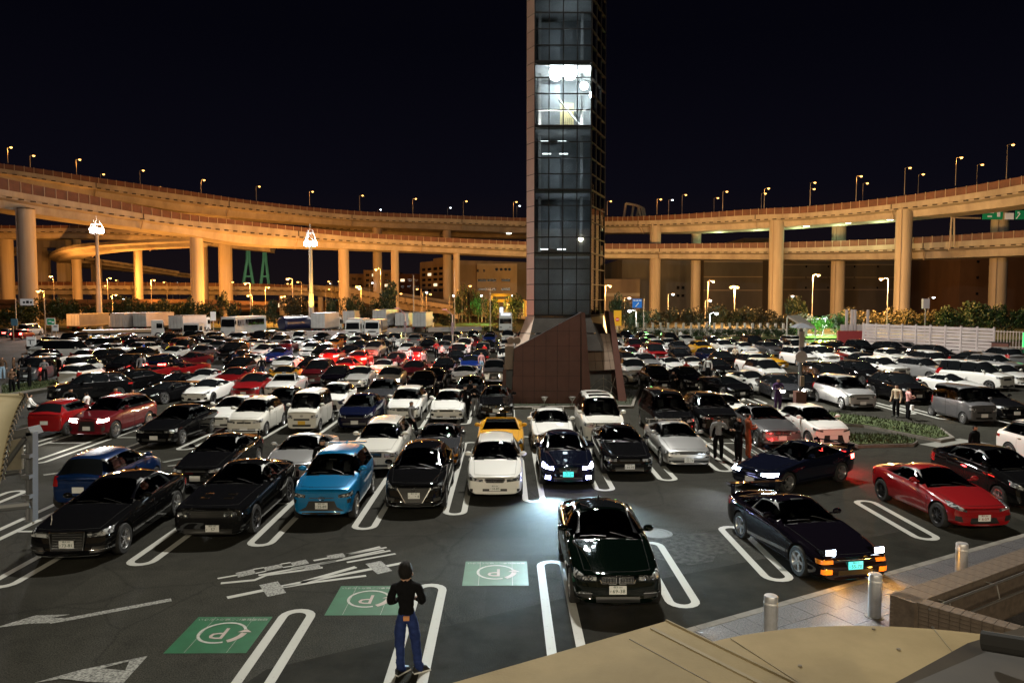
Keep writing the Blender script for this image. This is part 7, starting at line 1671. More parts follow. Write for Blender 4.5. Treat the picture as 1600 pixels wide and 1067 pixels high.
def figure(pose, fingers=False, lv=2):
    """one continuous skinned body facing +y; returns mesh with material slots skin, top, trousers, hair, shoe"""
    P = dict(pelvis=(0, 0, .95), waist=(0, .0, 1.08), chest=(0, .01, 1.28), upper=(0, 0, 1.42), neck=(0, -.005, 1.51), head=(0, .015, 1.60), crown=(0, .0, 1.70),
             hipL=(-.10, 0, .90), hipR=(.10, 0, .90), kneeL=(-.11, .03, .50), kneeR=(.11, .03, .50), ankL=(-.11, 0, .09), ankR=(.11, 0, .09), toeL=(-.13, .17, .035), toeR=(.13, .17, .035),
             shL=(-.19, 0, 1.41), shR=(.19, 0, 1.41), elL=(-.26, -.02, 1.13), elR=(.26, -.02, 1.13), wrL=(-.27, .06, .88), wrR=(.27, .06, .88), haL=(-.27, .10, .79), haR=(.27, .10, .79))
    P.update({k: v for k, v in pose.items() if k[0] != '_'})
    R = dict(pelvis=.155, waist=.135, chest=.170, upper=.125, neck=.056, head=.098, crown=.075, hipL=.108, hipR=.108, kneeL=.078, kneeR=.078, ankL=.060, ankR=.060, toeL=.035, toeR=.035, shL=.078, shR=.078, elL=.055, elR=.055, wrL=.032, wrR=.032, haL=.036, haR=.036)
    flat = dict(pelvis=.72, waist=.72, chest=.70, upper=.75, crown=1.0)
    E = [('pelvis', 'waist'), ('waist', 'chest'), ('chest', 'upper'), ('upper', 'neck'), ('neck', 'head'), ('head', 'crown')]
    for s_ in 'LR': E += [('pelvis', 'hip' + s_), ('hip' + s_, 'knee' + s_), ('knee' + s_, 'ank' + s_), ('ank' + s_, 'toe' + s_), ('upper', 'sh' + s_), ('sh' + s_, 'el' + s_), ('el' + s_, 'wr' + s_), ('wr' + s_, 'ha' + s_)]
    if fingers:
        for s_, sg_ in (('L', -1), ('R', 1)):
            h, w = Vector(P['ha' + s_]), Vector(P['wr' + s_]); d = (h - w).normalized(); x = Vector((0, 0, 1)) if abs(d.z) < .8 else Vector((0, 1, 0)); x = (x - d * x.dot(d)).normalized(); side = d.cross(x)
            for k, ln in enumerate((.062, .07, .066, .052)):
                off = x * (.030 - .020 * k); n1, n2 = f'f{s_}{k}a', f'f{s_}{k}b'
                P[n1] = tuple(h + off + d * .035); P[n2] = tuple(h + off + d * (.035 + ln * .6) + side * sg_ * -.02 * 1); R[n1] = .0095; R[n2] = .008; E += [('ha' + s_, n1), (n1, n2)]
            P['t' + s_] = tuple(w.lerp(h, .55) + x * .045 + d * .02); R['t' + s_] = .011; E.append(('wr' + s_, 't' + s_))
    names = list(P); idx = {n: i for i, n in enumerate(names)}
    me = bpy.data.meshes.new('figure'); me.from_pydata([P[n] for n in names], [(idx[a], idx[b]) for a, b in E], []); ob = bpy.data.objects.new('figure', me); COL.objects.link(ob)
    sk = ob.modifiers.new('sk', 'SKIN'); sk.use_smooth_shade = True; sk.branch_smoothing = .6; su = ob.modifiers.new('su', 'SUBSURF'); su.levels = su.render_levels = lv
    for i, n in enumerate(names):
        r = R[n]; f = flat.get(n, 1.0); v = me.skin_vertices[0].data[i]; v.radius = (r, r * f) if n not in ('pelvis', 'waist', 'chest', 'upper') else (r, r * f); v.use_root = (n == 'pelvis')
    dg = bpy.context.evaluated_depsgraph_get(); dg.update(); out = bpy.data.meshes.new_from_object(ob.evaluated_get(dg), depsgraph=dg); bpy.data.objects.remove(ob)
    out.materials.clear()
    for m in (M_SKIN, CLOTH['black'], CLOTH['denim'], M_HAIR, M_SHOE): out.materials.append(m)
    segs = [(Vector(P[a]), Vector(P[b]), a, b) for a, b in E]; hd = Vector(P['head']); up = (Vector(P['crown']) - Vector(P['neck'])).normalized(); slv = pose.get('_sleeve', .9)
    for p in out.polygons:
        c = p.center; best = min(segs, key=lambda s_: (c - (s_[0] + (s_[1] - s_[0]) * max(0, min(1, (c - s_[0]).dot(s_[1] - s_[0]) / max(1e-9, (s_[1] - s_[0]).length_squared))))).length - .5 * (R[s_[2]] + R[s_[3]]))
        a, b = best[2], best[3]; m = 1
        if a in ('neck', 'head'): 
            fwd = Vector(pose.get('_face', (0, 1, 0))); m = 0
            if (c - hd).dot(up) > .045 or ((c - hd).dot(fwd) < .005 and (c - hd).dot(up) > -.075): m = 3
        elif a == 'upper' and b == 'neck': m = 0 if (c - Vector(P['upper'])).dot(up) > .07 else 1
        elif a.startswith('wr') or a.startswith('ha') or a.startswith('f'): m = 0
        elif a.startswith('el') and b.startswith('wr'): m = 1 if (c - Vector(P[a])).length < slv * (Vector(P[b]) - Vector(P[a])).length else 0
        elif a.startswith('hip') or a.startswith('knee'): m = 2
        elif a.startswith('ank'): m = 4
        elif (a, b) == ('pelvis', 'waist'): m = 1 if (c.z > P['pelvis'][2] + .03) else 2
        elif a == 'pelvis': m = 2
        p.material_index = m; p.use_smooth = True
    return out, P
def face_parts(P, root, pose):
    pass
POSES = [dict(), dict(elL=(-.24, .06, 1.16), wrL=(-.12, .26, 1.22), haL=(-.05, .29, 1.27), elR=(.25, .04, 1.15), wrR=(.10, .27, 1.18), haR=(.02, .30, 1.23)),
         dict(kneeL=(-.10, .16, .52), ankL=(-.10, .20, .10), toeL=(-.11, .37, .045), kneeR=(.10, -.03, .49), ankR=(.10, -.28, .13), toeR=(.11, -.13, .035), elL=(-.25, -.12, 1.15), wrL=(-.25, -.14, .90), haL=(-.25, -.10, .81), elR=(.25, .07, 1.16), wrR=(.24, .22, .95), haR=(.24, .28, .88)),
         dict(elR=(.30, .03, 1.20), wrR=(.16, .16, 1.42), haR=(.12, .17, 1.50)),
         dict(pelvis=(0, -.05, .50), waist=(0, -.03, .64), chest=(0, .02, .84), upper=(0, .04, .98), neck=(0, .05, 1.07), head=(0, .08, 1.16), crown=(0, .07, 1.26), hipL=(-.10, 0, .47), hipR=(.10, 0, .47), kneeL=(-.16, .38, .50), kneeR=(.16, .38, .50), ankL=(-.14, .34, .09), ankR=(.14, .34, .09), toeL=(-.15, .50, .035), toeR=(.15, .50, .035), shL=(-.19, .04, .97), shR=(.19, .04, .97), elL=(-.25, .14, .74), elR=(.25, .14, .74), wrL=(-.16, .32, .62), wrR=(.16, .32, .62), haL=(-.13, .38, .60), haR=(.13, .38, .60))]
BODY = [figure(p) for p in POSES]
def hair_cap(P): 
    c = Vector(P['head']); return c
def person(label, px, py, top, bottom, pose=0, rz=0.0, h=1.72, pos=None, group=None, coat=False, extra=None):
    g = ground(px, py) if pos is None else Vector((pos[0], pos[1], 0)); me, P = BODY[pose]
    o = link('person', me, None, g, rz, label, 'person', group)
    for i, m in ((1, CLOTH[top]), (2, CLOTH[bottom])): o.material_slots[i].link = 'OBJECT'; o.material_slots[i].material = m
    s_ = h / 1.77; o.scale = (s_ * 1.08, s_ * 1.08, s_)
    if extra == 'bag':
        b = empty('handbag', (0, 0, 0)); bpy.data.objects.remove(b); MB().hexa([(.20, .02, .55), (.44, .02, .55), (.44, .14, .55), (.20, .14, .55), (.22, .03, .80), (.42, .03, .80), (.42, .13, .80), (.22, .13, .80)]).obj('tote_bag', CLOTH['white'], loc=g, rz=rz, label='white tote bag held by the person in pink', cat='bag')
    return o
# the man in the foreground
mp = dict(hipL=(-.095, 0, .90), kneeL=(-.115, .03, .50), hipR=(.10, 0, .90), kneeR=(.135, .05, .50), ankR=(.185, .04, .09), toeR=(.33, .11, .04), shL=(-.185, 0, 1.41), shR=(.185, 0, 1.41), elL=(-.265, .03, 1.15), wrL=(-.17, .25, 1.08), haL=(-.10, .31, 1.10), elR=(.265, .03, 1.15), wrR=(.17, .25, 1.08), haR=(.10, .31, 1.10), head=(-.01, .02, 1.61), crown=(-.012, .01, 1.725), neck=(-.005, -.005, 1.51), _sleeve=1.2)
mp['ankL'] = (-.10, .0, .09); mp['toeL'] = (.02, .14, .035)
me, P = figure(mp, True, 3)
from mathutils import noise as mnoise
cl = set()
for p in me.polygons:
    if p.material_index in (1, 2): cl.update(p.vertices)
for vi in cl:
    v = me.vertices[vi]; c = v.co; leg = c.z < .92
    a = mnoise.noise(Vector((c.x * 9, c.y * 9, c.z * (16 if leg else 13) + c.x * 7))) + .5 * mnoise.noise(Vector((c.x * 22 + 4, c.y * 22, c.z * 26)))
    v.co = c + v.normal * (a * .012 + .006 + (.012 if leg and c.z < .2 else 0))
me.update()
g = (ground(622, 1047) + ground(650, 1058)) / 2
man = link('person', me, None, g, 0.04, 'man seen from behind in a black top and dark blue jeans', 'person'); man.scale = (1.0, 1.0, 1.02)
for i, m in ((1, CLOTH['black']), (2, CLOTH['denim'])): man.material_slots[i].link = 'OBJECT'; man.material_slots[i].material = m
hb = bmesh.new(); bmesh.ops.create_icosphere(hb, subdivisions=4, radius=1.0)
for v in hb.verts:
    c = v.co.copy(); n1 = math.sin(9 * c.x + 3) * math.sin(8 * c.y) * math.sin(10 * c.z + 1); r = 1.04 + .05 * n1 + .03 * math.sin(23 * c.x + 5) * math.sin(21 * c.z)
    v.co = Vector((c.x * .108 * r, c.y * .128 * r - .012, c.z * .150 * r + .01))
bmesh.ops.delete(hb, geom=[v for v in hb.verts if v.co.z < -.10 or (v.co.y > .055 and v.co.z < .06)], context='VERTS')
hm = bpy.data.meshes.new('hair'); hb.to_mesh(hm); hb.free(); hm.materials.append(M_HAIR); hm.polygons.foreach_set('use_smooth', [True] * len(hm.polygons))
hr = link('hair', hm, man, loc=(-.01, .015, 1.645)); hr.modifiers.new('thickness', 'SOLIDIFY').thickness = .01
mb = MB(); r_ = random.Random(3)
for k in range(420):
    t, u = r_.uniform(0, 2 * PI), r_.uniform(-.62, 1); q = math.sqrt(1 - u * u); n_ = Vector((math.cos(t) * q, math.sin(t) * q, u))
    if n_.y > .45 and u < .45: continue
    p = Vector((n_.x * .108, n_.y * .128 - .012, n_.z * .150 + .01)); d = (Vector((r_.gauss(0, .5), r_.gauss(0, .5) - .1, -1 + .6 * u)).cross(n_)).cross(n_) * -1
    if d.length < .01: continue
    d.normalize(); s_ = d.cross(n_) * .006; e_ = p + d * r_.uniform(.03, .06) + n_ * r_.uniform(.004, .018); mb.poly([p - s_, p + s_, e_])
mb.obj('hair_strands', M_HAIR, hr, kind='stuff')
for s_ in (-1, 1):
    e = bmesh.new(); bmesh.ops.create_uvsphere(e, u_segments=10, v_segments=8, radius=1); 
    for v in e.verts: v.co = Vector((v.co.x * .012, v.co.y * .020, v.co.z * .032))
    em = bpy.data.meshes.new('ear'); e.to_mesh(em); e.free(); em.materials.append(M_SKIN); link('ear', em, man, loc=(s_ * .098, .02, 1.60))
MB().hexa([(-.012, .10, 1.57), (.012, .10, 1.57), (.008, .135, 1.575), (-.008, .135, 1.575), (-.006, .105, 1.62), (.006, .105, 1.62), (.004, .112, 1.62), (-.004, .112, 1.62)]).obj('nose', M_SKIN, man)
MB().box((0, .105, 1.545), (.05, .01, .012)).obj('mouth', CLOTH['maroon'], man)
for s_ in (-1, 1): MB().box((s_ * .034, .102, 1.625), (.028, .01, .012)).obj('eye', M_SHOE, man)
MB().hexa([(-.035, -.142, .915), (.055, -.142, .915), (.055, -.10, .915), (-.035, -.10, .915), (-.04, -.138, .975), (.058, -.138, .975), (.058, -.10, .975), (-.04, -.10, .975)]).obj('leather_patch', noisy('tan_leather_patch', (.40, .17, .06), (.5, .22, .09), 8, .5), man)
for (a, t) in ((mp['ankL'], mp['toeL']), (mp['ankR'], mp['toeR'])):
    a, t = Vector(a), Vector(t); d = Vector((t.x - a.x, t.y - a.y, 0)).normalized(); s_ = Vector((d.y, -d.x, 0)); b0 = Vector((a.x, a.y, 0)) - d * .09
    MB().hexa([b0 - s_ * .038 + Vector((0, 0, .0)), b0 + s_ * .038, b0 + d * .29 + s_ * .036, b0 + d * .29 - s_ * .036, b0 - s_ * .036 + Vector((0, 0, .025)), b0 + s_ * .036 + Vector((0, 0, .025)), b0 + d * .285 + s_ * .034 + Vector((0, 0, .025)), b0 + d * .285 - s_ * .034 + Vector((0, 0, .025))]).obj('shoe_sole', M_SOLE, man)
    MB().hexa([b0 - s_ * .036 + Vector((0, 0, .025)), b0 + s_ * .036 + Vector((0, 0, .025)), b0 + d * .28 + s_ * .033 + Vector((0, 0, .025)), b0 + d * .28 - s_ * .033 + Vector((0, 0, .025)), b0 - s_ * .032 + Vector((0, 0, .11)), b0 + s_ * .032 + Vector((0, 0, .11)), b0 + d * .25 + s_ * .026 + Vector((0, 0, .055)), b0 + d * .25 - s_ * .026 + Vector((0, 0, .055))]).obj('shoe', M_SHOE, man)
MB().tube([(mp['ankL'][0] + .055 * math.cos(t), mp['ankL'][1] + .055 * math.sin(t), .10) for t in [2 * PI * i / 12 for i in range(13)]], .02, 0, 6).obj('trouser_cuff', CLOTH['denim'], man)
MB().tube([(mp['ankR'][0] + .055 * math.cos(t), mp['ankR'][1] + .055 * math.sin(t), .10) for t in [2 * PI * i / 12 for i in range(13)]], .02, 0, 6).obj('trouser_cuff', CLOTH['denim'], man)
PPL = [
 ('person in black standing behind the blue small suv', 505, 768, 'black', 'black', 0, .2), ('person in a grey top walking left of the white coupe row', 643, 688, 'grey', 'black', 2, 1.2), ('person in black left of the white saloon gap', 727, 655, 'black', 'black', 0, .3), ('person in black with pale trousers beside the white saloon', 742, 650, 'black', 'grey', 0, -.4), ('person in black just behind the two in black', 735, 640, 'black', 'black', 1, 2.5),
 ('person in a grey shirt on the phone right of the silver coupe', 1122, 718, 'grey', 'black', 3, 2.9), ('person in black facing the one in rust', 1154, 722, 'black', 'black', 1, -1.3), ('person in a rust overall right of the silver coupe', 1168, 716, 'rust', 'rust', 1, 1.5), ('person in a purple top and shorts by the lit headlights', 1215, 641, 'purple', 'purple', 0, .1), ('person in a beige coat by the right grass strip', 1400, 652, 'beige', 'black', 0, -1.2), ('person in pink with a white bag by the grey kei van', 1418, 656, 'pink', 'black', 1, 1.4),
 ('dark-haired person sitting behind the black liftback', 1521, 735, 'black', 'black', 0, .5),
 ('person in brown leftmost in the group by the pale blue path', 4, 593, 'brown', 'pale blue', 0, .5), ('person in dark clothes nearest the membrane canopy', 19, 616, 'brown', 'black', 0, 1.2), ('person in black beside the one nearest the canopy', 30, 612, 'black', 'black', 0, -1), ('person in black right of the path group', 47, 608, 'black', 'black', 1, -1.3), ('person in grey-brown standing among the path group', 22, 590, 'brown', 'black', 0, 2), ('person in black behind the path group', 36, 588, 'black', 'black', 0, 1), ('person in a grey jacket by the white rear door', 70, 597, 'grey', 'black', 0, .4), ('person in black by the open white tailgate', 93, 593, 'black', 'black', 0, -.6), ('person in navy behind the white tailgate', 130, 586, 'navy', 'black', 0, 1), ('person in a white shirt sitting left of the red hatch', 46, 652, 'white', 'black', 4, 2), ('person in black right of the red hatch', 112, 660, 'black', 'black', 1, .4), ('person in a white shirt behind the red suv', 137, 664, 'white', 'black', 1, -1.5), ('person in a red shirt behind the red suv', 182, 660, 'red', 'black', 0, .4), ('person in a rust shirt right of the one in red', 208, 660, 'rust', 'black', 0, 1.8),
 ('person in grey beside the red sports cars', 221, 590, 'grey', 'grey', 0, .4), ('person in a white shirt before the red sports cars', 226, 588, 'white', 'black', 0, -1), ('person in black right of the red sports cars', 268, 592, 'black', 'black', 0, .2), ('person in blue behind the red sports cars', 225, 562, 'blue', 'black', 0, 2), ('person in yellow left of the other in yellow', 264, 563, 'yellow', 'black', 0, 1), ('person in yellow right of the other in yellow', 273, 562, 'yellow', 'navy', 0, -1), ('person in white by the left guard wall', 68, 540, 'white', 'black', 0, 0), ('person in black by the left guard wall', 75, 541, 'black', 'black', 0, 1), ('person in pale grey by the left guard wall', 82, 541, 'grey', 'black', 0, -1), ('person in black before the trailers', 212, 543, 'black', 'black', 0, 0), ('person in white before the orange-sided truck', 276, 541, 'white', 'black', 0, 0),
 ('person in navy by the white convertible', 368, 580, 'navy', 'navy', 0, .5), ('person in black by the white convertible', 385, 582, 'black', 'black', 0, -.5), ('person in black behind the red coupe pair', 409, 591, 'black', 'navy', 0, .5), ('person in maroon by the dark hatchbacks', 622, 584, 'maroon', 'black', 0, 1), ('person in white and denim by the dark hatchbacks', 641, 572, 'white', 'denim', 0, .5), ('person in pink by the maroon saloon', 662, 580, 'pink', 'black', 0, 1), ('person in a red jacket in the middle aisle', 682, 560, 'red', 'black', 0, .2), ('person in white right of the red jacket', 691, 566, 'white', 'black', 1, 1), ('person in black right of the red jacket', 703, 567, 'black', 'black', 0, .2), ('person in grey-white in the middle aisle', 716, 562, 'white', 'black', 0, -1), ('person in black near the tower aisle', 728, 553, 'black', 'black', 0, 1), ('person in white near the tower aisle', 736, 549, 'white', 'black', 0, 0), ('person in pink and pale jeans near the tower', 752, 582, 'pink', 'pale blue', 0, .6), ('person in red near the tower', 757, 566, 'red', 'black', 0, -.7), ('person in black and white left of the tower base', 781, 570, 'black', 'white', 0, .3), ('person in white left of the tower base', 742, 538, 'white', 'black', 0, .3), ('person in grey by the dark trucks', 615, 546, 'grey', 'black', 0, .3), ('person in white by the dark trucks', 551, 541, 'white', 'black', 0, .3), ('person in navy by the dark trucks', 645, 540, 'navy', 'black', 0, .3),
 ('person in red right of the tower', 1072, 600, 'red', 'black', 0, .4), ('person in white right of the tower', 1106, 594, 'white', 'black', 0, -.4), ('person in black just right of the tower fin', 1051, 622, 'black', 'black', 0, .5), ('person in pale grey before the yellow sign', 1003, 566, 'white', 'grey', 0, 0), ('person in white in the trio below the post fence', 1049, 535, 'white', 'grey', 0, 0), ('person in grey in the trio below the post fence', 1056, 534, 'grey', 'black', 0, 1), ('person in pale clothes, right of the trio below the post fence', 1063, 536, 'white', 'white', 0, -1), ('person in beige by the navy coupe right of the tower', 1148, 570, 'beige', 'black', 0, 0), ('person in black before the information post', 1262, 618, 'black', 'black', 0, 0)]
for i, (lab, px, py, t, b, ps, rz) in enumerate(PPL):
    person(lab, px, py, t, b, ps if not (ps == 0 and i % 5 == 3) else 1, PI + rz, rng.uniform(1.62, 1.78), extra='bag' if 'white bag' in lab else None)
# ================================================================== the cars, near ones one by one
G_FRONT = 'cars parked in the front double row'; G_LOT = 'cars parked across the lot'
PLACED = []
def put(key, col, px, py, label, cat='car', hd=0.0, back=False, group=G_FRONT, dy=0.0, **kw):
    """px, py: photo pixel of the ground under the middle of the bumper that shows"""
    g = ground(px, py); s = SP[key]; name = kw.pop('name', 'parked_car')
    h = hd + (PI if back else 0)
    if back: g = Vector((g.x, g.y + s['L'], 0)) if abs(hd) < .01 else g + Matrix.Rotation(hd, 3, 'Z') @ Vector((0, s['L'], 0))
    g.y += dy
    c = g + Matrix.Rotation(h, 3, 'Z') @ Vector((0, s['L'] / 2, 0))
    far = g.length > 44
    PLACED.append((c.x, c.y, s['L'], s['W']))
    return make_car(name, key, col, g, h, label, cat, group, far=far, **kw)
# nearest row
put('luxury sedan', 'dark green', 968, 966, 'dark green saloon with twin kidney grille and glass sunroof, nearest car', plate='69-38', plate_area='横浜 301', group=G_FRONT)
put('wedge coupe', 'purple black', 1345, 922, 'black wedge coupe with pop-up headlights lit and a high rear wing', hd=.17, plate='55-70', plate_kind='lit', lights=M_HID, rim=M_RIM, plate_area='横浜 33')
put('boxer coupe', 'red', 1548, 838, 'bright red low coupe with dark multi-spoke wheels at the right edge', hd=.07, plate='6-59', plate_kind='redink')
put('liftback', 'black', 1640, 806, 'black liftback half cut off by the frame, behind the red low coupe', hd=.03)
put('suv', 'white', 1738, 762, 'white car with only its bonnet corner in view at the right edge')
# front double row, first line
put('executive', 'black', 96, 888, 'big black saloon with slatted chrome grille, front left', plate='73-81', hd=.035)
put('muscle', 'black', 322, 850, 'black muscle coupe with four round headlamps', plate='57')
put('small suv', 'blue', 500, 822, 'bright sky-blue small suv with white plate', 'car', plate='22-89', hd=.0)
put('ev hatch', 'black', 645, 806, 'black hatchback with chrome V grille', plate='…・4')
put('sport wagon', 'white', 773, 786, 'white sports estate between two empty hatched gaps', plate='14-85')
put('sport sedan', 'midnight', 889, 766, 'dark navy saloon with violet headlights and fog lamps lit', plate='27-57', plate_kind='lit', lights=M_BLUEHID)
put('box sedan', 'black', 985, 749, 'black box-shaped saloon with white plate right of the lit navy saloon', plate='84-93')
put('touring coupe', 'silver', 1078, 737, 'silver two-door coupe with rear wing and white plate', plate='33-19')
mv = put('touring coupe', 'midnight', 1166, 768, 'dark blue coupe driving across the lane with lamps lit', hd=-1.02, group='cars driving through the lot', lights=M_HID, tails=M_STOP, name='moving_car', plate='', plate_area='')
put('luxury sedan', 'grey', 1226, 704, 'blue-grey saloon left of the white hatch with black grille', hd=0.02)
put('compact', 'white', 1308, 703, 'white small hatchback with a large black grille, right end of its row', hd=.10, plate='')
# second line
put('hatch', 'mid blue', 118, 802, 'dark blue hatchback parked tail towards us, behind the big black saloon', back=True)
put('touring coupe', 'black', 302, 768, 'black coupe behind the muscle coupe, its side window rim shining')
put('fastback coupe', 'silver', 446, 762, 'silver fastback coupe behind the blue small suv', plate='')
put('grand wagon', 'pearl', 580, 744, 'cream-white estate with roof rails behind the black hatchback', plate='')
put('wedge coupe', 'dark grey', 678, 738, 'dark grey low coupe behind the black hatchback with chrome V')
put('convertible', 'yellow', 782, 722, 'yellow open sports car behind the white sports estate')
put('box sedan', 'white', 866, 708, 'white saloon behind the lit navy saloon')
put('minivan', 'pearl', 946, 699, 'tall white minivan with two roof windows by the tower', plate='')
put('minivan', 'black', 1058, 690, 'tall black minivan right of the white minivan')
put('suv', 'black', 1128, 684, 'black suv behind the silver two-door coupe')
put('fastback coupe', 'white', 1150, 668, 'white coupe mostly hidden behind the people on the right')
# third double row
put('suv', 'dark red', 130, 690, 'dark red suv with both headlights lit, near the membrane canopy', lights=M_HID2, hd=-.06, plate='')
put('compact', 'red', 66, 684, 'red small hatch with a white roof and chequered sill', back=True, hd=-.0)
put('sedan', 'black', 236, 702, 'black saloon with polished wheels left of the white hatch row', hd=-.05)
put('touring coupe', 'white', 336, 676, 'white coupe left of the white round-nosed hatch')
put('hatch', 'pearl', 378, 686, 'white round-nosed hatchback left of the boxy kei van', plate='')
put('kei van', 'pearl', 470, 678, 'white boxy kei van with round headlamps and yellow plate', plate='', plate_kind='yellow')
put('compact', 'black', 425, 662, 'black hatchback between the white hatch and the kei van')
put('liftback', 'navy', 552, 676, 'dark navy liftback right of the boxy kei van', plate='')
put('sport wagon', 'white', 628, 661, 'white saloon with bonnet scoop right of the navy liftback', plate='')
put('box sedan', 'white', 697, 663, 'white saloon with amber-tinted lamps left of the people in black', plate='')
put('luxury sedan', 'black', 775, 657, 'black saloon left of the tower base', plate='')
put('compact', 'white', 512, 650, 'white hatchback with chrome-trimmed lamps behind the navy liftback')
put('sedan', 'dark grey', 588, 640, 'dark saloon with glinting bumper behind the navy liftback')
put('sedan', 'champagne', 602, 612, 'pale saloon with dazzling headlights in the aisle', lights=M_HID2)
# further back, left and middle
L2 = [('one box van', 'white', 139, 562, 'white one-box van side-on behind the dark cars', 'van', 1.45), ('suv', 'black', 72, 632, 'large black suv side-on left of the black supercars', 'car', -.75), ('sedan', 'black', 150, 618, 'black saloon behind the large black suv', 'car', -.5), ('supercar', 'black', 216, 634, 'black low supercar beside the white pair', 'car', -.35), ('supercar', 'black', 238, 616, 'second black low supercar, behind the other', 'car', -.35), ('supercar', 'red', 188, 600, 'red low supercar, left of the red trio', 'car', -.5), ('supercar', 'red', 246, 594, 'red low supercar, right of the red trio', 'car', -.45), ('touring coupe', 'dark red', 268, 578, 'dark red coupe behind the red supercars', 'car', -.3), ('supercar', 'white', 192, 580, 'white low coupe left of the red supercars', 'car', -.4), ('suv', 'white', 190, 562, 'white suv behind the white low coupe', 'car', -.3), ('suv', 'black', 128, 578, 'black suv with an open white tailgate beside it', 'car', -.3),
      ('boxer coupe', 'white', 300, 634, 'white low coupe left of the red pair', 'car', -.05), ('fastback coupe', 'white', 296, 612, 'white coupe behind the other white low coupe', 'car', -.05), ('sedan', 'red', 378, 626, 'red sports saloon left of the open white car', 'car', 0), ('touring coupe', 'red', 346, 611, 'red coupe behind the red sports saloon', 'car', 0), ('convertible', 'white', 431, 624, 'white open-top car with pale seats', 'car', 0), ('boxer coupe', 'yellow', 430, 606, 'yellow coupe behind the open white car', 'car', 0), ('supercar', 'white', 436, 581, 'white rounded sports coupe in front of the blue coupe', 'car', 0), ('suv', 'white', 392, 566, 'white suv beside the raised yellow bonnet', 'car', -.3), ('touring coupe', 'deep blue', 424, 568, 'deep blue coupe behind the white rounded coupe', 'car', 0), ('fastback coupe', 'white', 376, 580, 'white coupe among the people in navy', 'car', 0), ('sedan', 'black', 360, 576, 'black saloon left of the people in navy', 'car', 0),
      ('wide minivan', 'dark red', 486, 604, 'maroon-black people carrier right of the open white car', 'car', 0), ('hatch', 'purple black', 516, 612, 'purple-black hatchback left of the white square saloon', 'car', 0), ('box sedan', 'white', 552, 610, 'white square saloon left of the dazzling headlights', 'car', 0), ('fastback coupe', 'white', 592, 592, 'white coupe behind the dazzling headlights', 'car', 0), ('hatch', 'dark red', 614, 582, 'dark red hatchback next to the people in maroon', 'car', 0), ('sedan', 'dark red', 641, 598, 'maroon saloon showing its plate, middle rows', 'car', 0), ('touring coupe', 'navy', 671, 612, 'navy coupe with orange glints, middle rows', 'car', 0), ('supercar', 'white', 724, 601, 'white sports coupe before the tower aisle', 'car', 0), ('sedan', 'black', 654, 622, 'black saloon behind the white saloons', 'car', 0), ('sedan', 'black', 733, 634, 'black saloon behind the people in black', 'car', 0), ('suv', 'silver', 772, 602, 'silver suv nearest the tower on its left side', 'car', 0), ('sedan', 'black', 690, 592, 'black saloon left of the white sports coupe', 'car', 0), ('touring coupe', 'deep blue', 734, 584, 'deep blue coupe with rear lamps lit near the tower', 'car', 0), ('box sedan', 'white', 632, 558, 'white saloon in the middle of the dark cars', 'car', 0), ('sedan', 'silver', 668, 546, 'silver saloon behind the red brake lights', 'car', 0)]
for k, c, px, py, lab, cat, hd in L2: put(k, c, px, py, lab, cat, hd, group=G_LOT)
for k, c, px, py, lab in (('sedan', 'red', 512, 570, 'red saloon seen from behind with bright tail lamps'), ('sedan', 'red', 556, 575, 'red saloon with glowing tail lamps right of the other red tail'), ('hatch', 'dark red', 648, 568, 'dark red hatchback from behind with a glowing plate'), ('touring coupe', 'dark red', 740, 546, 'red-lit coupe from behind near the yellow truck'), ('sedan', 'red', 535, 590, 'dark red saloon tail towards us by the maroon people carrier')):
    put(k, c, px, py, lab, back=True, group=G_LOT, tails=M_STOP)
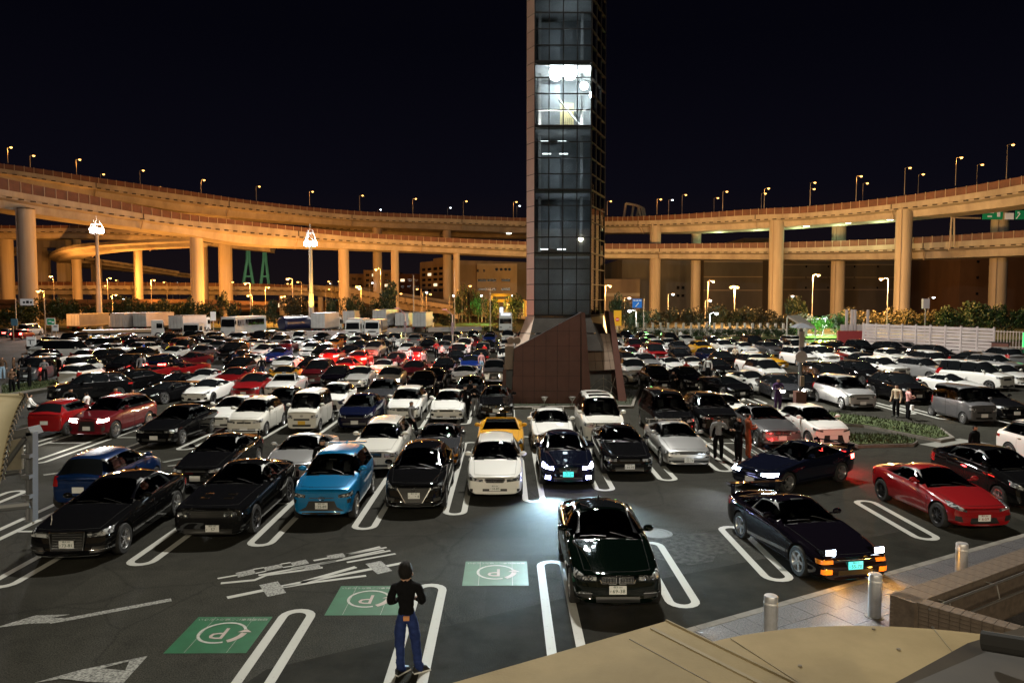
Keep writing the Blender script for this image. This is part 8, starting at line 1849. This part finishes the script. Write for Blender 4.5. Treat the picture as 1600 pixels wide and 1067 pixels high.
# right of the tower
R2 = [('sedan', 'champagne', 998, 600, 'dull champagne saloon against the tower fin', 'car', 1.2), ('supercar', 'white', 1062, 584, 'white sports coupe, left of the white pair right of the tower', 'car', .15), ('fastback coupe', 'white', 1096, 586, 'white coupe, right one of the white pair right of the tower', 'car', .1), ('hatch', 'black', 1040, 612, 'black hatchback next to the person in red', 'car', .1), ('sedan', 'black', 1092, 612, 'black saloon before the white pair', 'car', .1), ('supercar', 'black', 1164, 624, 'black low supercar left of the lit headlights', 'car', .25), ('touring coupe', 'white', 1204, 618, 'white coupe behind the black low supercar', 'car', .2), ('sedan', 'dark grey', 1240, 630, 'dark saloon with headlights lit behind the information post', 'car', 0), ('sedan', 'black', 1284, 628, 'black saloon right of the information post', 'car', .1), ('wide minivan', 'silver', 1352, 643, 'silver people carrier beside the beige coat', 'car', .05), ('kei van', 'grey', 1541, 666, 'grey boxy kei van by the right grass strip', 'car', .05), ('sedan', 'black', 1594, 660, 'black saloon right of the grey kei van', 'car', .05), ('suv', 'black', 1440, 634, 'black suv behind the beige coat', 'car', .05), ('minivan', 'white', 1580, 612, 'tall white minivan with tinted side windows, right side', 'car', .45), ('boxer coupe', 'white', 1538, 622, 'white coupe before the tall white minivan', 'car', .4), ('suv', 'silver', 1484, 598, 'silver suv with one lit lamp left of the tall white minivan', 'car', .35), ('suv', 'white', 1414, 596, 'white suv behind the black suv', 'car', .3), ('suv', 'black', 1378, 606, 'black suv between the silver people carrier and the white suv', 'car', .2), ('sedan', 'black', 1330, 604, 'black saloon behind the silver people carrier', 'car', .2), ('wide minivan', 'white', 1268, 574, 'white people carrier left of the matching one', 'car', .1), ('wide minivan', 'white', 1304, 572, 'white people carrier right of the matching one', 'car', .2), ('touring coupe', 'yellow', 1226, 578, 'yellow coupe behind the information post', 'car', .5), ('sedan', 'red', 1326, 568, 'red saloon before the dark red panel', 'car', .4), ('sedan', 'white', 1358, 568, 'white saloon right of the red saloon', 'car', .3), ('suv', 'navy', 1398, 552, 'navy suv before the white boarded fence', 'car', .3), ('suv', 'black', 1432, 560, 'black suv with both headlights lit before the boarded fence', 'car', .7), ('wide minivan', 'black', 1500, 570, 'black people carrier before the boarded fence', 'car', .5), ('sedan', 'black', 1572, 578, 'black saloon before the mesh fence', 'car', .5), ('suv', 'silver', 1600, 590, 'silver suv at the right edge before the mesh fence', 'car', .4), ('hatch', 'navy', 1120, 572, 'navy hatchback right of the white pair', 'car', .1), ('sedan', 'black', 1140, 594, 'black saloon before the navy hatchback', 'car', .1), ('sedan', 'silver', 1022, 582, 'silver saloon behind the person in red', 'car', .1), ('wide minivan', 'white', 1200, 590, 'white people carrier left of the yellow coupe', 'car', .1)]
for k, c, px, py, lab, cat, hd in R2:
    put(k, c, px, py, lab, cat, hd, group=G_LOT, lights=M_HID2 if 'headlights lit' in lab else None)
NEAR_N = len(PLACED)
# ------------------------------------------------------------------ the rest of the lot, bay by bay
KINDS_ = [('sedan', 20), ('box sedan', 12), ('touring coupe', 12), ('hatch', 10), ('suv', 10), ('fastback coupe', 8), ('boxer coupe', 8), ('wide minivan', 10), ('compact', 8), ('liftback', 6), ('sport wagon', 5), ('supercar', 4), ('kei van', 7), ('grand wagon', 3), ('minivan', 7), ('one box van', 3)]
COLS_ = [('black', 34), ('white', 27), ('pearl', 11), ('silver', 9), ('dark grey', 8), ('grey', 5), ('navy', 6), ('red', 5), ('dark red', 3), ('deep blue', 3), ('yellow', 1.5), ('champagne', 2), ('orange', .6)]
def pick(tab):
    t = rng.uniform(0, sum(w for _, w in tab))
    for k, w in tab:
        t -= w
        if t <= 0: return k
    return tab[0][0]
WORD = {'sedan': 'saloon', 'box sedan': 'square saloon', 'touring coupe': 'two-door coupe', 'hatch': 'tall hatchback', 'suv': 'suv', 'fastback coupe': 'fastback coupe', 'boxer coupe': 'low coupe', 'wide minivan': 'people carrier', 'compact': 'small hatchback', 'liftback': 'liftback', 'sport wagon': 'estate', 'supercar': 'supercar', 'kei van': 'boxy kei van', 'grand wagon': 'large estate', 'minivan': 'tall minivan', 'one box van': 'one-box van'}
def free(x, y, L_):
    for (a, b, l, w) in PLACED:
        if abs(x - a) < 2.05 and abs(y - b) < (L_ + l) / 2 + .15: return False
    return True
def visible(x, y):
    px = 791 + x / max(1, y) * FPX
    return -20 < px < 1640
fill = []
def slot(x, y, row, heading=0.0):
    if not visible(x, y) or rng.random() < .07: return
    k = pick(KINDS_); L_ = SP[k]['L']; yy = y + rng.uniform(-.25, .25)
    if not free(x, yy + L_ / 2, L_): return
    if -1.8 < x < 8.4 and 36 < yy + L_ / 2 < 50.5: return
    PLACED.append((x, yy + L_ / 2, L_, 1.8)); fill.append((row, x, yy, k, pick(COLS_), heading + rng.uniform(-.035, .035) + (PI if rng.random() < (.26 if x < 0 else .10) else 0)))
for n in range(2, 7):
    for half in (0, 1):
        for k in range(-45, 22):
            x = .1 + 2.3 * k + rng.uniform(-.12, .12); y = 21.3 + 15.2 * n + .56 * x + half * 5.25
            if x > 9.5 or y < 50 + .0 * x or y > 104 + .12 * x: continue
            if x < -.62 * y - 2 and y < 90: continue
            slot(x, y, n * 2 + half)
for n, y in enumerate((46.5, 51.8, 62.5, 67.8, 78.5, 83.8, 94, 99)):
    for k in range(0, 60):
        x = 9.4 + 2.35 * k + rng.uniform(-.12, .12)
        lim = 100 if x < 24 else (92 - (x - 24) * .55)
        if y > lim or (y < 50 and x < 10.5): continue
        slot(x, y - .10 * (x - 9), 20 + n, .06)
fill.sort(key=lambda f: (f[0], f[1]))
rows = {}
for f in fill: rows.setdefault(f[0], []).append(f)
ordw = ['first', 'second', 'third', 'fourth', 'fifth', 'sixth', 'seventh', 'eighth', 'ninth', 'tenth', 'eleventh', 'twelfth']
rk = {r: i for i, r in enumerate(sorted(k for k in rows if k < 20))}; rk2 = {r: i for i, r in enumerate(sorted(k for k in rows if k >= 20))}
seen = {}
for r, cars in rows.items():
    for i, (_, x, y, k, c, h) in enumerate(cars):
        where = f'{ordw[rk[r]]} row behind, tower-left' if r < 20 else f'{ordw[rk2[r]]} row, right of tower'
        L_ = cars[i - 1][4] + ' ' + WORD[cars[i - 1][3]].split()[-1] if i else None; R_ = cars[i + 1][4] + ' ' + WORD[cars[i + 1][3]].split()[-1] if i + 1 < len(cars) else None
        tailw = ' tail-on' if abs(h) > 2 else ''
        if L_ and R_: lab = f'{c} {WORD[k]}{tailw} between {L_} and {R_}, {where}'
        else: lab = f'{c} {WORD[k]}{tailw} at the {"left" if R_ else "right"} end of {where}'
        if lab in seen: seen[lab] += 1; lab = lab.replace(' between', ', another, between').replace(', ' + where, f', {where}') if seen[lab] > 2 else lab.replace('between', 'again between')
        else: seen[lab] = 1
        d = math.hypot(x, y)
        pos = Vector((x, y, 0))
        if abs(h) > 2: pos = Vector((x, y + SP[k]['L'], 0))
        if d < 64:
            make_car('parked_car', k, c, pos, h, lab, 'car', G_LOT, far=True, tails=M_STOP if (abs(h) > 2 and rng.random() < .55) else None, lights=M_HID2 if (abs(h) < 2 and i % 9 == 4) else None)
        else: far_car('parked_car', k, c, pos, h, lab, 'car', G_LOT)
print('FILL', len(fill), 'near', NEAR_N)
# cars moving on the road at the far left
for px, py, c, lab, k in ((22, 527, 'red', 'red hatchback driving away on the far left road', 'hatch'), (38, 521, 'white', 'white van with red tail lamps on the far left road', 'one box van'), (2, 524, 'dark grey', 'dark car cut off at the left edge of the far road', 'sedan')):
    g_ = ground(px, py + 4); far = make_car('moving_car', k, c, g_ + Vector((0, 4, 0)), PI, lab, 'car', 'cars on the far left road', far=True, tails=M_STOP)
# light thrown by the lit headlights
def beams(px, py, hd, w, col, z=.65, sep=.6, reach=9, cone=100):
    g_ = ground(px, py); d = Matrix.Rotation(hd, 3, 'Z') @ Vector((0, -1, 0)); s_ = Matrix.Rotation(hd, 3, 'Z') @ Vector((1, 0, 0))
    for q in (-sep, sep):
        p = g_ + s_ * q + d * .10 + Vector((0, 0, z)); lamp('headlight_beam', 'SPOT', p, w, col, .06, None, spot=cone, target=p + d * reach - Vector((0, 0, z + .2)), blend=1.0)
beams(889, 766, 0, 2300, (.56, .86, 1.0), .66, .62, 7, 84); beams(889, 766, 0, 60, (.45, .5, 1.0), .68)
beams(1345, 922, .17, 60, (.75, .85, 1.0), .75, .56, 6)
beams(1166, 768, -1.02, 200, (.85, .92, 1.0), .62)
beams(130, 690, -.06, 160, (1, .95, .82), .85, .7); beams(602, 612, 0, 300, (1, .95, .82), .65); beams(1240, 630, 0, 250, (1, .95, .82), .65)
gq = ground(1345, 922); d_ = Matrix.Rotation(.17, 3, 'Z') @ Vector((0, -1, 0)); s_ = Matrix.Rotation(.17, 3, 'Z') @ Vector((1, 0, 0))
for q in (-.62, .62): lamp('indicator_light', 'POINT', gq + d_ * .22 + s_ * q + Vector((0, 0, .40)), 18, (1, .45, .05), .05)
tl = ground(1166, 768) + Matrix.Rotation(-1.02, 3, 'Z') @ Vector((0, 4.85, .75)); lamp('tail_light_glow', 'POINT', tl + Vector((.25, .15, -.1)), 160, (1, .02, .02), .08)
for px, py in ((512, 572), (556, 577), (535, 592), (648, 570), (600, 552)): g_ = ground(px, py); lamp('tail_light_glow', 'POINT', g_ + Vector((0, -.7, .9)), 1800, (1, .03, .02), .1)
